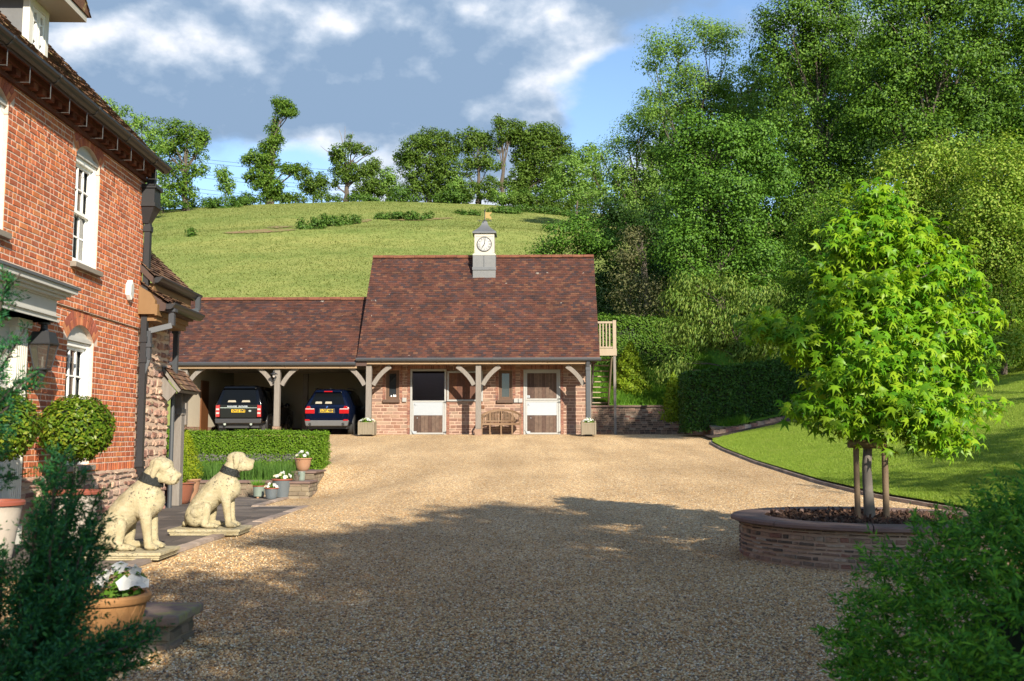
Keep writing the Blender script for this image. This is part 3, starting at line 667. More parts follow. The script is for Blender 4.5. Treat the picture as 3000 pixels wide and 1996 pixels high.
# kerb round the lawn
kb = MB(); ks = [(float(lawn_k(y)), y) for y in frange(12.5, 32.4, 60)]
for (x0, y0), (x1, y1) in zip(ks, ks[1:]):
    z0, z1 = drive_z(y0), drive_z(y1); q = Vector((x1 - x0, y1 - y0, 0)).normalized(); nn = Vector((-q.y, q.x, 0)) * .055
    a, b = Vector((x0, y0, 0)) + q * .006, Vector((x1, y1, 0)) - q * .006
    kb.add([(a.x, a.y, z0 - .1), (b.x, b.y, z1 - .1), (b.x + nn.x, b.y + nn.y, z1 - .1), (a.x + nn.x, a.y + nn.y, z0 - .1), (a.x, a.y, z0 + .06), (b.x, b.y, z1 + .06), (b.x + nn.x, b.y + nn.y, z1 + .06), (a.x + nn.x, a.y + nn.y, z0 + .06)],
           [(0, 1, 5, 4), (1, 2, 6, 5), (2, 3, 7, 6), (3, 0, 4, 7), (4, 5, 6, 7)])
tag(kb.build('lawn_kerb', M['kerb']), kind='structure')

# paved terrace with its stone edging
tr_ = MB(); fl = lambda u, v, d: (u, v, .012 + d)
EDGE = lambda y: -3.66 - .0 * y
masonry(tr_, -9.5, -3.80, 9.3, 18.1, (.45, .62), (.45, .95), .008, (.010, .014), fl)
masonry(tr_, -9.5, -4.70, 18.1, 21.05, (.45, .62), (.45, .95), .008, (.010, .014), fl)
tr_.box(-9.5, -3.82, 9.3, 18.08, -.2, .012); tr_.box(-9.5, -4.72, 18.09, 21.05, -.2, .0125)
tag(tr_.build('terrace_paving', M['paving']), kind='structure')
ke = MB(); 
masonry(ke, 9.3, 18.22, -3.80, -3.64, (.15, .16), (.5, .95), .012, (.026, .038), lambda u, v, d: (v, u, .008 + d), jit=.006)
masonry(ke, -4.70, -3.81, 18.10, 18.22, (.12, .12), (.5, .9), .012, (.022, .03), lambda u, v, d: (u, v, .008 + d), jit=.006)
masonry(ke, 18.22, 21.0, -4.72, -4.58, (.14, .14), (.5, .9), .012, (.022, .034), lambda u, v, d: (v, u, .008 + d), jit=.006)
masonry(ke, 3.2, 6.05, -2.27, -2.10, (.16, .17), (.55, .8), .012, (.04, .05), lambda u, v, d: (v, u, .0 + d), jit=.006)
ke.box(-2.26, -2.11, 3.2, 6.05, -.1, .002)
tag(ke.build('terrace_kerb', M['kerb']), kind='structure')
t2 = MB(); masonry(t2, -6, -2.28, 3.2, 6.3, (.45, .62), (.45, .95), .008, (.010, .014), lambda u, v, d: (u, v, .012 + d)); t2.box(-6, -2.28, 3.2, 6.3, -.1, .012)
tag(t2.build('path_paving', M['paving']), kind='structure')

# ------------------------------------------------------------------ brick house on the left
p_ = W(405, 970, 15.9); HF = Matrix.Translation((p_.x, 15.9, 0)) @ Matrix.Rotation(R(1.18), 4, 'Z')
HZ = R(1.18)
house = thing('brick_house', 'red brick house with white sash windows and grey door surround on the left', 'house', HF.translation, HZ)
hp = lambda px, py, off=0.0: hit(HF, 0, off, px, py)          # point on the wall plane: .y along the wall, .z up
hf = lambda u, v, d: (d, u, v)
ZB = hp(404, 963).z; ZPL = hp(330, 1378).z; ZE = hp(418, 512).z
UP = .028                                                     # upper wall stands proud of the lower
YN = -12.6
def opening(a, b, zb, zs, rise):
    """segmental-arched opening: half-width and crown curve"""
    m, hw = (a + b) / 2, (b - a) / 2; rad = (hw * hw + rise * rise) / (2 * rise); cz = zs + rise - rad
    def clip(v0, v1):
        v = (v0 + v1) / 2
        if v < zb - .001 or v > zs + rise: return None
        if v <= zs: return (a, b)
        w = math.sqrt(max(0, rad * rad - (v - cz) ** 2)); return (m - w, m + w)
    ang = math.asin(hw / rad)
    curve = [(m + rad * math.sin(t), cz + rad * math.cos(t)) for t in frange(-ang, ang, 16)]
    return dict(a=a, b=b, zb=zb, zs=zs, zt=zs + rise, clip=clip, m=m, rad=rad, cz=cz, ang=ang, curve=curve, hw=hw)
ua, ub = hp(207, 700).y, hp(279, 700).y
uz0, uzs = hp(278, 797).z, hp(279, 486).z
wdt = ub - ua
U1 = opening(ua, ub, uz0, uzs, .17)
u0b = hp(9, 500).y; U0 = opening(u0b - wdt, u0b, uz0, uzs, .17)
la, lb = hp(192, 1100, 0).y, hp(270, 1100, 0).y
L1 = opening(la, lb, hp(250, 1362).z, hp(269, 1006).z, .21)
def arch_clip(o, t):                       # the ring of gauged bricks over the arch
    def c(v0, v1):
        v = (v0 + v1) / 2
        if v > o['zs'] - .02 and v < o['zt'] + t:
            rr = o['rad'] + t; w = math.sqrt(max(0, rr * rr - (v - o['cz']) ** 2)); w = min(w, o['hw'] + t * .55); return (o['m'] - w, o['m'] + w)
        return o['clip'](v0, v1)
    return c
AT = .23
lowf = lambda u, v, d: (d, u, v); upf = lambda u, v, d: (UP + d, u, v)
core = MB()
rect = lambda o: (o['a'], o['b'], o['zb'], o['zt'])
holed(core, YN, 0, ZPL, ZB, [rect(L1)], .32, lowf); holed(core, YN, 0, ZB, ZE, [rect(U1), rect(U0)], .34, upf)
for o, f in ((L1, lowf), (U1, upf), (U0, upf)):               # infill above the arch curve
    cv = o['curve']; core.strip(cv, [(u, o['zt'] + .001) for u, _ in cv], f, -.3, -.001)
core.box(-8.5, -.005, -.30, -.02, ZPL, ZE - .02)              # far gable wall
core.build('mortar_wall', M['mortar'], house)
bl = (.09, .2, (.2, .2, .095, .095, .095, .14)); bd = (.003, .008)
lo_ = MB(); masonry(lo_, YN, -.004, ZPL + .12, ZB, (.076, .076), bl, .0135, bd, lowf, [arch_clip(L1, AT)], .003)
masonry(lo_, YN, -.004, ZPL, ZPL + .12, (.12, .12), (.07, .085), .012, bd, lowf, [L1['clip']], .003)
lo_.build('lower_brickwork', M['brick'], house)
up_ = MB(); masonry(up_, YN, -.004, ZB + .002, ZE - .12, (.076, .076), bl, .0135, bd, upf, [arch_clip(U1, AT), arch_clip(U0, AT)], .003)
up_.build('upper_brickwork', M['brick'], house)
for o, f in ((L1, lowf), (U1, upf), (U0, upf)):
    ar = MB(); n = 17; r0, r1 = o['rad'] + .004, o['rad'] + AT
    for i in range(n):
        a0, a1 = [-o['ang'] + 2 * o['ang'] * (i + q) / n for q in (.06, .94)]
        for b0, b1 in (((r0, r0 + (r1 - r0) * .48), (r0 + (r1 - r0) * .53, r1)) if i % 2 else ((r0, r1),)):
            pt = lambda a, r_: (o['m'] + r_ * math.sin(a), o['cz'] + r_ * math.cos(a))
            ar.prism([pt(a0, b0), pt(a1, b0), pt(a1, b1), pt(a0, b1)], f, -.002, rnd.uniform(.005, .009))
    ar.build('window_arch', M['arch_brick'], house)
pl = MB(); masonry(pl, YN, .035, -.1, ZPL, (.07, .15), (.12, .32), .026, (.015, .042), lambda u, v, d: (.03 + d, u, v), (), .016, .014, vjit=.012)
pl.build('stone_plinth', M['rubble'], house); MB().box(-.3, .034, YN, .03, -.2, ZPL).build('plinth_core', M['rubble_mortar'], house)
# dentilled brick cornice
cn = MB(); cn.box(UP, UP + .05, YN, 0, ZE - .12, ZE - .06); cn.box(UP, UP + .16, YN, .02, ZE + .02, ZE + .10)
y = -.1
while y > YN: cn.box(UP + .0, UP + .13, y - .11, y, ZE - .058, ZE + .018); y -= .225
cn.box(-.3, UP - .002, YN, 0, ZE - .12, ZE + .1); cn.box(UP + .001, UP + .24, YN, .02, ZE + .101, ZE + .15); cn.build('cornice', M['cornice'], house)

def sash(parent, o, f, cols, rows_, arch_rise, blind=0):
    w = bpy.data.objects.new('window', None); COL.objects.link(w); w.parent = parent
    a, b, z0, z1 = o['a'], o['b'], o['zb'], o['zs'] - .02; R_ = -.05
    fr = MB(); T = .085
    fr.prism([(a, z0), (a + T, z0), (a + T, z1), (a, z1)], f, -.16, R_); fr.prism([(b - T, z0), (b, z0), (b, z1), (b - T, z1)], f, -.16, R_)
    fr.prism([(a + T, z1 - .07), (b - T, z1 - .07), (b - T, z1), (a + T, z1)], f, -.16, R_ - .003); fr.prism([(a + T, z0), (b - T, z0), (b - T, z0 + .07), (a + T, z0 + .07)], f, -.16, R_ + .004)
    fr.build('frame', M['white'], w, bevel=.006)
    ty = MB(); cv = [(u, v) for u, v in o['curve']]
    ty.prism([(a, z1 + .002)] + cv + [(b, z1 + .002)], f, -.14, R_ - .012)
    ty.prism([(a, z1 + .004), (b, z1 + .004), (b, z1 + .05), (a, z1 + .05)], f, R_ - .012, R_ + .03); ty.prism([(a, z1 + .05), (b, z1 + .05), (b, z1 + .075), (a, z1 + .075)], f, R_ - .012, R_ + .012)
    ty.build('tympanum', M['grey_paint'], w)
    ia, ib, iz0, iz1 = a + T, b - T, z0 + .07, z1 - .07; zm = (iz0 + iz1) / 2; sb = MB()
    for k, (q0, q1, dp) in enumerate(((zm - .02, iz1, -.09), (iz0, zm + .02, -.125))):
        q = .045
        sb.prism([(ia, q0), (ia + q, q0), (ia + q, q1), (ia, q1)], f, dp - .035, dp); sb.prism([(ib - q, q0), (ib, q0), (ib, q1), (ib - q, q1)], f, dp - .035, dp)
        sb.prism([(ia + q, q0), (ib - q, q0), (ib - q, q0 + .045), (ia + q, q0 + .045)], f, dp - .035, dp); sb.prism([(ia + q, q1 - .045), (ib - q, q1 - .045), (ib - q, q1), (ia + q, q1)], f, dp - .035, dp)
        for c in range(1, cols):
            u = ia + q + (ib - ia - 2 * q) * c / cols; sb.prism([(u - .011, q0 + .045), (u + .011, q0 + .045), (u + .011, q1 - .045), (u - .011, q1 - .045)], f, dp - .03, dp - .006)
        for r_ in range(1, rows_ // 2):
            v = q0 + (q1 - q0) * r_ / (rows_ // 2); sb.prism([(ia + q, v - .011), (ib - q, v - .011), (ib - q, v + .011), (ia + q, v + .011)], f, dp - .03, dp - .008)
    sb.build('sash', M['white'], w)
    gl = MB(); gl.prism([(ia, iz0), (ib, iz0), (ib, iz1), (ia, iz1)], f, -.18, -.145); gl.build('pane', M['glass'], w)
    return w
for o, f in ((U1, upf), (U0, upf), (L1, lowf)):
    w = sash(house, o, f, 3, 4, .17)
    s = MB(); x0 = UP if f is upf else 0
    s.box(x0 - .1, x0 + .085, o['a'] - .06, o['b'] + .06, o['zb'] - .075, o['zb'] - .002); s.build('sill', M['stone_sill'], w, bevel=.008)

# roof, gutter and dormer
EX, EZ = .31, ZE + .16
rf = MB(); tiles(rf, (EX + .02, YN, EZ), (EX + .02, .12, EZ), (-.70, 0, .714), 5.6, .105, .17, lift=.024, rag=.007)
rf.build('roof', M['old_tile'], house)
MB().prism([(EX, EZ - .012), (EX - 3.93, EZ + 3.998), (EX - 3.93, EZ + 3.9), (EX, EZ - .12)], lambda a, b, d: (a, d, b), YN, .06).build('roof_deck', M['under'], house)
gp = hp(489, 511, EX + .06)
gt = MB(); prof = [(-.02, -.075), (.05, -.075), (.085, -.05), (.10, -.02), (.125, 0), (.125, .03), (.10, .03), (.10, .015), (-.02, .015)]
gt.prism(prof, lambda a, b, d: (EX - .03 + a, d, EZ - .02 + b), YN, .14)
for i in range(9): gt.prism([(p * 1.06, q * 1.12) for p, q in prof], lambda a, b, d: (EX - .03 + a, d, EZ - .02 + b), -1.2 * i - .5, -1.2 * i - .45)
gutter = gt.build('gutter', M['black_iron'], house)
for i in range(17):
    y = -.32 - .545 * i; b = MB(); b.tube([(EX - .01, y, EZ - .10), (EX - .01, y, EZ - .31)], .006, 6); b.tube([(EX - .17, y, EZ - .30), (EX - .005, y, EZ - .30)], .005, 6)
    b.build('bracket', M['zinc'], gutter)
dr = bpy.data.objects.new('dormer', None); COL.objects.link(dr); dr.parent = house
DX = -.30; q0, q1 = hp(82, 139, DX), hp(139, 188, DX); dy0, dy1 = q0.y, q1.y; dz0 = q1.z - .06; dz1 = hp(141, 36, DX).z
MB().box(DX - 2.2, DX - .01, dy0 + .02, dy0 + .06, dz0 - .1, dz1).build('cheek', M['lead_pale'], dr); MB().box(DX - 2.2, DX - .01, dy1 - .06, dy1 - .02, dz0 - .1, dz1).build('cheek', M['lead'], dr)
d_ = MB(); T = .10
for a, b, c, d in ((dy0, dy0 + T, dz0, dz1), (dy1 - T, dy1, dz0, dz1), (dy0 + T, dy1 - T, dz0, dz0 + .10), (dy0 + T, dy1 - T, dz1 - .09, dz1)): d_.box(DX - .09, DX, a, b, c, d)
d_.box(DX - .02, DX + .06, dy0 - .03, dy1 + .03, dz0 - .05, dz0 - .001); d_.build('window_frame', M['pale_paint'], dr, bevel=.006)
d_ = MB(); my = (dy0 + dy1) / 2
for a, b in ((dy0 + T + .002, my - .004), (my + .004, dy1 - T - .002)):
    for k in ((a, a + .05, dz0 + .102, dz1 - .092), (b - .05, b, dz0 + .102, dz1 - .092), (a + .05, b - .05, dz0 + .102, dz0 + .16), (a + .05, b - .05, dz1 - .15, dz1 - .092)): d_.box(DX - .06, DX - .012, *k)
    for r_ in (1, 2): zz = dz0 + (dz1 - dz0) * r_ / 3; d_.box(DX - .05, DX - .018, a + .05, b - .05, zz - .014, zz + .014)
d_.build('casement', M['white'], dr); MB().box(DX - .075, DX - .052, dy0 + T, dy1 - T, dz0 + .1, dz1 - .09).build('pane', M['glass'], dr)
ov = MB(); ov.box(DX - 2.6, DX + .38, dy0 - .28, dy1 + .28, dz1 + .0, dz1 + .09); ov.build('eaves_board', M['cream'], dr)
dt = MB()
for sgn in (-1, 1):
    yy = my + sgn * ((dy1 - dy0) / 2 + .34); A_, B_ = (DX + .42, yy, dz1 + .09), (DX - 2.9, yy, dz1 + .09)
    tiles(dt, A_, B_, (0, -sgn * .75, .66), .95, .10, .165)
    mmy = my; dt.prism([(yy, dz1 + .091), (mmy, dz1 + .091 + abs(yy - mmy) * .88), (mmy, dz1 + .1)], lambda a, b, d: (d, a, b), DX - 2.9, DX + .40)
dt.build('dormer_roof', M['old_tile'], dr)
# rainwater hopper and pipe at the corner
dp = bpy.data.objects.new('downpipe', None); COL.objects.link(dp); dp.parent = house
h0 = hp(412, 540, UP + .05); hy = -.02
h_ = MB()
def frust(mb, x0, hw0, z0, x1, hw1, z1, yc):
    mb.add([(UP + .01, yc - hw0, z0), (x0, yc - hw0, z0), (x0, yc + hw0, z0), (UP + .01, yc + hw0, z0), (UP + .01, yc - hw1, z1), (x1, yc - hw1, z1), (x1, yc + hw1, z1), (UP + .01, yc + hw1, z1)],
           [(0, 3, 2, 1), (4, 5, 6, 7), (0, 1, 5, 4), (1, 2, 6, 5), (2, 3, 7, 6), (3, 0, 4, 7)])
zt = hp(412, 538, UP).z; k = .0
frust(h_, .13, .07, zt - .62, .24, .15, zt - .36, hy); frust(h_, .26, .17, zt - .36, .26, .17, zt - .30, hy); frust(h_, .24, .15, zt - .30, .24, .15, zt - .06, hy); frust(h_, .27, .175, zt - .06, .27, .175, zt, hy)
h_.box(.08, .2, hy - .05, hy + .05, zt + .001, EZ - .09)
h_.build('hopper', M['black_iron'], dp)
p2 = MB(); zj = hp(386, 1366).z
p2.box(UP + .035, UP + .125, hy - .05, hy + .05, zj, zt - .62)
for zz in (hp(388, 1055).z, hp(392, 995).z, zj + .02, zt - .72): p2.box(UP + .02, UP + .14, hy - .065, hy + .065, zz - .03, zz + .06)
p2.add([(UP + .035, hy - .05, zj), (UP + .125, hy - .05, zj), (UP + .125, hy + .05, zj), (UP + .035, hy + .05, zj), (UP + .095, hy - .05 + .06, zj - .25), (UP + .185, hy - .05 + .06, zj - .25), (UP + .185, hy + .11, zj - .25), (UP + .095, hy + .11, zj - .25)], [(0, 1, 5, 4), (1, 2, 6, 5), (2, 3, 7, 6), (3, 0, 4, 7)])
p2.box(UP + .095, UP + .185, hy + .01, hy + .11, .02, zj - .25); p2.build('pipe', M['black_iron'], dp)

# door surround
po = bpy.data.objects.new('door_surround', None); COL.objects.link(po); po.parent = house
PF = .38; pe = hp(174, 946, PF); ye, pz0 = pe.y, pe.z; pz1 = hp(214, 838, .55).z; ys = ye - 2.3
e_ = MB(); hgt = pz1 - pz0
for x1, a, b in ((PF - .02, 0, .13), (PF, .0, .05), (PF + .012, .13, .17), (PF - .03, .17, .60), (PF + .0, .60, .64), (PF + .05, .64, .72), (PF + .09, .72, .80), (PF + .15, .80, .93)):
    e_.box(0, x1, ys - (x1 - PF), ye + (x1 - PF), pz0 + hgt * a + .001, pz0 + hgt * b)
cv = MB(); e_.build('entablature', M['grey_paint'], po)
MB().box(0, PF + .175, ys - .18, ye + .175, pz0 + hgt * .93, pz0 + hgt).build('cornice_flashing', M['lead'], po)
def pilaster(yc):
    b = MB(); wd_ = .30; b.box(0, .12, yc - wd_ / 2, yc + wd_ / 2, .0, pz0 - .001); b.box(0, .16, yc - wd_ / 2 - .03, yc + wd_ / 2 + .03, pz0 - .10, pz0 - .002); b.box(0, .15, yc - wd_ / 2 - .02, yc + wd_ / 2 + .02, 0, .25)
    for k in range(6): u = yc - wd_ / 2 + .03 + k * .048; b.box(.12, .138, u - .014, u + .014, .30, pz0 - .16)
    return b.build('pilaster', M['pale_paint'], po)
yp = hp(70, 1100, .10).y - .15; pilaster(yp); pilaster(yp - 1.75)
MB().box(.002, .05, yp - 1.6, yp - .15, .1, pz0 - .05).build('front_door', M['grey_paint'], po)

def lantern():
    c = hp(126, 1040, .26); o = thing('wall_lantern', 'black framed glass carriage lantern on a scroll bracket beside the grey door surround', 'lantern', HF @ c, HZ); o.scale = (.82, .82, .95)
    b = MB(); H0, H1 = -.18, .14
    for sx in (-1, 1):
        for sy in (-1, 1): b.bar((sx * .085, sy * .085, H0), (sx * .15, sy * .15, H1), .016)
    for s, z in ((.09, H0), (.155, H1)):
        for q in (-1, 1): b.bar((-s, q * s, z), (s, q * s, z), .02); b.bar((q * s, -s, z), (q * s, s, z), .02)
    b.build('frame', M['black_iron'], o)
    t = MB(); t.add([(sx * .16, sy * .16, H1 + .01) for sx, sy in ((-1, -1), (1, -1), (1, 1), (-1, 1))] + [(sx * .12, sy * .12, H1 + .15) for sx, sy in ((-1, -1), (1, -1), (1, 1), (-1, 1))],
                    [(0, 1, 5, 4), (1, 2, 6, 5), (2, 3, 7, 6), (3, 0, 4, 7), (4, 5, 6, 7), (0, 3, 2, 1)])
    t.lathe([(.075, H1 + .15), (.05, H1 + .19), (.045, H1 + .24), (.085, H1 + .25), (.085, H1 + .27), (.03, H1 + .29)], 12); t.build('cap', M['black_iron'], o)
    gmat, nt, bs, ou = mk('lantern_glass'); bs.inputs['Base Color'].default_value = (.45, .40, .34, 1); bs.inputs['Roughness'].default_value = .12; bs.inputs['Transmission Weight'].default_value = .92; bs.inputs['IOR'].default_value = 1.1
    g_ = MB(); q = .083, .148
    for k in range(4):
        T = Matrix.Rotation(k * math.pi / 2, 4, 'Z'); g_.add([T @ Vector(p) for p in ((q[0], -q[0], H0), (q[0], q[0], H0), (q[1], q[1], H1), (q[1], -q[1], H1))], [(0, 1, 2, 3)])
    g_.build('glass', gmat, o); MB().tube([(0, 0, H0), (0, 0, H0 + .16)], .016, 8).build('candle', M['clock_white'], o)
    s = MB(); s.lathe([(.02, H0 - .14), (.035, H0 - .10), (.06, H0 - .05), (.09, H0 - .005)], 8)
    s.tube([(0, 0, H0 - .12), (-.05, 0, H0 - .2), (-.13, 0, H0 - .27), (-.2, 0, H0 - .26), (-.25, 0, H0 - .18)], .012, 6); s.box(-.262, -.245, -.03, .03, H0 - .3, H0 - .08); s.build('scroll_bracket', M['black_iron'], o)
lantern()
c = hp(372, 850, UP); al = thing('alarm_box', 'white and grey hexagonal alarm box high on the brick wall', 'alarm box', HF @ Vector((UP + .006, c.y, c.z)), HZ)
hx = lambda s, t=1: [(s * .13 * math.cos(R(a)) * .78, s * .16 * math.sin(R(a)) * t) for a in (30, 90, 150, 210, 270, 330)]
MB().prism(hx(1), lambda a, b, d: (d, a, b), 0, .075).build('case', M['white'], al, bevel=.01); MB().prism(hx(.72), lambda a, b, d: (d, a, b), .076, .082).build('cover_panel', M['grey_paint'], al)

# ------------------------------------------------------------------ stone wing beyond the house
wing = thing('stone_wing', 'low rubble stone wing with tiled roofs and oak porch joined to the brick house', 'outbuilding', HF @ Vector((0, 0, 0)), HZ)
WY = 1.75; wf = lambda u, v, d: (-.06 + d, u, v); WZ = 3.72
MB().box(-6, -.06, .0, WY, -.2, WZ).build('wall_core', M['rubble_mortar'], wing)
w_ = MB(); masonry(w_, .02, WY + .02, -.05, WZ - .25, (.08, .18), (.10, .30), .028, (.010, .036), wf, (), .024, .02, vjit=.018)
masonry(w_, -6, -.06, -.05, WZ - .25, (.10, .2), (.12, .34), .03, (.02, .05), lambda u, v, d: (u, WY + d, v), (), .02, .016, vjit=.014)
w_.build('stone_wall', M['rubble'], wing)
e1 = hp(430, 797, .27); e2 = hp(575, 873, .27)
r_ = MB(); tiles(r_, (.26, -.1, 3.84), (.26, 2.15, 3.84), (-.72, 0, .69), 4.0, .105, .17, lift=.024, rag=.006); r_.build('main_roof', M['old_tile'], wing)
MB().prism([(.24, 3.83), (-2.7, 6.64), (-2.7, 6.5), (.24, 3.72)], lambda a, b, d: (a, d, b), -.1, 2.08).build('roof_deck', M['under'], wing)
MB().prism(prof, lambda a, b, d: (.24 + a, d, 3.82 + b), -.02, 2.22).build('gutter', M['black_iron'], wing)
MB().box(.10, .22, .0, 2.0, 3.55, 3.74).build('wall_plate', M['oak_new'], wing)
r_ = MB(); tiles(r_, (.50, -.12, 3.40), (.50, 1.55, 3.40), (-.80, 0, .60), .62, .10, .17, lift=.024, rag=.008); r_.build('pent_roof', M['old_tile'], wing)
MB().prism([(.48, 3.39), (-.05, 3.79), (-.05, 3.28), (.42, 3.28)], lambda a, b, d: (a, d, b), -.05, 1.48).build('pent_deck', M['under'], wing)
ob = MB(); ob.prism([(-.04, 3.22), (.30, 3.22), (.30, 3.44), (.22, 3.56), (-.04, 3.72)], lambda a, b, d: (a, d, b), -.14, -.055); ob.box(.3, .34, -.14, 1.5, 3.2, 3.38); ob.box(.05, .30, -.05, 1.5, 3.12, 3.22); ob.build('oak_bargeboard', M['oak_new'], wing)
MB().prism(prof, lambda a, b, d: (.47 + a, d, 3.385 + b), -.06, 1.62).build('pent_gutter', M['black_iron'], wing)
pp = MB()
for a, b in (((.5, .1, 3.36), (.5, .1, 3.06)), ((.5, .1, 3.06), (.17, -.0, 2.96)), ((.17, 0, 2.96), (.17, .0, 2.5)), ((.17, 0, 2.5), (.08, -.02, 2.2))): pp.bar(a, b, .085, .085)
pp.box(.43, .57, .03, .17, 3.28, 3.33); pp.box(.11, .23, -.06, .06, 2.70, 2.76); pp.build('offset_pipe', M['gutter'], wing)
pq = hp(516, 1000, .06).y; pp = MB(); pp.box(.0, .085, WY + .0, WY + .085, 2.2, 3.5); pp.box(-.02, .10, WY - .02, WY + .105, 3.1, 3.2); pp.box(.3, .38, 2.0, 2.08, 3.55, 3.80); pp.bar((.34, 2.04, 3.56), (.04, WY + .04, 3.45), .08, .08); pp.tube([(-.0, WY + .1, .02), (-.0, WY + .1, 2.0)], .04, 8); pp.build('pipe', M['gutter'], wing)
# little tiled hood over the side door, on an oak post
a0 = hit(HF, 0, .30, 533, 1143); a1 = hit(HF, 0, .30, 587, 1149); ZH = (a0.z + a1.z) / 2
r_ = MB(); tiles(r_, (.30, a0.y - .02, ZH), (.30, a1.y, ZH), (-.62, 0, .78), .50, .115, .17, lift=.022, rag=.005); r_.build('hood_roof', M['old_tile'], wing)
MB().prism([(.28, ZH - .01), (-.06, ZH + .42), (-.06, ZH + .34), (.24, ZH - .05)], lambda a, b, d: (a, d, b), a0.y - .0, a1.y - .02).build('hood_deck', M['oak'], wing)
hb = MB()
for yy in (a0.y, a1.y - .08): hb = MB(); hb.prism([(-.10, ZH + .30), (.20, ZH - .03), (.06, ZH - .20), (-.10, ZH - .05)], lambda a, b, d: (a, d, b), yy, yy + .06); hb.build('hood_bracket', M['oak'], wing)
q = hit(HF, 1, WY + .72, 519, 1300); 
ob = MB(); ob.box(q.x - .095, q.x + .095, WY + .62, WY + .82, .02, ZH - .02); ob.box(q.x - .11, q.x + .11, WY + .6, WY + .84, ZH - .42, ZH - .30); ob.build('oak_post', M['oak'], wing, bevel=.012)

# ------------------------------------------------------------------ stable block with its tiled roof
BZ = R(-1.3); BF = Matrix.Translation((0, 35, 1.33)) @ Matrix.Rotation(BZ, 4, 'Z')
bp = lambda px, py, d=0.0: hit(BF, 1, d, px, py)              # point on a plane parallel to the front
PW, EV = 1.12, -.24                                           # porch depth, eaves
stable = thing('stable_block', 'stone stable block with steep clay tile roof and oak porch posts facing the drive', 'stable', BF.translation, BZ)
bwf = lambda u, v, d: (u, PW - d, v)
X0, X1 = bp(1078, 1200, 0).x, bp(1725, 1200, 0).x
ez = bp(1400, 1050, EV).z; rl, rr = bp(1093, 755, 3.0), bp(1742, 753, 3.0); el_, er_ = bp(1045, 1052, EV), bp(1755, 1052, EV)
RY = 2.95; rz = bp(1400, 754, RY).z; RX0, RX1 = bp(1093, 755, RY).x, bp(1742, 755, RY).x
VX0, VX1 = (el_.x + RX0) / 2, (er_.x + RX1) / 2
slope = Vector((0, RY - EV, rz - ez)); SL = slope.length
def R4(px0, px1, py0, py1, d=PW):
    a, b = bp(px0, py1, d), bp(px1, py0, d); return a.x, b.x, a.z, b.z
D1 = R4(1201, 1308, 1082, 1276); D2 = R4(1534, 1641, 1083, 1276); Wn1 = R4(1130, 1170, 1085, 1171); Wn2 = R4(1461, 1501, 1085, 1172)
WX0, WX1 = X0 - .08, bp(1717, 1200, PW).x + .16
rects = [(D1[0], D1[1], -.1, D1[3]), (D2[0], D2[1], -.1, D2[3]), Wn1, Wn2]
ww = MB(); holed(ww, WX0, WX1, -.1, ez + .25, rects, .3, bwf)
ww.box(WX0, WX0 + .25, PW + .3, 7.2, -.1, ez + .1); ww.box(WX1 - .25, WX1, PW + .3, 7.2, -.1, ez + .1); ww.box(WX0, WX1, 7.0, 7.25, -.1, ez + .1)
for xa in (VX0 + .14, VX1 - .3): ww.prism([(EV + .3, ez + .10), (RY, rz - .30), (2 * RY - EV - .3, ez + .10)], lambda a, b, d: (d, a, b), xa, xa + .16)
ww.build('wall_core', M['barn_mortar'], stable)
rc = lambda o: (lambda v0, v1: (o[0], o[1]) if v0 < o[3] - .02 and v1 > o[2] + .02 else None)
sw = MB(); masonry(sw, WX0, WX1, -.05, ez + .22, (.075, .15), (.14, .44), .02, (.004, .016), bwf, [rc(o) for o in rects], .008, .008, vjit=.006)
sw.build('stone_wall', M['barnstone'], stable)
for o in rects:                                               # brick quoins and relieving arches
    qn = MB()
    for xa in (o[0] - .12, o[1] + .005): masonry(qn, xa, xa + .115, max(o[2], -.04), o[3], (.078, .078), (.115, .116), .012, (.014, .022), bwf)
    masonry(qn, o[0] - .12, o[1] + .12, o[3] + .005, o[3] + .22, (.21, .215), (.066, .072), .01, (.014, .022), bwf)
    qn.build('brick_dressing', M['barn_brick'], stable)
MB().box(WX0 + .3, WX1 - .3, PW + .32, 6.9, -.05, .0).build('floor', M['dark_in'], stable)
# roof
rt = MB(); nrm = 0
tiles(rt, (VX0, EV, ez), (VX1, EV, ez), slope, SL, .0985, .165, lift=.02)
rt.build('roof', M['tile'], stable)
dk = MB(); dk.prism([(EV, ez - .015), (RY, rz - .015), (2 * RY - EV, ez - .015), (2 * RY - EV, ez - .12), (RY, rz - .14), (EV, ez - .12)], lambda a, b, d: (d, a, b), VX0 + .02, VX1 - .02); dk.build('roof_deck', M['under'], stable)
def ridge(mb, x0, x1, y, z, L=.40, rad=.115):
    n = int((x1 - x0) / L); L = (x1 - x0) / n
    for i in range(n):
        a, b = x0 + L * i + .004, x0 + L * (i + 1) - .004; dz = rnd.uniform(-.004, .004)
        P = [(rad * math.cos(t), rad * .8 * math.sin(t)) for t in frange(-.35, math.pi + .35, 8)]
        mb.strip(P, [(p * .85, q * .85) for p, q in P], lambda u, v, d: (d, y + u, z + v + dz), a, b)
rg = MB(); ridge(rg, VX0, VX1, RY, rz + .0); rg.build('ridge', M['ridge'], stable)
def gutter_run(par, x0, x1, y, z, name='gutter'):
    g_ = MB(); P = [(.0, 0), (.0, .055), (-.02, .06), (-.10, .06), (-.12, .05), (-.125, .03), (-.105, -.03), (-.07, -.06), (.0, -.065)]
    g_.prism(P, lambda a, b, d: (d, y + a, z + b), x0, x1)
    x = x0 + .9
    while x < x1: g_.prism([(a * 1.07, b * 1.1) for a, b in P], lambda a, b, d: (d, y + a, z + b), x, x + .05); x += 1.95
    return g_.build(name, M['gutter'], par)
gutter_run(stable, VX0 - .02, VX1 + .03, EV + .0, ez - .045)
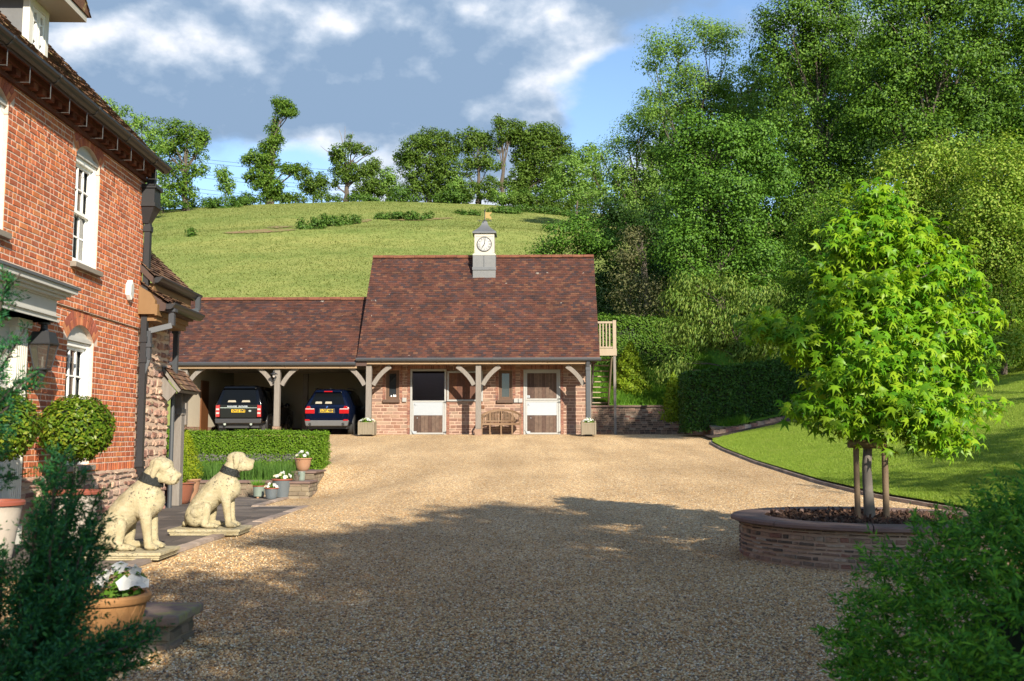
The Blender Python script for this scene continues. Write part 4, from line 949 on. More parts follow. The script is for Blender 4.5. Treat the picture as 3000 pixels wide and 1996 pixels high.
MB().box(VX0 + .06, VX1 - .40, EV + .03, EV + .06, ez - .20, ez - .085).build('fascia', M['fascia'], stable)
MB().box(VX0 + .06, VX1 - .1, EV + .065, PW - .05, ez - .13, ez - .125).build('soffit', M['under'], stable)
PLZ = bp(1080, 1069, -.1).z
MB().box(X0 - .1, X1 + .1, -.1, .1, PLZ, PLZ + .2).build('wall_plate', M['oak'], stable)
def post(par, px0, px1, py_top, py_bot, d=-.1, pad=True, dep=.2):
    a, b = bp(px0, 1180, d), bp(px1, 1180, d); z0 = bp(px0, py_bot, d).z; x0, x1 = a.x, b.x
    MB().box(x0, x1, d, d + dep, z0, PLZ - .001).build('post', M['oak'], par, bevel=.012)
    if pad: MB().box(x0 - .03, x1 + .03, d - .03, d + dep + .03, -.1, z0 - .002).build('padstone', M['barnstone'], par, bevel=.015)
    return x0, x1
def brace(par, xp, zl, xb, zt, y0=-.06, th=.11, w=.15):
    s = 1 if xb > xp else -1; A, B = [], []
    for i in range(13):
        t = i / 12; cx, cz = xp + s * .10 + (xb - xp) * .18, zl + (zt - zl) * .62
        q = lambda p0, p1, p2: (1 - t) ** 2 * p0 + 2 * t * (1 - t) * p1 + t * t * p2
        x, z = q(xp, cx, xb), q(zl, cz, zt); dx, dz = (cx - xp) * (1 - t) + (xb - cx) * t, (cz - zl) * (1 - t) + (zt - cz) * t; L = math.hypot(dx, dz) or 1
        A.append((x, z)); B.append((x + s * w * dz / L, z - w * abs(dx) / L))
    mb = MB(); mb.strip(A, B, lambda a, b, d: (a, d, b), y0, y0 + th); return mb.build('brace', M['oak'], par)
pl_, pm_, pr_ = post(stable, 1071, 1087, 0, 1258), post(stable, 1393, 1409, 0, 1257), post(stable, 1716, 1732, 0, 1258)
def braces(par, P, left, right, h=.66, rch=.62):
    zt = PLZ + .01
    if right: brace(par, P[1] - .005, PLZ - h - .02, P[1] + rch, zt)
    if left: brace(par, P[0] + .005, PLZ - h - .02, P[0] - rch, zt)
braces(stable, pl_, True, True); braces(stable, pm_, True, True); braces(stable, pr_, True, False)
dn = MB(); a, b = bp(1718, 1200, -.25).x, bp(1730, 1200, -.25).x; dn.box(a, b, -.26, -.14, .02, ez - .32); dn.bar(((a + b) / 2, -.2, ez - .33), ((a + b) / 2, EV - .02, ez - .12), .12, .12); dn.box(a - .012, b + .012, -.275, -.125, ez - .42, ez - .32); dn.build('downpipe', M['gutter'], stable)

# windows
for k, (o, sl) in enumerate(((Wn1, R4(1122, 1171, 1173, 1180)), (Wn2, R4(1455, 1504, 1173, 1181)))):
    w = bpy.data.objects.new('window', None); COL.objects.link(w); w.parent = stable
    f = MB(); T = .055
    for d0, d1, e in ((-.13, -.03, 0), (-.12, -.055, T + .003)):
        a, b, c, d = o[0] + e, o[1] - e, o[2] + e, o[3] - e
        for q in ((a, a + T, c, d), (b - T, b, c, d), (a + T, b - T, c, c + T), (a + T, b - T, d - T, d)): f.prism([(q[0], q[2]), (q[1], q[2]), (q[1], q[3]), (q[0], q[3])], bwf, d0, d1)
    f.build('window_frame', M['stained_frame'], w)
    MB().prism([(o[0] + .1, o[2] + .1), (o[1] - .1, o[2] + .1), (o[1] - .1, o[3] - .1), (o[0] + .1, o[3] - .1)], bwf, -.11, -.09).build('pane', M['glass'], w)
    MB().box(sl[0], sl[1], PW - .10, PW + .05, sl[2], o[2] - .003).build('sill', M['brown_sill'], w, bevel=.006)
bz = bp(1150, 1161, PW + .05).z
for i, (px, h, w_) in enumerate(((1146.5, .06, .03), (1154, .09, .028), (1159, .08, .026))):
    c = bp(px, 1161, PW + .075); b = MB(); b.lathe([(w_, 0), (w_, h * .6), (w_ * .4, h * .75), (w_ * .4, h)], 10)
    o = b.build('bottle', M['white']); o.location = BF @ Vector((c.x, PW + .07, Wn1[2] + .105)); o.rotation_euler.z = BZ
    tag(o, ['squat white jar at the left inside the stable window', 'tall white bottle in the middle inside the stable window', 'slim white bottle at the right inside the stable window'][i], 'bottle')

# stable doors
def planks(mb, a, b, z0, z1, n, d0, d1):
    w = (b - a) / n
    for i in range(n): mb.prism([(a + w * i + .003, z0), (a + w * (i + 1) - .003, z0), (a + w * (i + 1) - .003, z1), (a + w * i + .003, z1)], bwf, d0, d1 + rnd.uniform(0, .004))
def leaf(par, a, b, z0, z1, d, mplank, sheet, name):
    o = bpy.data.objects.new(name, None); COL.objects.link(o); o.parent = par
    f = MB(); T = .06
    for q in ((a, a + T, z0, z1), (b - T, b, z0, z1), (a + T, b - T, z0, z0 + T), (a + T, b - T, z1 - T, z1)): f.prism([(q[0], q[2]), (q[1], q[2]), (q[1], q[3]), (q[0], q[3])], bwf, d, d + .05)
    f.build('steel_frame', M['galv_frame'], o); zs = z1 - T
    if sheet:
        zs = sheet; MB().prism([(a + T, zs), (b - T, zs), (b - T, z1 - T), (a + T, z1 - T)], bwf, d + .01, d + .04).build('steel_sheet', M['galv'], o)
    p = MB(); planks(p, a + T, b - T, z0 + T, zs - .002, 8, d + .005, d + .03); p.build('plank_panel', M[mplank], o)
    return o
def latch(par, x, z, d): 
    l = MB(); l.prism([(x - .06, z - .045), (x + .06, z - .045), (x + .06, z + .045), (x - .06, z + .045)], bwf, d, d + .012); P = bwf(x, z, d + .012); l.ball(P, (.022, .03, .022), 8, 6); l.build('latch', M['galv'], par)
def bolts(par, x, zs, d):
    for z in zs: l = MB(); l.prism([(x - .05, z - .018), (x + .05, z - .018), (x + .05, z + .018), (x - .05, z + .018)], bwf, d, d + .02); l.tube([bwf(x + .035, z - .04, d + .03), bwf(x + .035, z + .04, d + .03)], .012, 6); l.build('hinge', M['zinc'], par)
for k, D in enumerate((D1, D2)):
    dr_ = bpy.data.objects.new('door', None); COL.objects.link(dr_); dr_.parent = stable
    a, b, c, d = D[0], D[1], .0, D[3]; T = .065; f = MB()
    for q in ((a, a + T, c, d), (b - T, b, c, d), (a + T, b - T, d - T, d)): f.prism([(q[0], q[2]), (q[1], q[2]), (q[1], q[3]), (q[0], q[3])], bwf, -.12, .03)
    f.build('door_frame', M['galv_frame'], dr_)
    zmid = bp(1240, 1174, PW).z; zsh = bp(1240, 1217, PW).z
    leaf(stable, a + T + .005, b - T - .005, .03, zmid, -.04, 'dark_plank', zsh, 'lower_door'); lo = [q for q in kids(stable) if q.name.startswith('lower_door')][-1]
    latch(lo, a + .17, zmid - .13, .0); bolts(lo, b - .04, (zmid - .06, .10), .02)
    kb_ = MB(); kb_.bar(bwf(a + .03, .20, .03), bwf(a + .14, .04, .05), .03, .012); kb_.prism([(a + .1, .05), (a + .24, .05), (a + .24, .14), (a + .1, .14)], bwf, .01, .02); kb_.build('kick_bolt', M['galv'], lo)
    rv = MB(); P = bwf(a + .26, zsh - .10, -.005); rv.ball(P, (.02, .02, .02), 8, 6); rv.build('knob', M['galv'], lo)
    if k == 1:
        up = leaf(stable, a + T + .005, b - T - .005, zmid + .012, d - T - .005, -.04, 'dark_plank', None, 'upper_door'); latch(up, a + .17, zmid + .14, .0); bolts(up, b - .04, (zmid + .06,), .02)
q = R4(1310, 1415, 1088, 1176, PW - .05)
up = leaf(stable, q[0], q[1], q[2], q[3], .02, 'red_plank', None, 'upper_door'); latch(up, q[1] - .13, q[2] + .14, .06); tag(up, 'reddish plank upper door folded open flat on the wall')
for px, py in ((1518, 1174), (1185, 1172)):
    c = bp(px, py, PW); s = MB()
    for dx in ((-.08, .085) if px > 1300 else (0,)): s.box(c.x + dx - .075, c.x + dx + .075, PW - .075, PW - .01, c.z - .075, c.z + .075)
    s.build('switch_box', M['galv_frame'], stable, bevel=.008)
c = bp(1415, 1193, PW); pq_ = MB(); pq_.box(c.x - .055, c.x + .055, PW - .035, PW - .012, c.z - .06, c.z + .06); pq_.build('wall_plaque', M['brown_door'], stable)

# ------------------------------------------------------------------ open garage
garage = thing('open_garage', 'open fronted oak framed garage with low tiled roof sheltering two cars', 'garage', BF.translation, BZ)
gez = bp(800, 1063, EV).z; GRY = 2.45; grz = bp(800, 878, GRY).z; GX0 = bp(440, 1063, EV).x; GX1 = VX0 + .35
gsl = Vector((0, GRY - EV, grz - gez))
rt = MB(); tiles(rt, (GX0, EV, gez), (GX1, EV, gez), gsl, gsl.length, .0985, .165, lift=.02); rt.build('roof', M['tile'], garage)
GB = 5.6
MB().prism([(EV, gez - .02), (GRY, grz - .02), (GB + .3, gez + .1), (GB + .3, gez), (GRY, grz - .16), (EV, gez - .12)], lambda a, b, d: (d, a, b), GX0 + .02, GX1).build('roof_deck', M['under'], garage)
rg = MB(); ridge(rg, GX0, VX0 + .55, GRY, grz); rg.build('ridge', M['ridge'], garage)
gutter_run(garage, GX0, VX0 - .03, EV, gez - .045)
MB().box(GX0, VX0 - .0, EV + .03, EV + .06, gez - .20, gez - .085).build('fascia', M['fascia'], garage)
gx = bp(545, 1200, 0).x; gl_ = bp(524, 1200, -.1).x
iw = MB(); iw.box(gx - .3, gx - .02, .1, GB, .30, gez + .3); iw.box(gx - .3, WX0 - .01, GB, GB + .2, .30, gez + .1); iw.box(WX0 - .03, WX0 - .005, .1, GB, .25, gez + .3); iw.build('rendered_wall', M['render'], garage)
bb = MB(); masonry(bb, .12, GB, -.05, .30, (.078, .078), (.2, .22), .012, (.0, .004), lambda u, v, d: (gx - .02 + d, u, v)); masonry(bb, gx, WX0 - .03, -.05, .3, (.078, .078), (.2, .22), .012, (0, .004), lambda u, v, d: (u, GB - .002 - d, v)); bb.box(gx - .3, gx - .021, .1, GB, -.1, .299)
bb.box(gx - .02, WX0, GB, GB + .2, -.1, .299); bb.build('brick_plinth', M['barnstone'], garage)
MB().box(gx, WX0, .1, GB, gez + .06, gez + .075).build('ceiling', M['under'], garage)
dd0 = hit(BF, 0, gx - .0, 588, 1180).y; dd1 = hit(BF, 0, gx - .0, 604, 1180).y
MB().box(gx - .019, gx + .03, max(dd0, .3), max(dd1, dd0 + .8), -.05, 2.02).build('door', M['brown_door'], garage)
post(garage, 524, 546, 0, 1245, pad=False); pg = post(garage, 802, 818, 0, 1250)
zt_ = PLZ
MB().box(gl_, X0 - .1, -.1, .1, PLZ, PLZ + .16).build('eaves_beam', M['oak'], garage)
brace(garage, gx - .005, PLZ - .62, gx + .62, PLZ + .01); braces(garage, pg, True, True)
for yy in (1.6, 3.4): MB().box(gx, WX0 - .03, yy, yy + .16, gez - .12, gez + .05).build('tie_beam', M['oak'], garage)
tp = bp(887, 1180, 3.9).x; MB().box(tp, tp + .18, 3.9, 4.08, -.05, gez - .125).build('rear_post', M['oak'], garage)
# lamp on the garage post
c = bp(804, 1100, -.24); o = thing('swan_neck_lamp', 'small dark downlight lamp fixed high on the middle garage post', 'lamp', BF @ c, BZ)
s = MB(); s.tube([(0, .13, -.12), (0, .02, -.16), (0, -.08, -.05), (0, -.08, .10)], .014, 6); s.lathe([(.03, .16), (.035, .10), (.13, .045), (.135, .03), (.12, .03)], 14, (0, -.08, 0)); s.ball((0, .0, -.17), .04, 8, 6); s.build('hood', M['black_iron'], o, True)
MB().ball((0, -.08, -.02), (.05, .05, .07), 10, 7).build('bulb_glass', M['clear_lamp'], o, True)

# ------------------------------------------------------------------ clock turret
cyc = RY - .30
ca = bp(1419, 716, cyc - .37); ct = thing('clock_turret', 'small cream clock turret with ogee lead cap on the stable ridge', 'clock turret', BF @ Vector((ca.x, cyc, 0)), BZ)
zq = lambda py, d=cyc - .37: bp(1419, py, d).z
hb_ = (bp(1448, 716, cyc - .37).x - bp(1390, 716, cyc - .37).x) / 2; hl_ = hb_ + .055
zlead0, zlead1, zb1 = zq(786), zq(749), zq(684)
m = MB(); m.box(-hl_, hl_, -hl_, hl_, zlead0 - .9, zlead1); m.build('lead_base', M['lead_pale'], ct)
m = MB()
for x in (-.005,): m.tube([(x, -hl_ - .004, zlead0), (x, -hl_ - .004, zlead1)], .018, 8)
m.box(-hl_ - .02, hl_ + .02, -hl_ - .03, -hl_ + .0, zlead0 - .08, zlead0 + .03)
m.build('lead_roll', M['lead'], ct)
m = MB(); m.box(-hb_, hb_, -hb_, hb_, zlead1, zb1)
m.add([(sx * s, sy * s, z) for s, z in ((hl_ + .01, zlead1 + .001), (hl_ + .01, zlead1 + .035), (hb_ + .002, zlead1 + .10)) for sx, sy in ((-1, -1), (1, -1), (1, 1), (-1, 1))], [(i * 4 + k, i * 4 + (k + 1) % 4, i * 4 + 4 + (k + 1) % 4, i * 4 + 4 + k) for i in range(2) for k in range(4)])
for a, b, c, d in ((-hb_ + .001, -hb_ + .05, zlead1 + .11, zb1 - .07), (hb_ - .05, hb_ - .001, zlead1 + .11, zb1 - .07), (-hb_ + .05, hb_ - .05, zb1 - .12, zb1 - .07)): m.box(a, b, -hb_ - .012, -hb_, c, d)
m.build('body', M['cream'], ct)
er = hb_ + .075; zt0, zt1 = zb1 + .0, zq(649, cyc); prof_ = []
for i in range(11):
    t = i / 10; prof_.append((er * (1 - t) ** 2.1 + .095 * (1 - (1 - t) ** 2.1) if t < .999 else .075, zt0 + .06 + (zt1 - zt0 - .06) * t ** .95))
m = MB(); prof_ = [(er - .0, zt0 - .0), (er, zt0 + .055)] + prof_[1:]
m.add([(sx * s, sy * s, z) for s, z in prof_ for sx, sy in ((-1, -1), (1, -1), (1, 1), (-1, 1))], [(i * 4 + k, i * 4 + (k + 1) % 4, i * 4 + 4 + (k + 1) % 4, i * 4 + 4 + k) for i in range(len(prof_) - 1) for k in range(4)] + [(0, 3, 2, 1), tuple(range(4 * len(prof_) - 4, 4 * len(prof_)))])
m.build('cap_roof', M['lead'], ct)
zc = zq(716); fy = -hb_ - .014; rad = .285
cf = bpy.data.objects.new('clock_face', None)
mm = MB(); mm.prism([(rad * math.cos(t), zc + rad * math.sin(t)) for t in frange(0, 2 * math.pi * 47 / 48, 47)], lambda a, b, d: (a, d, b), fy - .01, fy); cfo = mm.build('clock_face', M['clock_white'], ct)
rim = MB(); C_ = [(math.cos(t), math.sin(t)) for t in frange(0, 2 * math.pi, 48)]
rim.strip([(a * rad, zc + b * rad) for a, b in C_], [(a * (rad - .026), zc + b * (rad - .026)) for a, b in C_], lambda a, b, d: (a, d, b), fy - .018, fy + .001)
for r0 in (rad * .87, rad * .55): rim.strip([(a * r0, zc + b * r0) for a, b in C_], [(a * (r0 - .004), zc + b * (r0 - .004)) for a, b in C_], lambda a, b, d: (a, d, b), fy - .012, fy - .009)
rim.build('dial_ring', M['black'], cfo)
nu = MB()
for i, s in enumerate(['XII', 'I', 'II', 'III', 'IIII', 'V', 'VI', 'VII', 'VIII', 'IX', 'X', 'XI']):
    a = R(30 * i); T = Matrix.Translation((rad * .71 * math.sin(a), fy - .0115, zc + rad * .71 * math.cos(a))) @ Matrix.Rotation(R(90), 4, 'X') @ Matrix.Rotation(-a, 4, 'Z') @ Matrix.Diagonal((.8, 1, 1, 1)); nu.text(s, .098, T, .001)
nu.build('numeral', M['black'], cfo)
def hand(name, deg, L, w):
    a = R(deg); h = MB(); d = Vector((math.sin(a), 0, math.cos(a))); n = Vector((math.cos(a), 0, -math.sin(a))); o = Vector((0, fy - .022, zc))
    h.add([o - d * .05 + n * w * .5, o - d * .05 - n * w * .5, o + d * L * .6 - n * w, o + d * L, o + d * L * .6 + n * w], [(0, 1, 2, 3, 4)]); h.add([v + Vector((0, -.004, 0)) for v in [o - d * .05 + n * w * .5, o - d * .05 - n * w * .5, o + d * L * .6 - n * w, o + d * L, o + d * L * .6 + n * w]], [(0, 1, 2, 3, 4)])
    h.build(name, M['black'], cfo)
hand('minute_hand', 10, rad * .86, .011); hand('hour_hand', 212, rad * .64, .017)
vn = MB(); zv = zt1; ztop = zq(612, cyc)
vn.tube([(0, 0, zv - .02), (0, 0, ztop - .12)], .016, 8); vn.lathe([(.02, ztop - .13), (.03, ztop - .09), (.004, ztop)], 8); vn.lathe([(.05, zv), (.03, zv + .05)], 10)
vo = vn.build('weather_vane', M['black_iron'], ct)
ar_ = MB(); za = zq(647, cyc); ar_.tube([(-.22, 0, za), (.22, 0, za)], .010, 6); ar_.tube([(0, -.2, za), (0, .2, za)], .010, 6)
ar_.text('N', .12, Matrix.Translation((-.235, 0, za)) @ Matrix.Rotation(R(90), 4, 'X'), .008); ar_.text('S', .12, Matrix.Translation((.235, 0, za)) @ Matrix.Rotation(R(90), 4, 'X'), .008)
ar_.text('E', .12, Matrix.Translation((0, -.235, za)) @ Matrix.Rotation(R(90), 4, 'Z') @ Matrix.Rotation(R(90), 4, 'X'), .008); ar_.text('W', .12, Matrix.Translation((0, .235, za)) @ Matrix.Rotation(R(90), 4, 'Z') @ Matrix.Rotation(R(90), 4, 'X'), .008)
ar_.build('compass_arm', M['black_iron'], vo)
z0, z1 = zq(642, cyc), zq(621, cyc); h = z1 - z0
MB().prism([(.012, z0 - .02), (.05, z0 + .035), (.15, z0 + .02), (.20, z0 - .01), (.262, z0 - .015), (.245, z0 + h * .25), (.20, z0 + h * .40), (.175, z0 + h * .5), (.20, z0 + h * .62), (.25, z0 + h * .78), (.262, z0 + h * 1.0), (.2, z0 + h * .93), (.12, z0 + h * .9), (.045, z0 + h * .95), (.025, z0 + h * 1.08), (.012, z0 + h * 1.08)], lambda a, b, d: (a, d, b), -.008, .008).build('banner', M['gold'], vo)

# ------------------------------------------------------------------ outside steps and landing
st = thing('timber_steps', 'open tread timber steps rising to a railed landing beside the stable', 'steps', BF.translation, BZ)
ls = bp(1755, 1040, 1.3); LX1 = bp(1806, 1035, 1.0).x; LZ = bp(1780, 1022, 1.0).z; LZ0 = bp(1780, 1043, 1.0).z
n = 15
for i in range(n):
    t = (i + .6) / n; z = t * (LZ0 + .0); y = 4.6 - 3.0 * t; x0 = hit(BF, 1, y, 1728, 1150).x
    x1 = bp(1773 + 13 * t, 1150, y).x
    MB().box(bp(1733, 1150, y).x, x1, y, y + .26, z - .036, z).build('tread', M['deck'], st)
sx = bp(1786, 1150, 2.2).x
for xx in (bp(1782, 1150, 3.0).x, bp(1735, 1150, 3.0).x - .05):
    MB().prism([(4.75, -.05), (4.45, -.05), (1.35, LZ0 - .05), (1.35, LZ0 + .0), (1.75, LZ0 + .0), (4.75, .22)], lambda a, b, d: (d, a, b), xx, xx + .05).build('stringer', M['oak'] if xx < sx - .3 else M['deck'], st)
lx0 = WX1 + .02
MB().box(lx0, LX1 - .02, .9, 2.0, LZ0 + .10, LZ).build('deck_board', M['deck'], st)
MB().box(lx0, LX1, .86, .899, LZ0, LZ - .01).build('deck_joist', M['deck'], st)
pz = bp(1780, 943, .95).z
MB().box(LX1 - .13, LX1 - .01, .9, 1.02, LZ0 - .02, pz + .05).build('newel_post', M['deck'], st)
MB().box(LX1 - .12, LX1 - .03, .9, .99, -.05, LZ0 - .021).build('support_post', M['oak'], st)
MB().box(lx0, LX1 - .131, .92, 1.0, pz - .06, pz + .01).build('handrail', M['deck'], st); MB().box(lx0, LX1 - .131, .92, 1.0, LZ + .02, LZ + .07).build('bottom_rail', M['deck'], st)
for px in (1758, 1767, 1776.5, 1786):
    c = bp(px, 980, .95).x; MB().box(c - .022, c + .022, .935, .985, LZ + .071, pz - .061).build('baluster', M['deck'], st)
# sloping retaining walls at the end of the yard
rw = thing('retaining_wall', 'dark brick and stone retaining wall holding the bank beside the steps', 'retaining wall', (0, 0, 0))
f1 = lambda u, v, d: (u, 38.15 - d, v)
b = MB(); b.box(2.9, 7.3, 38.16, 38.5, 1.2, 2.40); b.build('wall_core', M['rubble_mortar'], rw)
b = MB(); masonry(b, 2.9, 6.95, 1.3, 2.40, (.078, .078), (.2, .22), .012, (.006, .012), f1); b.build('brick_face', M['planterstone'], rw)
b = MB(); b.box(2.85, 7.35, 38.08, 38.55, 2.402, 2.47); b.build('coping', M['coping'], rw)
mb = MB(); mb.prism([(33.45, 1.1), (33.45, 1.52), (38.1, 2.40), (38.1, 1.1)], lambda a, c, d: (d, a, c), 6.72, 6.98); mb.build('raking_wall', M['rubble'], rw)
mb = MB(); mb.prism([(33.4, 1.53), (38.1, 2.41), (38.1, 2.48), (33.4, 1.60)], lambda a, c, d: (d, a, c), 6.66, 7.04); mb.build('raking_coping', M['buff'], rw)
lwz = thing('low_wall', 'low stone kerb wall with a step along the foot of the dark clipped hedge', 'low wall', (0, 0, 0))
b = MB()
for i in range(26):
    x = 6.7 + i * .21; z = lawn_z(x, 33.2) ; b.box(x, x + .205, 33.22, 33.48, z - .2, z + .13 + rnd.uniform(-.008, .008))
b.build('stone_course', M['planterstone'], lwz)
b = MB(); b.box(6.75, 8.2, 33.5, 33.69, 1.3, 1.62); b.build('step', M['planterstone'], lwz)
# post and rail fence behind
fz = lambda px, py, Y: W(px, py, Y)
fe = thing('rail_fence', 'grey weathered post and rail fence on the bank behind the golden conifer', 'fence', (0, 0, 0))
a, b_ = W(1730, 1080, 43.0), W(2000, 1074, 43.0)
for px in (1745, 1876, 2000): q = W(px, 1064, 43.0); MB().box(q.x - .06, q.x + .06, 42.94, 43.06, q.z - 1.6, q.z).build('post', M['oak'], fe)
for py in (1073, 1096):
    q0, q1 = W(1725, py, 42.9), W(2010, py, 42.9); MB().bar(q0, q1, .05, .10).build('rail', M['oak'], fe)

# ------------------------------------------------------------------ cars
def car(name, label, c, spec):
    o = thing(name, label, 'car', BF @ Vector((c.x, c.y, 0)), BZ + spec.get('rz', 0)); P = spec['st']; body = MB(); n = len(P[0][1]); vs, fs = [], []
    for y0, ring, rake, zb in P:
        full = [(x, z) for x, z in ring] + [(-x, z) for x, z in reversed(ring)]
        vs += [(x, y0 + rake * max(0, z - zb), z) for x, z in full]
    m = 2 * n
    for i in range(len(P) - 1):
        for k in range(m): fs.append((i * m + k, (i + 1) * m + k, (i + 1) * m + (k + 1) % m, i * m + (k + 1) % m))
    for b, rev in ((0, False), ((len(P) - 1) * m, True)):
        for k in range(n - 1):
            f = (b + k, b + k + 1, b + m - 2 - k, b + m - 1 - k); fs.append(f[::-1] if rev else f)
    body.add(vs, fs); body.build('body', spec['paint'], o, True, .045, 50)
    w_, wr = spec['track'], spec['wr']
    o.scale = spec['scale']
    for y in spec['axles']:
        for s in (-1, 1):
            T = Matrix.Translation((s * w_, y, wr)) @ Matrix.Rotation(R(90), 4, 'Y')
            t = MB(); t.lathe([(wr * .68, -.13), (wr * .95, -.13), (wr, -.10), (wr, .10), (wr * .95, .13), (wr * .68, .13)], 28, cap=False); t.v = [tuple(T @ Vector(p)) for p in t.v]; wo = t.build('wheel', M['tyre'], o, True)
            r_ = MB()
            for k in range(10):
                a = 2 * math.pi * k / 10; r_.bar((0, 0, s * .10), (wr * .66 * math.cos(a), wr * .66 * math.sin(a), s * .12), .05, .02)
            r_.lathe([(wr * .62, s * .09), (wr * .70, s * .13), (wr * .70, s * .05)], 28, cap=False); r_.lathe([(.07, s * .08), (.06, s * .125)], 12)
            r_.v = [tuple(T @ Vector(p)) for p in r_.v]; r_.build('rim', M['chrome'], wo, True)
            a_ = MB(); a_.lathe([(wr * 1.14, -.02), (wr * 1.14, .012)], 28); a_.v = [tuple(Matrix.Translation((s * (w_ + .112), y, wr + .02)) @ Matrix.Rotation(R(90), 4, 'Y') @ Vector(p)) for p in a_.v]; a_.build('wheel_arch', M['car_trim'], o)
    return o
def ring(zl, ws, zs, wb, zb, wt, zt):
    return [(.02, zl), (ws * .86, zl), (ws, zl + .10), (wb, zs), (wb * .985, zb), (wt * 1.02, zt - .10), (wt * .93, zt - .03), (wt * .6, zt), (.02, zt + .012)]
def poly(o, name, pts, f, d0, d1, m, bev=0): return MB().prism(pts, f, d0, d1).build(name, m, o, bevel=bev)
rv = lambda a, b, d: (a, d, b)
def rake_face(y0, rk, zb): return lambda a, b, d: (a, y0 + rk * max(0, b - zb) + d, b)
# black estate-type off-roader
def suv_black():
    c = bp(697, 1277, .22)
    hood = lambda y, z, w: (y, ring(.36, .93, .70, .98, z - .06, w, z), 0, 9)
    st_ = [(.0, ring(.48, .86, .80, .90, 1.10, .70, 1.74), .30, 1.10), (.10, ring(.40, .93, .80, .965, 1.10, .74, 1.80), .30, 1.10), (.55, ring(.36, .95, .80, .985, 1.12, .76, 1.835), 0, 9), (2.2, ring(.34, .95, .80, .985, 1.13, .78, 1.845), 0, 9), (2.9, ring(.34, .95, .80, .985, 1.12, .74, 1.78), 0, 9),
           (3.7, ring(.34, .95, .80, .985, 1.08, .80, 1.17), 0, 9), (4.7, ring(.36, .93, .75, .95, .98, .78, 1.06), 0, 9), (4.95, ring(.42, .85, .7, .86, .88, .7, .92), 0, 9)]
    o = car('parked_car', 'black off-roader parked nose in under the left bay of the garage', c, dict(st=st_, paint=M['car_black'], track=.86, wr=.39, axles=(.98, 3.9), scale=(.90, .97, .97)))
    rf_ = rake_face(.0, .30, 1.10)
    g = poly(o, 'rear_window', [(-.72, 1.14), (.72, 1.14), (.60, 1.66), (-.60, 1.66)], rf_, -.014, .006, M['car_glass'])
    hd = MB(); [hd.prism([(x - .17, 1.20), (x + .17, 1.20), (x + .14, 1.27), (x - .14, 1.27)], rf_, -.018, -.013) for x in (-.28, .28)]; hd.build('headrest', M['seat'], g)
    poly(o, 'spoiler', [(-.66, 1.70), (.66, 1.70), (.60, 1.79), (-.60, 1.79)], rf_, -.10, .12, M['car_black'], .02)
    poly(o, 'tailgate', [(-.72, .62), (.72, .62), (.74, 1.12), (-.74, 1.12)], rv, -.022, .02, M['car_black'], .015)
    poly(o, 'chrome_strip', [(-.735, .985), (.735, .985), (.735, 1.005), (-.735, 1.005)], rv, -.04, -.02, M['chrome'])
    poly(o, 'number_plate', [(-.27, .825), (.27, .825), (.27, .94), (-.27, .94)], rv, -.045, -.02, M['plate']); pt = kids(o)[-1]
    MB().text('OV15 YMT', .115, Matrix.Translation((.02, -.048, .882)) @ Matrix.Rotation(R(90), 4, 'X') @ Matrix.Diagonal((.95, 1, 1, 1)), .001, bold=.006).build('lettering', M['black'], [k for k in kids(o) if k.name.startswith('number_plate')][-1])
    MB().text('RANGE  ROVER', .075, Matrix.Translation((-.04, -.026, 1.045)) @ Matrix.Rotation(R(90), 4, 'X') @ Matrix.Diagonal((1.55, .8, 1, 1)), .002, bold=.005).build('lettering', M['galv'], o)
    MB().prism([(.46 + .055 * math.cos(t), .88 + .032 * math.sin(t)) for t in frange(0, 6.0, 19)], rv, -.03, -.02).build('badge', M['chrome'], o)
    for s in (-1, 1):
        l = poly(o, 'tail_light', [(s * .745, .66), (s * .90, .66), (s * .90, 1.08), (s * .745, 1.10)], rv, -.032, .08, M['red_lamp'], .008)
        for z in (.80, .94): MB().box(s * .82 - .06, s * .82 + .06, -.04, -.03, z - .03, z + .03).build('clear_lens', M['clear_lamp'], l)
        MB().tube([(s * .52, -.05, .40), (s * .52, .2, .40)], .05, 12).build('exhaust', M['chrome'], o)
        poly(o, 'mudflap', [(s * .66, .10), (s * .93, .10), (s * .93, .38), (s * .66, .38)], rv, .52, .55, M['car_trim'])
        gl = MB(); x = s * .985
        for y0, y1 in ((.62, 1.3), (1.36, 2.15), (2.22, 2.95)): gl.add([(s * .975, y0, 1.17), (s * .975, y1, 1.17), (s * .83, y1 - (.25 if y1 > 2.5 else 0), 1.66), (s * .83, y0 + .08, 1.66)], [(0, 1, 2, 3)])
        gl.build('side_window', M['car_glass'], o)
        mr = MB(); mr.ball((s * 1.12, 3.0, 1.18), (.10, .06, .08), 10, 7); mr.bar((s * .95, 3.0, 1.15), (s * 1.08, 3.0, 1.16), .06, .04); mr.build('wing_mirror', M['car_black'], o, True)
    poly(o, 'bumper', [(-.90, .42), (.90, .42), (.93, .60), (-.93, .60)], rv, -.06, .1, M['car_trim'], .03)
    poly(o, 'underbody', [(-.8, .26), (.8, .26), (.8, .43), (-.8, .43)], rv, .12, 4.6, M['car_trim'])
    MB().tube([(0, .45, 1.84), (0, .60, 1.90)], .008, 6).build('aerial', M['black'], o)
suv_black()
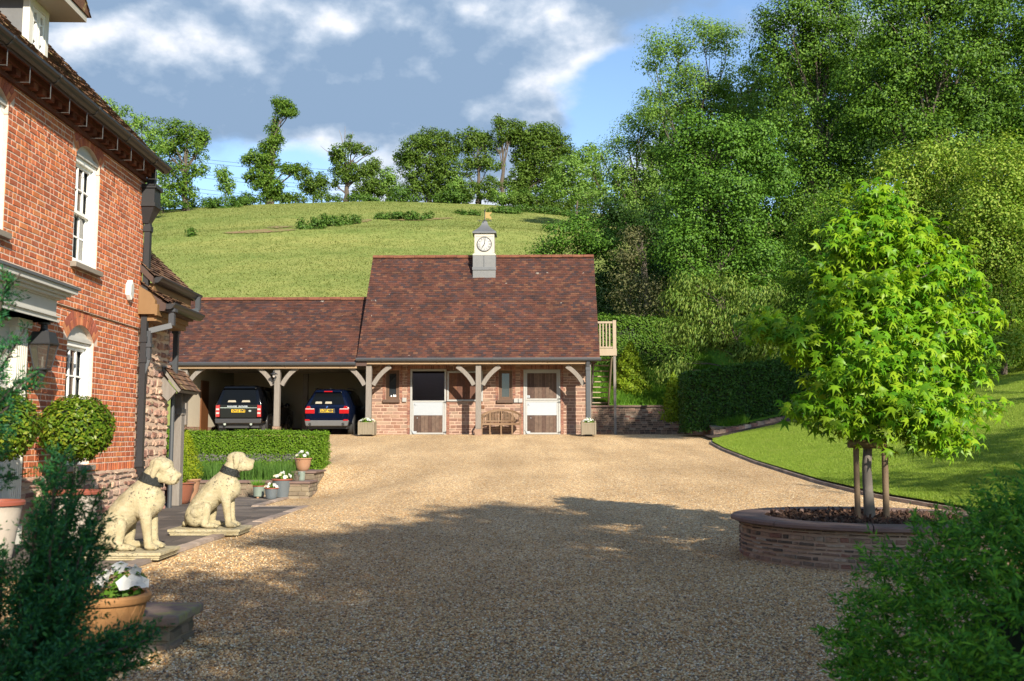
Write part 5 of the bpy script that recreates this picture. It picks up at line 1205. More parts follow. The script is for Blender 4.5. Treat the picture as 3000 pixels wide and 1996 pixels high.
def suv_blue():
    c = bp(957, 1277, .30)
    st_ = [(.0, ring(.44, .86, .82, .88, 1.06, .58, 1.66), .48, 1.04), (.12, ring(.38, .91, .82, .945, 1.08, .62, 1.70), .46, 1.06), (.7, ring(.34, .93, .80, .965, 1.10, .70, 1.745), 0, 9), (2.1, ring(.32, .93, .80, .965, 1.08, .74, 1.76), 0, 9), (2.75, ring(.32, .93, .80, .965, 1.06, .70, 1.69), 0, 9),
           (3.6, ring(.32, .93, .78, .96, 1.02, .80, 1.12), 0, 9), (4.5, ring(.34, .91, .74, .93, .92, .78, 1.0), 0, 9), (4.82, ring(.40, .82, .66, .82, .82, .66, .86), 0, 9)]
    o = car('parked_car', 'dark blue off-roader parked nose in under the right bay of the garage', c, dict(st=st_, paint=M['car_blue'], track=.84, wr=.37, axles=(.95, 3.88), scale=(.88, .95, .95)))
    rf_ = rake_face(0, .48, 1.04)
    g = poly(o, 'rear_window', [(-.70, 1.14), (.70, 1.14), (.52, 1.58), (-.52, 1.58)], rf_, -.016, .006, M['car_glass'])
    hd = MB(); [hd.prism([(x - .14, 1.17), (x + .14, 1.17), (x + .12, 1.25), (x - .12, 1.25)], rf_, -.020, -.014) for x in (-.36, .04)]; hd.build('headrest', M['seat'], g)
    poly(o, 'spoiler', [(-.56, 1.60), (.56, 1.60), (.50, 1.69), (-.50, 1.69)], rf_, -.11, .14, M['car_blue'], .02)
    poly(o, 'brake_light', [(-.17, 1.615), (.17, 1.615), (.17, 1.65), (-.17, 1.65)], rf_, -.125, -.105, M['red_lamp'])
    poly(o, 'tailgate', [(-.66, .60), (.66, .60), (.68, 1.05), (-.68, 1.05)], rv, -.02, .02, M['car_blue'], .02)
    poly(o, 'plate_recess', [(-.33, .82), (.33, .82), (.31, .99), (-.31, .99)], rv, -.028, -.018, M['car_trim'])
    poly(o, 'number_plate', [(-.26, .845), (.26, .845), (.26, .96), (-.26, .96)], rv, -.042, -.02, M['plate'])
    MB().text('LC07 NBN', .115, Matrix.Translation((.02, -.045, .902)) @ Matrix.Rotation(R(90), 4, 'X') @ Matrix.Diagonal((.95, 1, 1, 1)), .001, bold=.006).build('lettering', M['black'], [k for k in kids(o) if k.name.startswith('number_plate')][-1])
    bd_ = MB().prism([(.05 * math.cos(t), 1.045 + .05 * math.sin(t)) for t in frange(0, 6.0, 19)], rv, -.034, -.0).build('badge', M['chrome'], o)
    q_ = MB()
    for a in (0, 180): q_.prism([(0, 1.045)] + [(.036 * math.cos(R(a + t)), 1.045 + .036 * math.sin(R(a + t))) for t in (0, 30, 60, 90)], rv, -.037, -.034)
    q_.build('emblem', plain('emblem_blue', (.02, .12, .45), .3), bd_)
    for s in (-1, 1):
        l = poly(o, 'tail_light', [(s * .50, .80), (s * .88, .80), (s * .885, .98), (s * .80, 1.08), (s * .70, 1.08), (s * .66, 1.0), (s * .50, .99)], rv, -.034, .08, M['red_lamp'], .008)
        poly(l, 'clear_lens', [(s * .52, .955), (s * .87, .955), (s * .87, .99), (s * .52, .99)], rv, -.042, -.034, M['clear_lamp'])
        poly(o, 'reflector', [(s * .66, .535), (s * .87, .535), (s * .87, .585), (s * .70, .585)], rv, -.085, -.05, M['red_lamp'])
        e = MB(); e.tube([(s * .67, -.085, .40), (s * .67, .1, .40)], .062, 14); e.build('exhaust', M['chrome'], o); MB().tube([(s * .67, -.09, .40), (s * .67, -.06, .40)], .045, 12).build('exhaust_bore', M['black'], o)
        gl = MB()
        for y0, y1 in ((.7, 1.25), (1.31, 2.05), (2.12, 2.85)): gl.add([(s * .955, y0, 1.13), (s * .955, y1, 1.13), (s * .77, y1 - (.3 if y1 > 2.5 else 0), 1.58), (s * .77, y0 + .15, 1.58)], [(0, 1, 2, 3)])
        gl.build('side_window', M['car_glass'], o)
        mr = MB(); mr.ball((s * 1.12, 2.85, 1.12), (.11, .06, .09), 10, 7); mr.bar((s * .93, 2.85, 1.09), (s * 1.08, 2.85, 1.10), .06, .04); mr.build('wing_mirror', M['car_blue'], o, True)
        MB().tube([(s * .68, .75, 1.76), (s * .72, 1.4, 1.80), (s * .70, 2.3, 1.78)], .02, 6).build('roof_rail', M['car_trim'], o)
    poly(o, 'bumper', [(-.84, .33), (.84, .33), (.90, .55), (-.90, .55)], rv, -.075, .1, M['car_grey'], .03)
    poly(o, 'underbody', [(-.8, .24), (.8, .24), (.8, .40), (-.8, .40)], rv, .12, 4.5, M['car_trim'])
    MB().prism([(0, 1.74), (.10, 1.74), (.13, 1.80)], lambda a, b, d: (d, .5 + a, b), -.02, .02).build('aerial', M['car_trim'], o)
suv_blue()

# ------------------------------------------------------------------ mastiff statues
def dog(name, label, base_c, zt, yaw, pitch, rz=0):
    o = thing(name, label, 'statue', base_c, rz); mb = MB()
    cap = lambda p, q, a, b, n=7: mb.tube([Vector(p).lerp(Vector(q), i / n) for i in range(n + 1)], [a + (b - a) * i / n for i in range(n + 1)], 16)
    B = lambda c, r: mb.ball(c, r, 16, 10)
    def chain(pts):
        for (p, a), (q, b) in zip(pts, pts[1:]): cap(p, q, a, b)
        for p, a in pts: B(p, (a, a, a))
    # trunk: deep chest, sloping back
    chain([((.17, 0, .17), .145), ((.24, 0, .29), .15), ((.36, 0, .42), .165), ((.49, 0, .54), .165), ((.56, 0, .66), .125), ((.60, 0, .76), .105)])
    B((.60, 0, .50), (.13, .135, .15)); B((.53, 0, .46), (.15, .15, .16)); B((.16, 0, .13), (.145, .17, .13))
    chain([((.02, 0, .05), .035), ((.0, .03, .03), .03), ((.06, .2, .03), .028)])
    for s in (-1, 1):
        B((.52, s * .085, .47), (.115, .075, .15))
        chain([((.555, s * .095, .42), .075), ((.575, s * .10, .30), .058), ((.595, s * .095, .14), .045), ((.605, s * .095, .06), .046)])
        B((.635, s * .10, .035), (.07, .052, .038)); [B((.69, s * .10 + k, .028), (.024, .017, .024)) for k in (-.034, -.011, .012, .035)]
        B((.20, s * .125, .17), (.145, .085, .155)); chain([((.22, s * .14, .20), .10), ((.325, s * .15, .27), .068), ((.33, s * .155, .15), .052), ((.31, s * .16, .06), .05)])
        B((.39, s * .165, .035), (.10, .048, .038)); [B((.475, s * .165 + k, .028), (.026, .016, .024)) for k in (-.033, -.011, .011, .033)]
    # head: turned and tipped about the neck
    hp0 = Vector((.615, 0, .80)); T = Matrix.Translation(hp0) @ Matrix.Rotation(R(yaw), 4, 'Z') @ Matrix.Rotation(R(pitch), 4, 'Y') @ Matrix.Scale(1.12, 4)
    n0 = len(mb.v)
    B((.045, 0, .065), (.115, .092, .088)); B((.09, 0, .085), (.065, .072, .062)); B((.13, 0, .025), (.085, .068, .06)); B((.185, 0, .012), (.062, .056, .052)); B((.232, 0, .028), (.024, .030, .024))
    for s in (-1, 1):
        B((.165, s * .034, -.028), (.072, .030, .055)); B((.10, s * .05, -.03), (.06, .03, .05)); B((.118, s * .046, .085), (.028, .02, .018))
        for k in range(7): t = k / 6; B((.035 - .012 * t, s * (.085 + .016 * math.sin(2.4 * t)), .105 - .125 * t), (.042 - .014 * t, .014, .034))
    B((.14, 0, -.06), (.07, .04, .022)); B((.02, 0, -.02), (.1, .085, .09))
    for i in range(n0, len(mb.v)): mb.v[i] = tuple(T @ Vector(mb.v[i]))
    tmp = mb.build('tmp', None); tmp.data.materials.clear()
    r_ = tmp.modifiers.new('r', 'REMESH'); r_.mode = 'VOXEL'; r_.voxel_size = .0095; s_ = tmp.modifiers.new('s', 'SMOOTH'); s_.factor = .5; s_.iterations = 5
    me = bpy.data.meshes.new_from_object(tmp.evaluated_get(bpy.context.evaluated_depsgraph_get())); bpy.data.objects.remove(tmp)
    me.materials.clear(); me.name = 'stone_body'; me.polygons.foreach_set('use_smooth', [True] * len(me.polygons)); bd = link('stone_body', me, M['statue'], o); bd.location.z = zt
    c = MB(); p, q = Vector((.572, 0, .685)), Vector((.602, 0, .77)); d = (q - p).normalized(); u = Vector((0, 1, 0)); w = d.cross(u)
    for i in range(24):
        a0, a1 = 2 * math.pi * i / 24, 2 * math.pi * (i + 1) / 24
        pt = lambda a, rr, b_: b_ + (u * math.cos(a) + w * math.sin(a)) * rr
        c.add([pt(a0, .128, p), pt(a1, .128, p), pt(a1, .116, q), pt(a0, .116, q), pt(a0, .10, p), pt(a1, .10, p), pt(a1, .09, q), pt(a0, .09, q)], [(0, 1, 2, 3), (0, 4, 5, 1), (3, 2, 6, 7)])
    c.tube([Vector((.70, 0, .66)) + Vector((.0, .022 * math.cos(t), .022 * math.sin(t))) for t in frange(0, 6.28, 12)], .006, 6, False)
    co = c.build('collar', M['collar'], o); co.location.z = zt
    b = MB(); y = .33; b.box(-.10, .81, -y, y, zt - .032, zt); b.box(-.085, .795, -y + .015, y - .015, zt - .055, zt - .032); b.box(-.075, .785, -y + .025, y - .025, .0, zt - .055)
    b.build('plinth', M['statue'], o, bevel=.004)
    return o
dn_ = W(463, 1637, 10.2)
dog('mastiff_statue', 'weathered stone sitting mastiff nearest the camera with its muzzle lowered', (dn_.x - .80, 10.2 + .33, .025), .078, 0, 14, HZ)
df_ = W(697, 1565, 12.75)
dog('mastiff_statue', 'weathered stone sitting mastiff farther away with its head raised and turned aside', (df_.x - .80, 12.75 + .33, .025), .078, 24, -4, HZ)

# ------------------------------------------------------------------ lavender bed, steps and pots
lw_ = thing('bed_wall', 'low buff stone wall with dark coping in front of the lavender bed', 'garden wall', (0, 0, 0))
BY = 21.06; bl0, bl1 = -8.9, W(904, 1440, BY).x
zc0 = W(700, 1408, BY).z
pz0, pz1 = W(844, 1440, BY - .35).x, W(904, 1440, BY - .35).x
b = MB(); masonry(b, bl0, pz0 - .02, -.05, zc0 - .05, (.07, .12), (.16, .42), .016, (.006, .02), lambda u, v, d: (u, BY - d, v), (), .008, .008); b.box(bl0, pz0 - .02, BY + .003, BY + .3, -.1, zc0 - .05); b.build('stonework', M['buff'], lw_)
b = MB(); x = bl0
while x < pz0 - .1: L = rnd.uniform(.5, .8); b.box(x, min(x + L, pz0 - .02) - .008, BY - .05, BY + .28, zc0 - .048, zc0); x += L
b.build('coping', M['coping'], lw_)
za = W(870, 1411, BY - .35).z
sp = thing('stepped_pier', 'buff stone stepped end pier of the lavender bed with two flat caps', 'garden wall', (0, 0, 0))
b = MB(); masonry(b, pz0, pz1, -.05, za - .045, (.08, .11), (.14, .36), .012, (.006, .016), lambda u, v, d: (u, BY - .35 - d, v), (), .006, .006); b.box(pz0 + .001, pz1 - .001, BY - .345, BY + .55, -.1, za - .046)
masonry(b, BY - .35, BY + .55, -.05, za - .045, (.08, .11), (.14, .36), .012, (.006, .016), lambda u, v, d: (pz1 + d, u, v), (), .006, .006)
uz = W(890, 1381, BY + .55).z; ux0, ux1 = W(857, 1380, BY + .55).x, W(926, 1380, BY + .55).x
masonry(b, ux0, ux1 - .04, za, uz - .045, (.08, .11), (.14, .36), .012, (.006, .016), lambda u, v, d: (u, BY + .55 - d, v), (), .006, .006); b.box(ux0, ux1 - .05, BY + .56, BY + 1.7, -.1, uz - .046)
masonry(b, BY + .6, BY + 1.7, .1, uz - .045, (.08, .11), (.14, .36), .012, (.006, .016), lambda u, v, d: (ux1 - .05 + d, u, v), (), .006, .006); b.build('stonework', M['buff'], sp)
b = MB(); b.box(pz0 - .03, pz1 + .03, BY - .39, BY + .50, za - .043, za); b.box(ux0 - .02, ux1 + .0, BY + .51, BY + 1.7, uz - .043, uz); b.build('cap_stone', M['coping'], sp, bevel=.006)
b = MB().grid(lambda x, y: (x, y, zc0 - .04 + .25 * max(0, y - 22.6)), [-8.9, -7, -5, pz0], frange(BY + .2, 24.2, 8)).build('bed_soil', M['soil']); tag(b, kind='structure')

def lavender(n, x0, x1, y0, y1):
    P, D, bl_, i = [], [], [], 0
    cl = int((x1 - x0) * (y1 - y0) * 26); out = []
    V, F, BP = [], [], []
    for _ in range(cl):
        cx, cy = rnd.uniform(x0, x1), rnd.uniform(y0, y1); k = rnd.randint(34, 52)
        for _ in range(k):
            a = rnd.uniform(0, 6.283); sp_ = abs(rnd.gauss(0, .10)); h = rnd.uniform(.26, .56) * (1 - .4 * sp_); bx, by = cx + rnd.gauss(0, .035), cy + rnd.gauss(0, .035)
            t = (bx + sp_ * 1.3 * math.cos(a), by + sp_ * 1.3 * math.sin(a), zc0 - .05 + h); w = rnd.uniform(.004, .008); b = len(V); c, s = math.cos(a + 1.57) * w, math.sin(a + 1.57) * w
            V += [(bx - c, by - s, zc0 - .05), (bx + c, by + s, zc0 - .05), t]; F.append((b, b + 1, b + 2))
            if h > .40 and rnd.random() < .30: BP.append(t)
    o = thing('lavender_bed', 'row of grey green lavender just coming into bloom before the clipped box hedge', 'lavender', (0, 0, 0)); tag(o, kind=None)
    big_mesh('stems', np.array(V), np.array(F), M['leaf_lav'], o)
    BP = np.array(BP); P = np.repeat(BP, 3, 0) + rng.normal(0, .006, (len(BP) * 3, 3)) + np.array([0, 0, .02]); leaves('flower_head', P, rng.normal(size=P.shape), .034, M['lavender'], o, .4, tdir=np.array([0, 0, 1.]), tmix=.7)
lavender(0, -8.3, pz0 - .05, BY + .35, 23.0)

def hedge(name, label, x0, x1, y0, y1, zb, zt, mat, leaf, dens, rough=.05, rz=0, core='leaf_dark', sprig=.03):
    """clipped hedge: leaves lying on a slightly uneven box, dark twiggy core inside; zb, zt may vary with x"""
    o = thing(name, label, 'hedge', ((x0 + x1) / 2, (y0 + y1) / 2, 0)); cx, cy = (x0 + x1) / 2, (y0 + y1) / 2
    fb = zb if callable(zb) else (lambda x: zb); ft = zt if callable(zt) else (lambda x: zt)
    c = MB(); xs = frange(x0 + .12, x1 - .12, 12)
    for a, b in zip(xs, xs[1:]): c.add([(q - cx, w - cy, z) for q in (a, b) for w in (y0 + .12, y1 - .12) for z in (fb(q), ft(q) - .12)], [(0, 1, 3, 2), (4, 6, 7, 5), (0, 4, 5, 1), (2, 3, 7, 6), (1, 5, 7, 3)])
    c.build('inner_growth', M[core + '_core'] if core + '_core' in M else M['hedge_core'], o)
    P, Nn = [], []
    H = ft(cx) - fb(cx); faces = [('f', (x1 - x0) * H), ('t', (x1 - x0) * (y1 - y0)), ('l', (y1 - y0) * H), ('r', (y1 - y0) * H), ('b', (x1 - x0) * H * .3)]
    for f, ar in faces:
        n = int(ar * dens); u, v = rng.random(n), rng.random(n)
        if f in 'fb': x = x0 + u * (x1 - x0); y = np.full(n, y0 if f == 'f' else y1); nn = (0, -1 if f == 'f' else 1, 0)
        elif f == 't': x = x0 + u * (x1 - x0); y = y0 + v * (y1 - y0); nn = (0, 0, 1)
        else: x = np.full(n, x0 if f == 'l' else x1); y = y0 + u * (y1 - y0); nn = (-1 if f == 'l' else 1, 0, 0)
        bb, tt = np.array([fb(q) for q in x]), np.array([ft(q) for q in x]); z = tt if f == 't' else bb + v * (tt - bb)
        P.append(np.stack([x - cx, y - cy, z], 1)); Nn.append(np.tile(np.array(nn, float), (n, 1)))
    P, Nn = np.concatenate(P), np.concatenate(Nn)
    bump_ = np.array([mnoise.noise((p[0] * 2.2, p[1] * 2.2, p[2] * 2.2)) + .5 * mnoise.noise((p[0] * 7, p[1] * 7, p[2] * 7)) for p in P])
    P = P + Nn * (bump_ * rough)[:, None] - Nn * (rng.random(len(P)) ** 2 * .09)[:, None] + rng.normal(0, .012, P.shape)
    k = rng.random(len(P)) < .06; P[k] += Nn[k] * rng.uniform(0, sprig, (k.sum(), 1)) * 2
    leaves('foliage', P, Nn * .75 + np.array([0, -.1, .5]) + rng.normal(0, .45, P.shape), leaf, M[mat], o, .62)
    return o
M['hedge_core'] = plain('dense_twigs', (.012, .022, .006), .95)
tag(hedge('box_hedge', 'bright green clipped box hedge behind the lavender bed', -8.6, W(949, 1320, 23.3).x, 23.25, 23.95, .28, lambda x: W(700, 1264, 23.25).z + .018 * math.sin(x * 3) , 'leaf_box', .042, 4200, .05), group=None)

def pot(name, label, p, rim, base, h, mat, rimmat=None, lip=.03, taper=1.0, feet=False, fill='soil'):
    o = thing(name, label, 'pot', p); z0 = .03 if feet else 0
    pr = [(base * .9, z0), (base, z0 + .01)] + [(base + (rim - base) * (t ** taper), z0 + (h - z0) * t) for t in (.2, .4, .6, .8, .9)]
    pr += [(rim * .985, h - lip - .008)]
    b = MB().lathe(pr, 28); b.build('body', M[mat], o, True)
    MB().lathe([(rim * .98, h - lip), (rim * 1.06, h - lip), (rim * 1.07, h - lip * .3), (rim * 1.03, h), (rim * .93, h), (rim * .90, h - .05), (.01, h - .05)], 28, cap=False).build('rim', M[rimmat or mat], o, True)
    if feet:
        for a in (.6, 2.7, 4.8): MB().box(-.02, .02, -.02, .02, -.0, .03, Matrix.Translation((base * .8 * math.cos(a), base * .8 * math.sin(a), 0))).build('foot', M['pot_terra'], o)
    MB().lathe([(rim * .9, h - .045), (rim * .5, h - .03), (.01, h - .025)], 18, cap=False).build('soil', M['soil'], o)
    return o
def flowers(name, label, p, r, h, nf, fs, mat='petal', lmat='leaf_box', nl=220, ls=.03, yel=0):
    o = thing(name, label, 'flowers', p); d = unit(rng.normal(size=(nl, 3))); P = d * (rng.random((nl, 1)) ** .4) * np.array([r, r, h * .85]) + np.array([0, 0, h * .35]); P[:, 2] = np.maximum(P[:, 2], 0.0)
    leaves('foliage', P, d + np.array([0, -.2, .6]), ls, M[lmat], o, .6)
    for i in range(nf):
        a, q = rnd.uniform(0, 6.28), math.sqrt(rnd.random()) * r * .98; zz = h * (1.02 - .55 * (q / r) ** 2) + rnd.uniform(-.01, .01); c = np.array([q * math.cos(a), q * math.sin(a), zz]); nn = unit(np.array([math.cos(a) * q / r + .15, math.sin(a) * q / r - .55, .7]) + rng.normal(0, .25, 3))
        t = unit(np.cross(nn, [0.3, .2, 1])); b = np.cross(nn, t); k = 5; V, F = [tuple(c + nn * fs * .04)], []
        for j in range(2 * k):
            ang = math.pi * j / k + rnd.random() * .2; rr = fs * (.55 if j % 2 == 0 else .42) * rnd.uniform(.85, 1.1); V.append(tuple(c + (t * math.cos(ang) + b * math.sin(ang)) * rr + nn * fs * rnd.uniform(.06, .22)))
        F = [(0, 1 + j, 1 + (j + 1) % (2 * k)) for j in range(2 * k)]
        MB().add(V, F).build('flower', M['petal_y'] if i < yel else M[mat], o)
    return o
def at(px, py, Y): return W(px, py, Y)
q = at(758, 1446, 20.55); pot('garden_pot', 'small pale sage glazed pot on terracotta feet before the bed wall', (q.x, q.y, .024), .118, .105, .255, 'pot_sage', 'pot_red', .02, 1, True)
gr_ = thing('grassy_plant', 'tuft of green strappy leaves in the pale sage pot on feet', 'plant', (q.x, q.y, .21)); n = 150; a = rng.uniform(0, 6.28, n); P = np.zeros((n, 3)); P[:, 0] = .05 * np.cos(a); P[:, 1] = .05 * np.sin(a)
V = np.stack([P - .004, P + .004, P + np.stack([np.cos(a) * rng.uniform(.02, .2, n), np.sin(a) * rng.uniform(.02, .2, n), rng.uniform(.12, .27, n)], 1)], 1); big_mesh('leaf', V.reshape(-1, 3), np.arange(3 * n).reshape(-1, 3), M['leaf_bank'], gr_)
q = at(795, 1449, 20.25); pot('garden_pot', 'smallest blue grey glazed pot with a brown rim, standing foremost before the bed wall', (q.x, q.y, .024), .135, .105, .225, 'pot_grey', 'pot_red', .02); flowers('pansy_flowers', 'white pansies in the smallest blue grey pot', (q.x, q.y, .21), .13, .11, 12, .07, yel=2)
q = at(825, 1447, 20.75); pot('garden_pot', 'large blue grey glazed pot with a red rim beside the stepped pier', (q.x, q.y, .024), .205, .15, .385, 'pot_grey', 'pot_red', .03); flowers('pansy_flowers', 'white and yellow pansies in the large blue grey pot', (q.x, q.y, .37), .19, .15, 18, .075, nl=360, yel=4)
q = at(887, 1379, BY + .95); pot('garden_pot', 'round bellied terracotta pot on the upper cap of the stepped pier', (q.x, q.y, uz), .185, .115, .275, 'pot_terra', None, .025, .55); flowers('pansy_flowers', 'white pansies in the bellied terracotta pot on the pier', (q.x, q.y, uz + .25), .15, .15, 12, .085, nl=260, yel=1)
q = at(883, 1409, BY + .1); pot('garden_pot', 'pale sage pot on the lower cap of the stepped pier', (q.x, q.y, za), .078, .07, .185, 'pot_sage', None, .015)
q = at(869, 1410, BY - .12); og = thing('garden_ornament', 'small gnarled brown ornament on the lower pier cap beside the pale sage pot', 'ornament', (q.x, q.y, za)); b = MB()
b.tube([(0, 0, 0), (.01, 0, .06), (-.01, .01, .11)], [.05, .045, .035], 8); b.ball((-.03, 0, .13), (.035, .03, .035), 10, 7); b.tube([(.02, 0, .05), (.055, 0, .10), (.06, 0, .14)], [.02, .016, .008], 6); b.tube([(-.03, -.02, .02), (-.06, -.03, .07), (-.05, -.03, .12)], [.018, .014, .006], 6); b.tube([(.03, -.03, .0), (.05, -.04, .04)], [.025, .01], 6); b.build('figure', M['bark'], og, True)

def conifer(name, label, base, h, r, mat, n, leaf=.035, group=None, trunk=.03, low=.03, fl=0):
    o = thing(name, label, 'conifer', base, 0, group); MB().tube([(0, 0, 0), (0, 0, h * .7)], [trunk, trunk * .3], 6).build('trunk', M['bark'], o)
    t = rng.random(n) ** .75; t = 1 - t; a = rng.uniform(0, 6.28, n); prof_ = r * np.clip((1 - t), 0, 1) ** .72 * (.86 + .14 * np.sin(a * 5 + t * 23)) * np.clip(.55 + t * 5, 0, 1); k = np.where(rng.random(n) < .3, rng.uniform(.45, .9, n), rng.uniform(.88, 1.06, n))
    P = np.stack([prof_ * k * np.cos(a), prof_ * k * np.sin(a), low + t * h + rng.normal(0, .015, n)], 1); D = np.stack([np.cos(a), np.sin(a), np.full(n, 1.1)], 1)
    leaves('foliage', P, np.stack([np.cos(a), np.sin(a), np.full(n, .4)], 1) + rng.normal(0, .5, (n, 3)), leaf, M[mat], o, .42, 'diamond', unit(D), .6); return o
q = at(556, 1470, 19.35); pot('garden_pot', 'tall pale terracotta pot half hidden behind the brown glazed pot', (q.x, q.y, .024), .19, .10, .44, 'pot_terra', None, .03, .8); conifer('golden_conifer', 'taller golden yellow conifer in the pale terracotta pot behind the oak post', (q.x - .12, q.y, .42), .95, .40, 'leaf_gold', 6500)
q = at(520, 1476, 18.85); pot('garden_pot', 'big brown glazed pot behind the oak porch post', (q.x, q.y, .024), .30, .20, .40, 'pot_brown', None, .03, .7); conifer('golden_conifer', 'greener conifer in the big brown pot behind the oak porch post', (q.x, q.y + .02, .38), .88, .24, 'leaf_goldgreen', 3500)

def topiary(label, c, r, potlabel, z0=.02):
    o = thing('bay_topiary', label, 'topiary', (c.x, c.y, .5)); zc_ = c.z - .5; t = MB(); t.tube([(0, 0, .0), (.01, 0, (zc_ - r) * .5), (0, 0, zc_)], [.026, .024, .02], 8); t.build('trunk', M['bark_pale'], o, True)
    n = int(5200 * (r / .42) ** 2); d = unit(rng.normal(size=(n, 3))); wob = np.array([1 + .05 * mnoise.noise(tuple(q * 2.3)) + .03 * mnoise.noise(tuple(q * 6)) for q in d]); P = d * (r * wob * np.where(rng.random(n) < .35, rng.uniform(.8, .95, n), rng.uniform(.95, 1.03, n)))[:, None] * np.array([1, 1, .93]) + np.array([0, 0, zc_])
    leaves('foliage', P, d + np.array([0, 0, .35]) + rng.normal(0, .42, (n, 3)), .058, M['leaf_bay'], o, .5); MB().ball((0, 0, zc_), (r * .80, r * .8, r * .74), 20, 14).build('inner_growth', M['hedge_core'], o)
    pot('topiary_pot', potlabel, (c.x, c.y, z0), .30, .21, .60, 'pot_white', 'pot_red', .045)
c1 = at(224, 1255, 12.26); topiary('clipped bay ball on a thin stem by the ground floor window', c1, .425, 'tall limewashed pot with red rim under the window, behind the near mastiff')
c2 = at(-14, 1246, 10.3); topiary('clipped bay ball on a thin stem at the left edge by the door surround', c2, .405, 'tall limewashed pot with red rim at the left edge, by the door surround')

# near corner: block, pot and petunias
blk = thing('capped_block', 'short stone block with a mossy flat cap at the edge of the gravel', 'garden wall', (0, 0, 0))
zc1 = .215; bx0, bx1 = W(300, 1840, 6.1).x, W(528, 1840, 6.1).x
b = MB(); masonry(b, bx0, bx1 - .05, -.03, zc1 - .06, (.07, .09), (.15, .3), .014, (.006, .018), lambda u, v, d: (u, 6.06 - d, v), (), .008, .01); masonry(b, 6.06, 6.5, -.03, zc1 - .06, (.07, .09), (.15, .3), .014, (.006, .018), lambda u, v, d: (bx1 - .05 + d, u, v), (), .008, .01); b.box(bx0, bx1 - .052, 6.062, 6.5, -.1, zc1 - .061); b.build('stonework', M['buff'], blk)
M['moss_cap'] = nmat('mossy_cap', [(.15, .11, .095), (.21, .155, .12), (.24, .22, .10), (.30, .27, .08)], 7, .95, .6, 40, pos=[.3, .5, .62, .74])
MB().box(bx0, bx1 + .012, 6.0, 6.52, zc1 - .058, zc1).build('cap_stone', M['moss_cap'], blk, bevel=.012)
q = at(312, 1893, 5.85); op = thing('terracotta_pot', 'large orange basket-weave terracotta pot in the left foreground', 'pot', (q.x, q.y, .015))
pr = [(.135, 0), (.14, .012)] + [(.14 + .07 * t ** .9, .012 + .30 * t) for t in (.2, .4, .6, .8, 1)]; b = MB().lathe(pr, 40)
for i in range(18):
    for s in (-1, 1):
        a0 = 2 * math.pi * i / 18; b.tube([((.139 + .07 * t ** .9) * math.cos(a0 + s * t * .7), (.139 + .07 * t ** .9) * math.sin(a0 + s * t * .7), .012 + .30 * t) for t in frange(.02, .97, 9)], .0045, 5)
b.build('body', M['pot_orange'], op, True); MB().lathe([(.205, .312), (.228, .312), (.236, .325), (.236, .345), (.225, .358), (.20, .358), (.19, .33), (.01, .325)], 40, cap=False).build('rim', M['pot_orange'], op, True); MB().lathe([(.19, .33), (.01, .345)], 24, cap=False).build('soil', M['soil'], op)
flowers('petunia_flowers', 'large white petunias in the orange terracotta pot', (q.x + .075, q.y - .02, .345), .15, .17, 15, .085, 'petal', 'leaf_beech', 300, .042)

# ------------------------------------------------------------------ round planter and the young sweet gum
PC = W(2552, 1521, 10.6); PCX, PCY, PR = PC.x, 10.7, 1.42; PZ = W(2270, 1537, 9.6).z
pn = thing('round_planter', 'round raised planter of dark coursed stone with a flat stone coping on the gravel', 'planter', (PCX, PCY, 0))
pf = lambda u, v, d: ((PR - .10 + d) * math.sin(u / PR), -(PR - .10 + d) * math.cos(u / PR), v)
b = MB(); masonry(b, -math.pi * PR, math.pi * PR, -.06, PZ - .06, (.036, .066), (.07, .21), .017, (.008, .022), pf, (), .004, .006, vjit=.004); b.build('stonework', M['planterstone'], pn)
MB().lathe([(PR - .1, -.1), (PR - .1, PZ - .061)], 72, cap=False).build('wall_core', M['planter_mortar'], pn)
cp = MB(); NC = 9
for i in range(NC):
    a0, a1 = 2 * math.pi * i / NC + .004 + .22, 2 * math.pi * (i + 1) / NC - .004 + .22; A = frange(a0, a1, 10); dz = rnd.uniform(-.003, .003)
    C2 = [(PR - .36, PZ - .055), (PR - .02, PZ - .055), (PR, PZ - .045), (PR, PZ - .018), (PR - .018, PZ), (PR - .345, PZ), (PR - .36, PZ - .015)]; k = len(C2)
    cp.add([(r_ * math.cos(t), r_ * math.sin(t), z + dz) for t in A for r_, z in C2], [(j * k + m, (j + 1) * k + m, (j + 1) * k + (m + 1) % k, j * k + (m + 1) % k) for j in range(10) for m in range(k)] + [tuple(range(k))[::-1], tuple(range(10 * k, 11 * k))])
cp.build('coping', M['coping'], pn, True, ang=35)
MB().lathe([(PR - .36, PZ - .07), (PR - .36, PZ - .05), (.7, PZ - .03), (.01, PZ - .02)], 40, cap=False).build('soil', M['soil'], pn)
n = 2600; a = rng.uniform(0, 6.28, n); r_ = np.sqrt(rng.random(n)) * (PR - .4); P = np.stack([r_ * np.cos(a), r_ * np.sin(a), np.full(n, PZ - .03) + rng.uniform(-.01, .03, n)], 1)
tag(leaves('bark_mulch', P, rng.normal(0, .7, (n, 3)) + np.array([0, 0, .6]), .055, M['mulch'], pn, .5), kind='stuff')

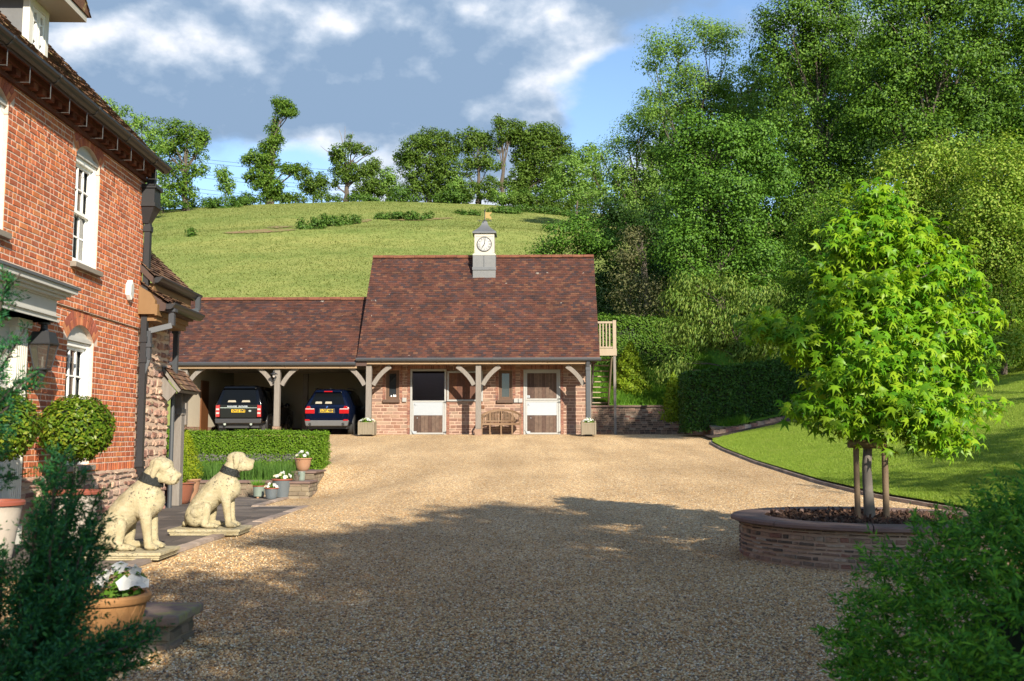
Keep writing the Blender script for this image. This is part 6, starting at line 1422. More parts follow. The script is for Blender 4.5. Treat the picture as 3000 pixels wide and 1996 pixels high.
def sweetgum():
    bx, by = W(2546, 1520, 10.6).x, 10.6; bz = PZ - .05; o = thing('sweetgum_tree', 'young lime green maple-leaved sweet gum staked in the round planter', 'tree', (bx, by, bz)); Lp = lambda px, py, dy=0: W(px, py, by + dy) - Vector((bx, by, bz))
    t = MB(); sp_ = [Lp(2549, 1522), Lp(2543, 1440), Lp(2539, 1370), Lp(2548, 1200), Lp(2556, 1000), Lp(2562, 800), Lp(2562, 640), Lp(2562, 556)]; t.tube(sp_, [.062, .052, .048, .042, .034, .024, .014, .006], 10)
    br = []
    top = sp_[-1].z
    tips = [(2215, 925, .1), (2232, 945, -.1), (2465, 640, .1), (2700, 645, -.1), (2440, 710, -.1), (2725, 690, .1), (2775, 750, -.1), (2405, 775, .1), (2620, 700, .2), (2300, 960, -.3), (2350, 1170, -.4), (2420, 1195, -.6), (2912, 905, .1), (2830, 960, -.2), (2900, 1180, .1), (2835, 1265, -.3), (2790, 1280, -.2), (2740, 1200, -.5), (2470, 1160, -.5), (2400, 1010, .3), (2400, 880, -.2), (2450, 1080, -.7), (2640, 1150, -.75), (2700, 1000, -.7), (2560, 1000, -.75), (2480, 900, -.5), (2620, 900, -.55), (2760, 900, -.3), (2830, 790, .0), (2800, 730, .2), (2745, 790, -.3), (2650, 790, -.4), (2560, 810, -.45), (2470, 830, -.3), (2425, 800, .1), (2420, 830, .2), (2490, 640, .0), (2470, 700, -.1), (2540, 680, -.3), (2610, 640, -.2), (2690, 650, .0), (2660, 690, -.2), (2700, 720, .1), (2600, 610, .1), (2530, 610, .1), (2562, 545, 0), (2570, 580, 0),
            (2650, 1050, .7), (2500, 1000, .7), (2750, 1100, .5), (2400, 1100, .4), (2560, 760, .4), (2640, 900, .6), (2850, 1080, .0), (2800, 1170, -.5), (2520, 1080, -.7), (2700, 860, .4), (2340, 1020, .2), (2850, 870, .25), (2560, 1040, -.85), (2670, 1120, -.6), (2866, 1000, -.1)]
    P, D = [], []
    for px, py, dy in tips:
        q = Lp(px, py, dy); hz = max(.95, min(q.z - .25 - .28 * math.hypot(q.x, q.y), top * .93))
        f = 0
        for k in range(len(sp_) - 1):
            if sp_[k].z <= hz <= sp_[k + 1].z: f = (hz - sp_[k].z) / (sp_[k + 1].z - sp_[k].z); s = sp_[k].lerp(sp_[k + 1], f); break
        else: s = sp_[2]
        pts = limb(t, s, q, .011, .003, .10, 6, 5); L = (q - s).length
        nl = int(42 + 92 * L)
        for _ in range(nl):
            u = 1 - rnd.random() ** 1.6 * .72; i = min(5, int(u * 6)); b = pts[i].lerp(pts[i + 1], u * 6 - i); w = .085 + .06 * (1 - u)
            P.append((b.x + rnd.gauss(0, w), b.y + rnd.gauss(0, w), b.z + rnd.gauss(-.02, w * .8))); d = Vector((q.x - s.x, q.y - s.y, 0)); D.append((d.x * .4 + rnd.gauss(0, .5), d.y * .4 + rnd.gauss(0, .5), -.75))
    t.build('trunk', M['bark_pale'], o, True)
    P, D = np.array(P), np.array(D); nn = np.stack([P[:, 0] * .35, P[:, 1] * .35 - .45, np.full(len(P), .6)], 1) + rng.normal(0, .42, P.shape)
    leaves('crown', P, nn, .162, M['leaf_gum'], o, 1.05, 'star', unit(D), .75)
    s = thing('tree_stake', 'pair of round timber stakes with a half log crossbar propping the sweet gum', 'stake', (bx, by, PZ - .04)); f = lambda px, py, dy=0: W(px, py, by + dy) - Vector((bx, by, PZ - .04))
    for a, b_, r_ in (((2513, 1509), (2507, 1288), .030), ((2597, 1517), (2590, 1252), .033)):
        p, q = f(*a, -.05), f(*b_, -.05); MB().tube([p - Vector((0, 0, .1)), p, q], r_, 12).build('stake_post', M['stake'], s, True, ang=50)
    p, q = f(2486, 1300, -.16), f(2592, 1303, -.16); m = MB().tube([p, q], .045, 14); m.build('crossbar', M['half_log'], s, True, ang=50)
sweetgum()

# ------------------------------------------------------------------ bench and box planters by the stable
def bench():
    xa, xb = bp(1412, 1240, .95).x, bp(1527, 1240, .95).x; cx = (xa + xb) / 2; c = Vector((cx, .50, 0)); o = thing('garden_bench', 'curved slatted teak bench against the stable wall', 'bench', BF @ c, BZ); hw = (xb - xa) / 2
    bow = lambda x: .16 * (x / hw) ** 2                                       # ends curve forward
    A = frange(-hw, hw, 18); m = MB()
    for k in range(6):
        r0, r1 = -.02 + k * .075, .04 + k * .075; m.strip([(x, r0 - bow(x) * .9) for x in A], [(x, r1 - bow(x) * .9) for x in A], lambda a, b, d: (a, b, d), .405, .43)
    m.strip([(x, -.055 - bow(x) * .9) for x in A], [(x, -.03 - bow(x) * .9) for x in A], lambda a, b, d: (a, b, d), .35, .43); m.build('seat', M['teak'], o)
    m = MB(); top = lambda x: .90 - .20 * abs(x / hw) ** 2.6; yb = lambda x: .44 - bow(x) * 1.5
    for x0, x1 in zip(A, A[1:]): m.bar((x0, yb(x0) + .04, top(x0)), (x1, yb(x1) + .04, top(x1)), .045, .06); m.bar((x0, yb(x0), .50), (x1, yb(x1), .50), .035, .05)
    x = -hw + .06
    while x < hw - .04:
        if min(abs(x), abs(x - hw * .56), abs(x + hw * .56)) > .03: m.bar((x, yb(x), .50), (x, yb(x) + .035, top(x)), .026, .012, (0, 1, 0))
        x += .052
    m.build('backrest', M['teak'], o)
    for x in (-hw + .03, -hw * .56, 0, hw * .56, hw - .03):
        m = MB(); m.box(x - .025, x + .025, -.05 - bow(x), .0 - bow(x), 0, .40); m.build('leg', M['teak'], o)
        if abs(x) < hw - .1: m = MB(); m.bar((x, yb(x) + .03, 0), (x, yb(x) + .04, top(x) - .02), .05, .05, (0, 1, 0)); m.build('leg', M['teak'], o)
    for s in (-1, 1):
        m = MB(); x = s * (hw - .03); m.bar((x, yb(x) + .05, top(x) - .02), (x, -.06 - bow(x), .60), .055, .035); m.bar((x, -.03 - bow(x), .40), (x, -.03 - bow(x), .60), .045); m.build('armrest', M['teak'], o)
bench()
def box_planter(px0, px1, py0, py1, d, lab, flab):
    a, b = bp(px0, py1, d), bp(px1, py0, d); w = b.x - a.x; h = b.z - a.z; o = thing('box_planter', lab, 'planter', BF @ Vector(((a.x + b.x) / 2, d + w / 2, max(a.z, 0))), BZ); hw = w / 2
    for sx in (-1, 1):
        for sy in (-1, 1): m = MB(); m.box(sx * hw - .03, sx * hw + .03, sy * hw - .03, sy * hw + .03, 0, h); m.ball((sx * hw, sy * hw, h + .025), .032, 8, 6); m.build('corner_post', M['planter_wood'], o)
    m = MB()
    for k in range(4):
        T = Matrix.Rotation(k * math.pi / 2, 4, 'Z')
        for j in range(5): q0 = -hw + .03 + (w - .06) * j / 5; m.box(q0 + .002, q0 + (w - .06) / 5 - .002, -hw - .012, -hw + .012, .05, h - .06, T)
        m.box(-hw + .03, hw - .03, -hw - .02, -hw + .02, h - .058, h - .01, T); m.box(-hw + .03, hw - .03, -hw - .02, -hw + .02, .02, .049, T)
    m.box(-hw + .02, hw - .02, -hw + .02, hw - .02, h - .08, h - .06); m.build('panel', M['planter_wood'], o)
    p = BF @ Vector(((a.x + b.x) / 2, d + hw, max(a.z, 0) + h - .06)); flowers('bedding_flowers', flab, p, hw * 1.05, .19, 20, .085, nl=420, ls=.055, yel=3)
box_planter(1051, 1094, 1239, 1277, -.75, 'square slatted wooden planter at the left post of the stable', 'white flowers filling the wooden planter by the left stable post')
box_planter(1706, 1744, 1243, 1280, -.75, 'square slatted wooden planter under the downpipe beside the steps', 'white flowers filling the wooden planter by the steps')

# ------------------------------------------------------------------ near evergreens framing the view
def sprays(name, label, cat, base, limbs, mat, per_m, leaf, asp, w, twig=.10, trunk=.02):
    o = thing(name, label, cat, base); base = Vector(base); wood = MB(); P, T = [], []
    for p, q, dens, wd in limbs:
        p, q = Vector(p) - base, Vector(q) - base; pts = limb(wood, p, q, trunk, trunk * .25, .07, 7, 5); L = (q - p).length
        for _ in range(int(L * per_m * dens)):
            u = rnd.random() ** .8 * .98; i = min(6, int(u * 7)); b = pts[i].lerp(pts[i + 1], u * 7 - i); ax = (pts[i + 1] - pts[i]).normalized()
            tl = twig * wd * rnd.uniform(.5, 1.2) * (1.15 - .75 * u); td = (ax * .9 + Vector((rnd.gauss(0, .6), rnd.gauss(0, .6), rnd.gauss(.1, .6)))).normalized()
            nn = max(8, int(tl * 330))
            for k in range(nn):
                s = k / nn; d = (td + Vector((rnd.gauss(0, .55), rnd.gauss(0, .55), rnd.gauss(0, .55)))).normalized(); c = b + td * tl * s
                P.append((c.x + rnd.gauss(0, w), c.y + rnd.gauss(0, w), c.z + rnd.gauss(0, w))); T.append((d.x, d.y, d.z))
    wood.build('branch', M['bark'], o, True); P, T = np.array(P), np.array(T)
    leaves('foliage', P, rng.normal(size=P.shape) + np.array([0, 0, .4]), leaf, M[mat], o, asp, 'diamond', T, .92); return o
def J(px, py, Y): return W(px, py, Y)
jb = J(-160, 2250, 3.0); L = []
def fan(origin, tips, dens=1, wd=1):
    for px, py, Y in tips: L.append((J(*origin), J(px, py, Y), dens, wd))
fan((-260, 1500, 3.1), [(20, 810, 3.2), (60, 800, 3.25), (-10, 900, 3.0), (75, 960, 3.2), (30, 1010, 3.1), (100, 1090, 3.15), (60, 1110, 3.0), (125, 1115, 3.2), (40, 1180, 3.0), (-20, 1050, 3.2), (20, 1330, 3.0), (45, 1390, 3.05), (-30, 1250, 2.9), (30, 1240, 3.1)], .75, .85)
fan((100, 2000, 3.0), [(190, 1335, 3.0), (160, 1350, 3.05), (220, 1370, 2.95), (130, 1420, 3.1), (250, 1430, 3.05), (285, 1450, 3.0), (270, 1530, 3.0), (300, 1545, 3.05), (110, 1500, 2.9), (200, 1480, 2.9), (160, 1560, 2.85), (240, 1600, 2.9), (90, 1620, 2.95)], 1.35, 1)
fan((40, 2150, 2.95), [(285, 1640, 2.95), (260, 1690, 2.85), (200, 1700, 2.8), (230, 1780, 2.9), (150, 1740, 2.8), (60, 1700, 2.85), (10, 1620, 2.9), (-40, 1560, 2.9), (180, 1850, 2.8), (90, 1830, 2.75)], 1.5, 1)
fan((0, 2080, 2.8), [(465, 1850, 2.85), (430, 1875, 2.8), (400, 1830, 2.85), (360, 1860, 2.8), (300, 1900, 2.75), (380, 1920, 2.8), (330, 1960, 2.75), (260, 1960, 2.7), (420, 1940, 2.85), (220, 1900, 2.7)], 1.4, .9)
fan((-80, 2300, 2.7), [(150, 1960, 2.65), (250, 2050, 2.7), (50, 1900, 2.7), (-20, 1850, 2.7), (320, 2060, 2.75), (100, 2020, 2.6), (-60, 1750, 2.8), (-30, 1950, 2.6)], 1.5, 1)
sprays('juniper_bush', 'dark blue green juniper with feathery sprays filling the left foreground', 'conifer', (jb.x, jb.y, .0), L, 'leaf_juniper', 84, .017, .30, .005, .15, .010)

def yew():
    c = Vector((2.19, 3.35, .08)); rad = Vector((1.08, .92, 1.02)); o = thing('yew_bush', 'rounded dark green yew bush filling the right foreground', 'bush', (c.x, c.y, 0)); P, T = [], []
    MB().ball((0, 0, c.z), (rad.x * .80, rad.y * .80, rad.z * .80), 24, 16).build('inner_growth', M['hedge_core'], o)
    n = 12500
    for _ in range(n):
        d = Vector((rnd.gauss(0, 1), rnd.gauss(0, 1), rnd.gauss(0, 1))).normalized()
        if d.y > .55 or d.z < -.35: continue
        k = (abs(d.x) ** 2.8 + abs(d.y) ** 2.8 + abs(d.z) ** 2.8) ** (-1 / 2.8) + .10 * mnoise.noise(d * 2.2) + .06 * mnoise.noise(d * 5.5); b = Vector((d.x * rad.x, d.y * rad.y, d.z * rad.z)) * k * rnd.choice((rnd.uniform(.72, .9), rnd.uniform(.86, .97)))
        td = (d * .75 + Vector((rnd.gauss(0, .45), rnd.gauss(0, .45), rnd.gauss(.05, .4)))).normalized(); tl = rnd.uniform(.07, .17); sd = td.orthogonal().normalized(); sd = (Matrix.Rotation(rnd.uniform(0, 6.28), 3, td) @ sd); m = int(tl * 190)
        for q in range(m):
            s = q / m; p = b + td * tl * s + Vector((0, 0, c.z)); e = ((sd if q % 2 else -sd) * .85 + td * .6 + Vector((rnd.gauss(0, .16), rnd.gauss(0, .16), rnd.gauss(0, .16)))).normalized(); P.append(p[:]); T.append(e[:])
    P, T = np.array(P), np.array(T); leaves('foliage', P, rng.normal(size=P.shape) * .5 + np.array([0, -.5, .6]), .030, M['leaf_yew'], o, .26, 'diamond', T, .95)
yew()

# ------------------------------------------------------------------ hedges and shrubs on the right
hz_b = lambda x: lawn_z(x, 33.2) + .15
hedge('beech_hedge', 'tall dark clipped hedge above the lawn on the right', W(2008, 1150, 33.75).x, 13.6, 33.7, 35.0, hz_b, lambda x: 3.42 + .145 * (x - 5.8), 'leaf_hedge', .085, 900, .08, sprig=.05)
hx0, hx1 = W(1740, 1000, 42.0).x, W(2040, 1000, 42.0).x
hedge('beech_hedge', 'bright green leafy hedge behind the landing of the timber steps', hx0, hx1, 42.0, 43.4, 3.9, lambda x: W(1850, 928, 42).z - .04 * (x - 5), 'leaf_beech', .10, 620, .16, sprig=.09)
q = W(1848, 1165, 39.8); conifer('golden_conifer', 'broad golden conifer on the bank beside the timber steps', (q.x, 39.8, q.z - .1), W(1848, 1008, 39.8).z - q.z + .1, .98, 'leaf_goldgreen', 9000, .12, trunk=.06)
q = W(1975, 1240, 36.2); conifer('small_conifer', 'small shaggy conifer with golden tips beside the left end of the dark hedge', (q.x, 36.2, q.z), 1.7, .55, 'leaf_goldgreen', 1800, .13)

# ------------------------------------------------------------------ trees of the wood on the right
G_ = 'trees of the wood on the right'
def wood(lab, lst, Y, base_px, mleaf, leaf, cr, per, fill=1, tr=.25, **k):
    fill *= 2.1; leaf *= .88; cr *= 2.0; per = int(per * 4.6); k.setdefault('flat', .62); k.setdefault('own', 1.15); k.setdefault('core', .15); tr *= .8
    b = W(base_px[0], base_px[1], Y + .3); return tree(k.pop('name', 'broadleaf_tree'), lab, k.pop('cat', 'tree'), b, pxblobs(lst, Y), mleaf, leaf, cr, per, fill, tr, group=k.pop('group', G_), **k)
wood('tall airy ash tree with pale feathery crown against the sky', [(2055, 96, 80, 55), (1965, 128, 70, 52), (2130, 115, 70, 55), (1918, 180, 42, 40), (2005, 210, 85, 55), (2090, 225, 85, 60), (2185, 240, 75, 55), (2240, 208, 36, 36), (1965, 275, 85, 55), (2060, 300, 95, 60), (1935, 330, 70, 45), (2150, 330, 90, 60)], 58, (2080, 900), 'leaf_ash', .19, .50, 26, .8, .26, asp=.45, lo=.5)
wood('pale green ash leaning over the field edge at the left of the wood', [(1890, 350, 65, 55), (1840, 425, 65, 62), (1930, 420, 80, 70), (1800, 505, 45, 55), (1870, 520, 80, 70), (1960, 340, 60, 50), (1770, 570, 50, 45), (1840, 610, 60, 50), (1735, 500, 30, 35), (1760, 455, 22, 30), (1930, 560, 60, 60), (1700, 575, 30, 30)], 61, (1900, 900), 'leaf_ash', .19, .50, 28, .85, .3, asp=.45, lo=.5)
wood('dark oak rising above the ash near the top of the frame', [(2290, 40, 70, 58), (2258, 120, 45, 52), (2370, 50, 90, 70), (2450, 40, 80, 60), (2350, 150, 80, 55), (2430, 140, 80, 58), (2510, 110, 80, 65), (2300, 200, 60, 45), (2380, 235, 70, 50), (2480, 215, 80, 55), (2330, -60, 90, 60), (2450, -70, 90, 60)], 53, (2420, 900), 'leaf_oak', .17, .52, 42, 1, .3)
wood('huge spreading oak filling the top right corner', [(2600, 50, 100, 75), (2720, 50, 100, 80), (2850, 40, 100, 80), (2960, 70, 100, 80), (2640, 165, 100, 75), (2780, 165, 100, 75), (2920, 195, 100, 75), (2560, 235, 95, 70), (2700, 280, 100, 75), (2850, 310, 100, 75), (2970, 320, 100, 75), (2540, 335, 90, 65), (2650, 390, 100, 75), (2790, 410, 100, 75), (2930, 430, 100, 75), (2700, -60, 140, 90), (2900, -70, 140, 90), (3060, 150, 110, 90), (3060, 320, 110, 90)], 46, (2740, 950), 'leaf_oak', .16, .50, 44, 1, .36)
wood('dense dark green maple in the middle of the wood', [(2080, 375, 85, 58), (2000, 425, 78, 58), (2150, 440, 100, 68), (2230, 400, 60, 60), (2035, 525, 90, 68), (2130, 560, 100, 70), (2240, 520, 80, 78), (2010, 625, 70, 65), (2100, 680, 100, 70), (2210, 650, 80, 70), (1995, 735, 75, 60), (2100, 790, 100, 70), (2220, 770, 80, 70), (2030, 830, 60, 60), (2140, 890, 90, 60)], 44, (2110, 1040), 'leaf_maple_dark', .145, .46, 46, 1.05, .25, twigs=6)
wood('dark oak in the shaded gap between the maple and the yellow hornbeams', [(2330, 330, 80, 60), (2330, 425, 80, 60), (2420, 445, 80, 60), (2350, 545, 80, 70), (2440, 560, 65, 60), (2320, 645, 70, 60), (2380, 700, 80, 60), (2300, 765, 70, 60), (2500, 500, 80, 60), (2460, 340, 80, 60), (2330, 860, 80, 60), (2440, 800, 80, 70)], 48.5, (2380, 1050), 'leaf_oak', .16, .5, 40, 1, .28)
G_2 = 'hornbeams at the top of the lawn'
wood('yellow green hornbeam with bright upright shoots, at the right edge above the lawn', [(2900, 480, 60, 50), (2980, 455, 60, 60), (2940, 560, 90, 75), (3040, 560, 90, 80), (2870, 620, 80, 70), (2980, 680, 95, 75), (2890, 760, 95, 75), (3020, 800, 95, 80), (2880, 880, 90, 75), (2970, 930, 95, 75), (2900, 1010, 90, 60), (3020, 1030, 90, 60)], 31.5, (2940, 1135), 'leaf_yellow', .105, .33, 46, 1.05, .12, group=G_2, flat=1.0, tdir=np.array([0, 0, 1.]), tmix=.35, twigs=8)
wood('yellow green hornbeam with a spiky top, just behind the sweet gum', [(2700, 470, 40, 60), (2770, 455, 40, 50), (2640, 520, 60, 55), (2720, 560, 80, 65), (2810, 560, 70, 65), (2590, 590, 60, 55), (2660, 640, 90, 70), (2770, 660, 90, 70), (2560, 690, 70, 70), (2700, 760, 95, 75), (2800, 790, 90, 75), (2600, 800, 85, 75), (2700, 890, 95, 75), (2790, 930, 90, 75), (2620, 940, 90, 75), (2720, 1020, 95, 60), (2810, 1040, 80, 60)], 33.5, (2720, 1135), 'leaf_yellow', .11, .35, 46, 1.05, .14, group=G_2, flat=1.0, tdir=np.array([0, 0, 1.]), tmix=.35, twigs=8)
wood('darker green hornbeam behind the left side of the sweet gum', [(2450, 615, 60, 55), (2400, 700, 75, 65), (2490, 720, 75, 70), (2350, 800, 75, 60), (2440, 840, 85, 70), (2520, 880, 75, 70), (2380, 920, 85, 60), (2470, 980, 90, 60), (2340, 980, 60, 50), (2540, 1000, 80, 60)], 37, (2440, 1080), 'leaf_hornbeam', .115, .36, 44, 1, .14, group=G_2)
wood('drooping cherry with long pointed leaves above the dark hedge', [(2040, 835, 60, 38), (2110, 850, 70, 40), (2200, 870, 75, 45), (2270, 900, 60, 42), (2000, 890, 60, 40), (2070, 930, 80, 42), (2160, 940, 90, 45), (2250, 960, 70, 42), (1985, 960, 50, 35), (2050, 1000, 70, 40), (2150, 1010, 80, 40), (1965, 1090, 55, 20), (2010, 1065, 50, 18), (2260, 1020, 60, 35)], 37.4, (2200, 1130), 'leaf_cherry', .19, .36, 26, .95, .12, asp=.30, tdir=np.array([-.2, -.3, -.9]), tmix=.7, group=None, name='cherry_tree')
wood('bright green hawthorn bush behind the right end of the stable ridge', [(1640, 690, 45, 36), (1690, 665, 45, 32), (1735, 690, 48, 45), (1612, 728, 36, 26), (1700, 735, 65, 38), (1775, 720, 50, 50), (1590, 752, 24, 16)], 50, (1720, 840), 'leaf_maple_dark', .15, .42, 38, 1, .10, name='hawthorn_bush', cat='bush', group=None)
wood('half bare grey brown shrub beside the stable roof', [(1862, 715, 45, 48), (1850, 790, 55, 55), (1905, 850, 55, 50), (1835, 865, 45, 50), (1890, 920, 70, 40), (1960, 900, 45, 40)], 46, (1870, 1000), 'leaf_grey', .13, .40, 26, .8, .09, bark='twig', name='grey_shrub', cat='shrub', group=None, twigs=26, lo=.4)
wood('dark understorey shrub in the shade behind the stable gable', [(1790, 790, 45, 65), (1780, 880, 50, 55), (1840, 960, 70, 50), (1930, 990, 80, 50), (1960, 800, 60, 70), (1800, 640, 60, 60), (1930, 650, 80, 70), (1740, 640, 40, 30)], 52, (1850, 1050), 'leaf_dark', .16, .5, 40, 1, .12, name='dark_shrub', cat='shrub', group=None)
# far depth of the wood, one unbroken mass of shade behind the named trees
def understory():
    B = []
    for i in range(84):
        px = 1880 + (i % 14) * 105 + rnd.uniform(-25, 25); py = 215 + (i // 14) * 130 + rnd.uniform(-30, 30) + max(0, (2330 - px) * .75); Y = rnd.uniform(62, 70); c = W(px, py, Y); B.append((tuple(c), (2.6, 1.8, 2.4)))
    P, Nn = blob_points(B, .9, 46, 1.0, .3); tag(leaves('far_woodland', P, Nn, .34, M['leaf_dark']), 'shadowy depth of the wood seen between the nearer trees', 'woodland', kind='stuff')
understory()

# ------------------------------------------------------------------ trees along the skyline of the field
def sky(lab, lst, base, Y=148, mleaf='leaf_oak_far', leaf=.36, cr=.95, per=34, fill=1, tr=.4, **k):
    fill *= 2.1; b = W(base[0], base[1], Y); b.z = max(b.z - .6, hill_z(b.x, b.y) - .3) if Y < 160 else b.z
    lst = [(a, b_, c * 1.1, d * 1.12) for a, b_, c, d in lst]; return tree(k.pop('name', 'field_tree'), lab, k.pop('cat', 'tree'), b, pxblobs(lst, Y, .6, .9), mleaf, leaf, cr, per, fill, tr, group=k.pop('group', 'trees along the crest of the field'), **k)
sky('tall airy tree rising behind the house roof', [(300, 320, 40, 35), (340, 350, 45, 45), (375, 400, 50, 55), (410, 360, 40, 25), (420, 450, 60, 60), (350, 450, 60, 60), (430, 520, 60, 50), (380, 540, 60, 50), (470, 580, 50, 30), (450, 400, 35, 35)], (420, 640), 128, 'leaf_ash', .33, .85, 30, .5, .35, lo=.5)
sky('ivy wrapped ash with a rounded top left of the tall snag', [(500, 385, 45, 38), (555, 395, 45, 40), (480, 430, 35, 40), (530, 445, 45, 50), (590, 425, 22, 45), (585, 490, 22, 35), (515, 560, 40, 45), (545, 520, 32, 50), (490, 500, 40, 45), (560, 570, 25, 25), (600, 400, 16, 25)], (545, 612), 138, 'leaf_ivy', .33, .85, 34, .55, .5, lo=.5)
sky('tall ivy clad snag with a bent leafy tuft at its top', [(835, 316, 30, 24), (812, 305, 16, 18), (850, 330, 18, 14), (808, 352, 9, 14), (802, 385, 20, 16), (806, 410, 24, 16), (786, 430, 24, 18), (748, 458, 30, 18), (722, 470, 14, 16), (785, 475, 36, 26), (840, 495, 26, 16), (868, 500, 14, 20), (765, 515, 40, 26), (785, 545, 42, 26), (800, 440, 20, 22), (730, 520, 14, 14), (815, 570, 14, 12), (790, 575, 24, 16)], (792, 590), 148, 'leaf_ivy', .32, .72, 34, 1, .5, top=tuple(W(806, 340, 148)))
sky('dead topped oak with bare antler branches', [(993, 447, 18, 26), (1022, 418, 12, 20), (1060, 440, 36, 14), (978, 458, 22, 14), (1005, 490, 34, 28), (1060, 500, 42, 20), (1092, 485, 22, 18), (1013, 523, 34, 16), (972, 538, 18, 8), (1095, 505, 20, 14)], (1014, 580), 148, 'leaf_oak_far', .32, .75, 32, .9, .42, twigs=22)
tr_o = [o for o in bpy.data.objects if o.get('label', '').startswith('dead topped')][0]
for a, b_ in (((1012, 470), (1011, 370)), ((1000, 470), (994, 382)), ((1000, 480), (939, 428)), ((1030, 450), (1070, 415)), ((1000, 540), (962, 522)), ((1040, 480), (1108, 440)), ((1045, 500), (1122, 475)), ((1022, 440), (1035, 385))): dd = MB(); limb(dd, W(*a, 148.2) - tr_o.location, W(*b_, 148.2) - tr_o.location, .12, .02, .06, 5, 5); dd.build('bare_branch', M['twig'], tr_o)
sky('round dense oak at the centre of the skyline', [(1220, 432, 42, 38), (1265, 412, 48, 34), (1308, 430, 36, 36), (1188, 462, 34, 24), (1240, 490, 66, 46), (1308, 500, 38, 48), (1230, 550, 46, 36), (1288, 560, 42, 36)], (1258, 592), fill=1.1)
sky('layered oak with a forked trunk right of the round oak', [(1373, 405, 32, 26), (1405, 400, 34, 24), (1367, 434, 26, 14), (1422, 420, 26, 24), (1390, 476, 42, 18), (1436, 484, 34, 18), (1365, 508, 18, 12), (1418, 455, 22, 12)], (1401, 585), fill=.95)
sky('tall thin tree with visible bare limbs behind the clock turret', [(1460, 364, 22, 16), (1504, 360, 22, 16), (1480, 392, 34, 22), (1452, 426, 20, 18), (1505, 400, 24, 20), (1460, 350, 12, 10)], (1470, 588), 147, 'leaf_oak_far', .32, .7, 28, .8, .4, twigs=18, lean=.6)
sky('broad spreading oak at the right end of the skyline', [(1556, 390, 46, 26), (1590, 388, 42, 24), (1618, 408, 32, 22), (1531, 418, 40, 34), (1577, 430, 56, 34), (1645, 422, 32, 24), (1548, 475, 46, 36), (1597, 476, 56, 36), (1665, 450, 20, 22), (1620, 455, 30, 20), (1530, 520, 40, 34), (1580, 530, 50, 36), (1625, 520, 36, 34)], (1537, 592), fill=1.05)
bushes = [('slim pale bush above a round bramble mound', [(655, 508, 20, 24), (665, 545, 24, 24)], (662, 590), 147, 'leaf_ash'), ('twiggy hawthorn between the snag and the dead topped oak', [(905, 530, 32, 28), (925, 552, 34, 26), (895, 495, 16, 16), (940, 525, 16, 20)], (918, 588), 148, 'leaf_oak_far'), ('grey green thorn bush right of the dead topped oak', [(1075, 535, 34, 22), (1100, 555, 36, 26), (1060, 565, 26, 16)], (1085, 592), 147, 'leaf_oak_far'),
          ('pale thin thorn bush left of the round oak', [(1135, 520, 26, 26), (1145, 555, 26, 26), (1120, 548, 16, 18)], (1137, 592), 147.5, 'leaf_ash'), ('round dark bush at the foot of the round oak', [(1175, 568, 28, 22)], (1175, 592), 146, 'leaf_bramble'), ('leafy bush under the layered oak', [(1380, 560, 34, 26), (1425, 570, 30, 22)], (1400, 598), 146, 'leaf_oak_far'), ('low thorn bush under the tall thin tree', [(1475, 575, 36, 20), (1515, 580, 28, 18)], (1490, 603), 145, 'leaf_ash'),
          ('dark bush under the broad spreading oak', [(1560, 575, 36, 24), (1610, 580, 36, 22)], (1585, 608), 145, 'leaf_bramble'), ('tall pale thicket between the broad oak and the wood', [(1670, 500, 44, 40), (1720, 470, 40, 44), (1640, 540, 40, 34), (1700, 560, 50, 36), (1745, 540, 30, 40)], (1690, 618), 120, 'leaf_ash'), ('leafy thicket on the crest between the round oak and the layered oak', [(1330, 575, 34, 20), (1295, 585, 30, 14), (1355, 580, 24, 16)], (1325, 598), 145.5, 'leaf_bramble'), ('long low thicket at the foot of the broad spreading oak', [(1530, 590, 40, 18), (1580, 595, 44, 18), (1640, 598, 44, 20), (1700, 606, 44, 22)], (1600, 610), 144, 'leaf_oak_far'), ('low dark growth at the foot of the ivy wrapped ash', [(480, 596, 30, 14), (520, 600, 26, 12), (450, 600, 24, 16), (425, 590, 24, 20)], (480, 614), 137, 'leaf_bramble'), ('low scrub on the crest between the dead topped oak and the round oak', [(1150, 588, 26, 10), (1095, 590, 24, 8), (1205, 588, 22, 12)], (1150, 596), 146, 'leaf_bramble'), ('low thicket on the crest left of the snag', [(560, 600, 26, 12), (610, 598, 26, 14), (715, 590, 26, 12)], (610, 606), 146, 'leaf_bramble'), ('low thicket on the crest between the snag and the hawthorn', [(830, 584, 28, 12), (870, 582, 26, 14), (945, 580, 24, 14)], (860, 590), 146, 'leaf_oak_far'), ('low thicket at the foot of the dead topped oak', [(985, 582, 22, 10), (1040, 580, 24, 12), (1065, 578, 24, 14)], (1010, 590), 146, 'leaf_bramble'), ('tall thicket in the gap between the round oak and the layered oak', [(1335, 545, 26, 30), (1350, 575, 30, 22)], (1340, 596), 147, 'leaf_ash'), ('tall thicket in the gap behind the tall thin tree', [(1440, 545, 30, 26), (1500, 545, 30, 30), (1525, 560, 30, 30)], (1480, 604), 147.5, 'leaf_oak_far'), ('small dark bush left of the snag', [(725, 580, 22, 14), (757, 586, 16, 10)], (740, 596), 146.5, 'leaf_bramble'), ('small round bush right of the snag', [(848, 575, 20, 12)], (848, 588), 146.5, 'leaf_oak_far')]
for lab, lst, b, Y, ml in bushes: sky(lab, lst, b, Y, ml, .3, .7, 30, .9, .12, name='field_bush', cat='bush', group='bushes along the crest of the field')
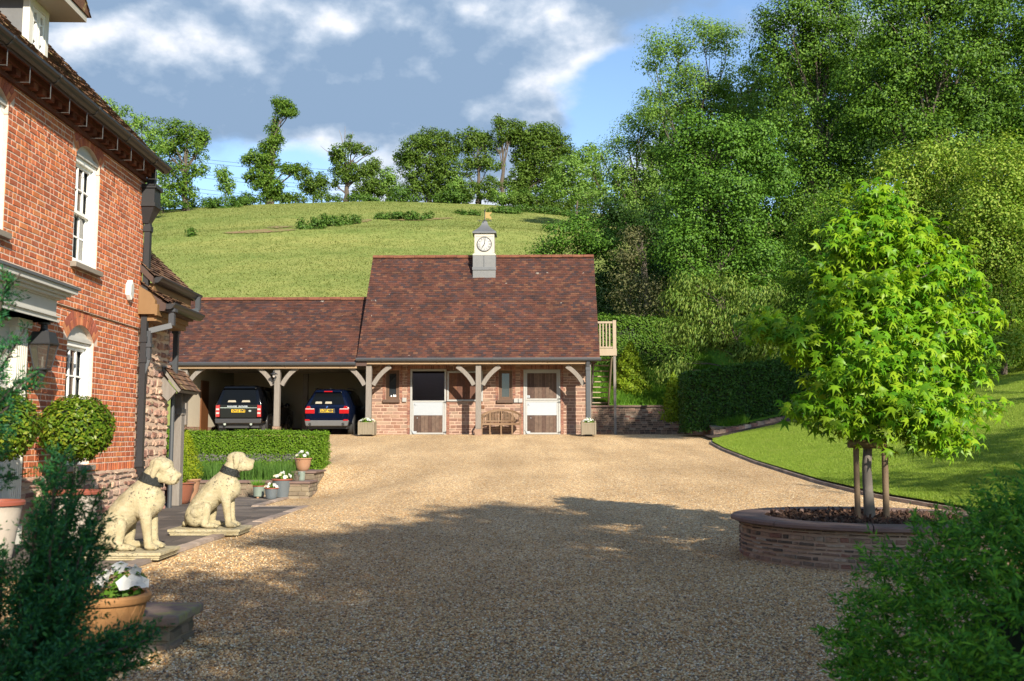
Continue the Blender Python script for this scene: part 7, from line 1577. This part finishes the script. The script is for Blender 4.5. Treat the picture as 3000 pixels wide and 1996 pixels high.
def scrub(lab, lst):
    B = []
    for px, py, rx, ry in lst: p = on_hill(px, py + ry); k = p.y / FPX; B.append(((p.x, p.y, p.z + ry * k * .55), (rx * k * 1.1, rx * k * .5, ry * k * 1.45)))
    c = Vector(B[0][0]); o = thing('bramble_patch', lab, 'brambles', c, 0, 'bramble patches on the field'); P, Nn = blob_points([(tuple(Vector(q) - c), r_) for q, r_ in B], .5, 34, 1.15, .2, flat=.8); leaves('foliage', P, Nn, .27, M['leaf_bramble'], o)
scrub('rounded bramble mound at the left end of the skyline bushes', [(660, 592, 52, 17), (615, 600, 22, 10), (700, 590, 28, 14)])
scrub('larger bramble patch across the middle of the field', [(905, 656, 44, 14), (960, 648, 44, 16), (1025, 642, 30, 14), (1000, 652, 24, 8)])
scrub('thin bramble patch left of the clock turret', [(1140, 634, 38, 8), (1195, 634, 44, 11), (1245, 632, 26, 10)])
scrub('long bramble strip right of the weather vane', [(1480, 616, 50, 9), (1550, 612, 50, 10), (1620, 618, 44, 10), (1690, 626, 44, 10)])
scrub('small bramble patch just left of the weather vane', [(1380, 625, 34, 6), (1345, 622, 20, 5)])
scrub('lone small shrub on the left of the field', [(562, 680, 14, 12), (560, 668, 6, 10)])
# power cables crossing behind the hill
for i, (pa, pb) in enumerate((((470, 452), (1260, 508)), ((470, 462), (1260, 520)), ((440, 492), (1300, 560)), ((440, 503), (1300, 572)), ((440, 532), (1000, 583)), ((440, 543), (980, 592)))):
    a, b_ = W(*pa, 190), W(*pb, 190); mb = MB(); mb.tube([a.lerp(b_, t) - Vector((0, 0, 2.2 * 4 * t * (1 - t) * .35)) for t in frange(-.15, 1.1, 16)], .035, 5, False)
    tag(mb.build('power_cable', M['gutter']), ['topmost', 'second highest', 'third from the top', 'fourth from the top', 'second lowest', 'lowest'][i] + ' of the thin power cables crossing the sky behind the hill', 'cable', 'power cables behind the hill')

# ------------------------------------------------------------------ trees behind and beside the viewpoint that shade the yard
def shade(lab, base, blobs, ml, leaf=.26, cr=.8, per=34, fill=1, tr=.3): return tree('shade_tree', lab, 'tree', base, blobs, ml, leaf, cr, per, fill, tr, group='trees outside the view that shade the yard')
shade('broad tree behind the viewpoint shading the gravel', (6.4, -6.8, 0), [((x, -6.4, z), r_) for x, z, r_ in ((9.1, 11.5, (1.15, 1.6, .85)), (7.7, 9.8, (2.1, 2.1, 1.25)), (5.6, 7.3, (1.3, 1.6, .8)), (9.9, 8.9, (1.6, 1.5, 1.0)), (7.0, 8.0, (2.7, 2.1, 1.5)), (8.8, 7.4, (1.8, 1.6, 1.2)), (6.2, 6.4, (2.7, 2.1, 1.5)), (4.9, 5.0, (2.8, 2.1, 1.4)), (3.3, 5.6, (1.0, 1.2, .8)), (5.0, 3.2, (2.6, 2, 1.2)), (3.7, 7.9, (.8, .8, .5)), (5.7, 10.3, (.5, .6, .35)))], 'leaf_oak', .27, .8, 42, 3.0)
shade('tall tree out of view to the right shading the dark hedge', (19.5, 9.0, 1.5), [((x, 9.0, z), (1.8, 1.9, 1.7)) for x, z in ((16.9, 16.8), (19.2, 16.6), (21.6, 16.4), (24, 16.3), (20.4, 18.6))], 'leaf_oak', .27, .8, 42, 2.6)
shade('small tree out of view to the right casting streaks on the lawn', (13.8, 5.2, .8), [((13.5, 5, 7.1), (1.6, 1.2, .40)), ((15, 5.4, 8.5), (1.5, 1.2, .38)), ((12.6, 5.4, 8.0), (.9, .8, .28)), ((16.4, 5.2, 9.8), (1.5, 1, .35))], 'leaf_hornbeam', .2, .6, 34, 1.0, .12)
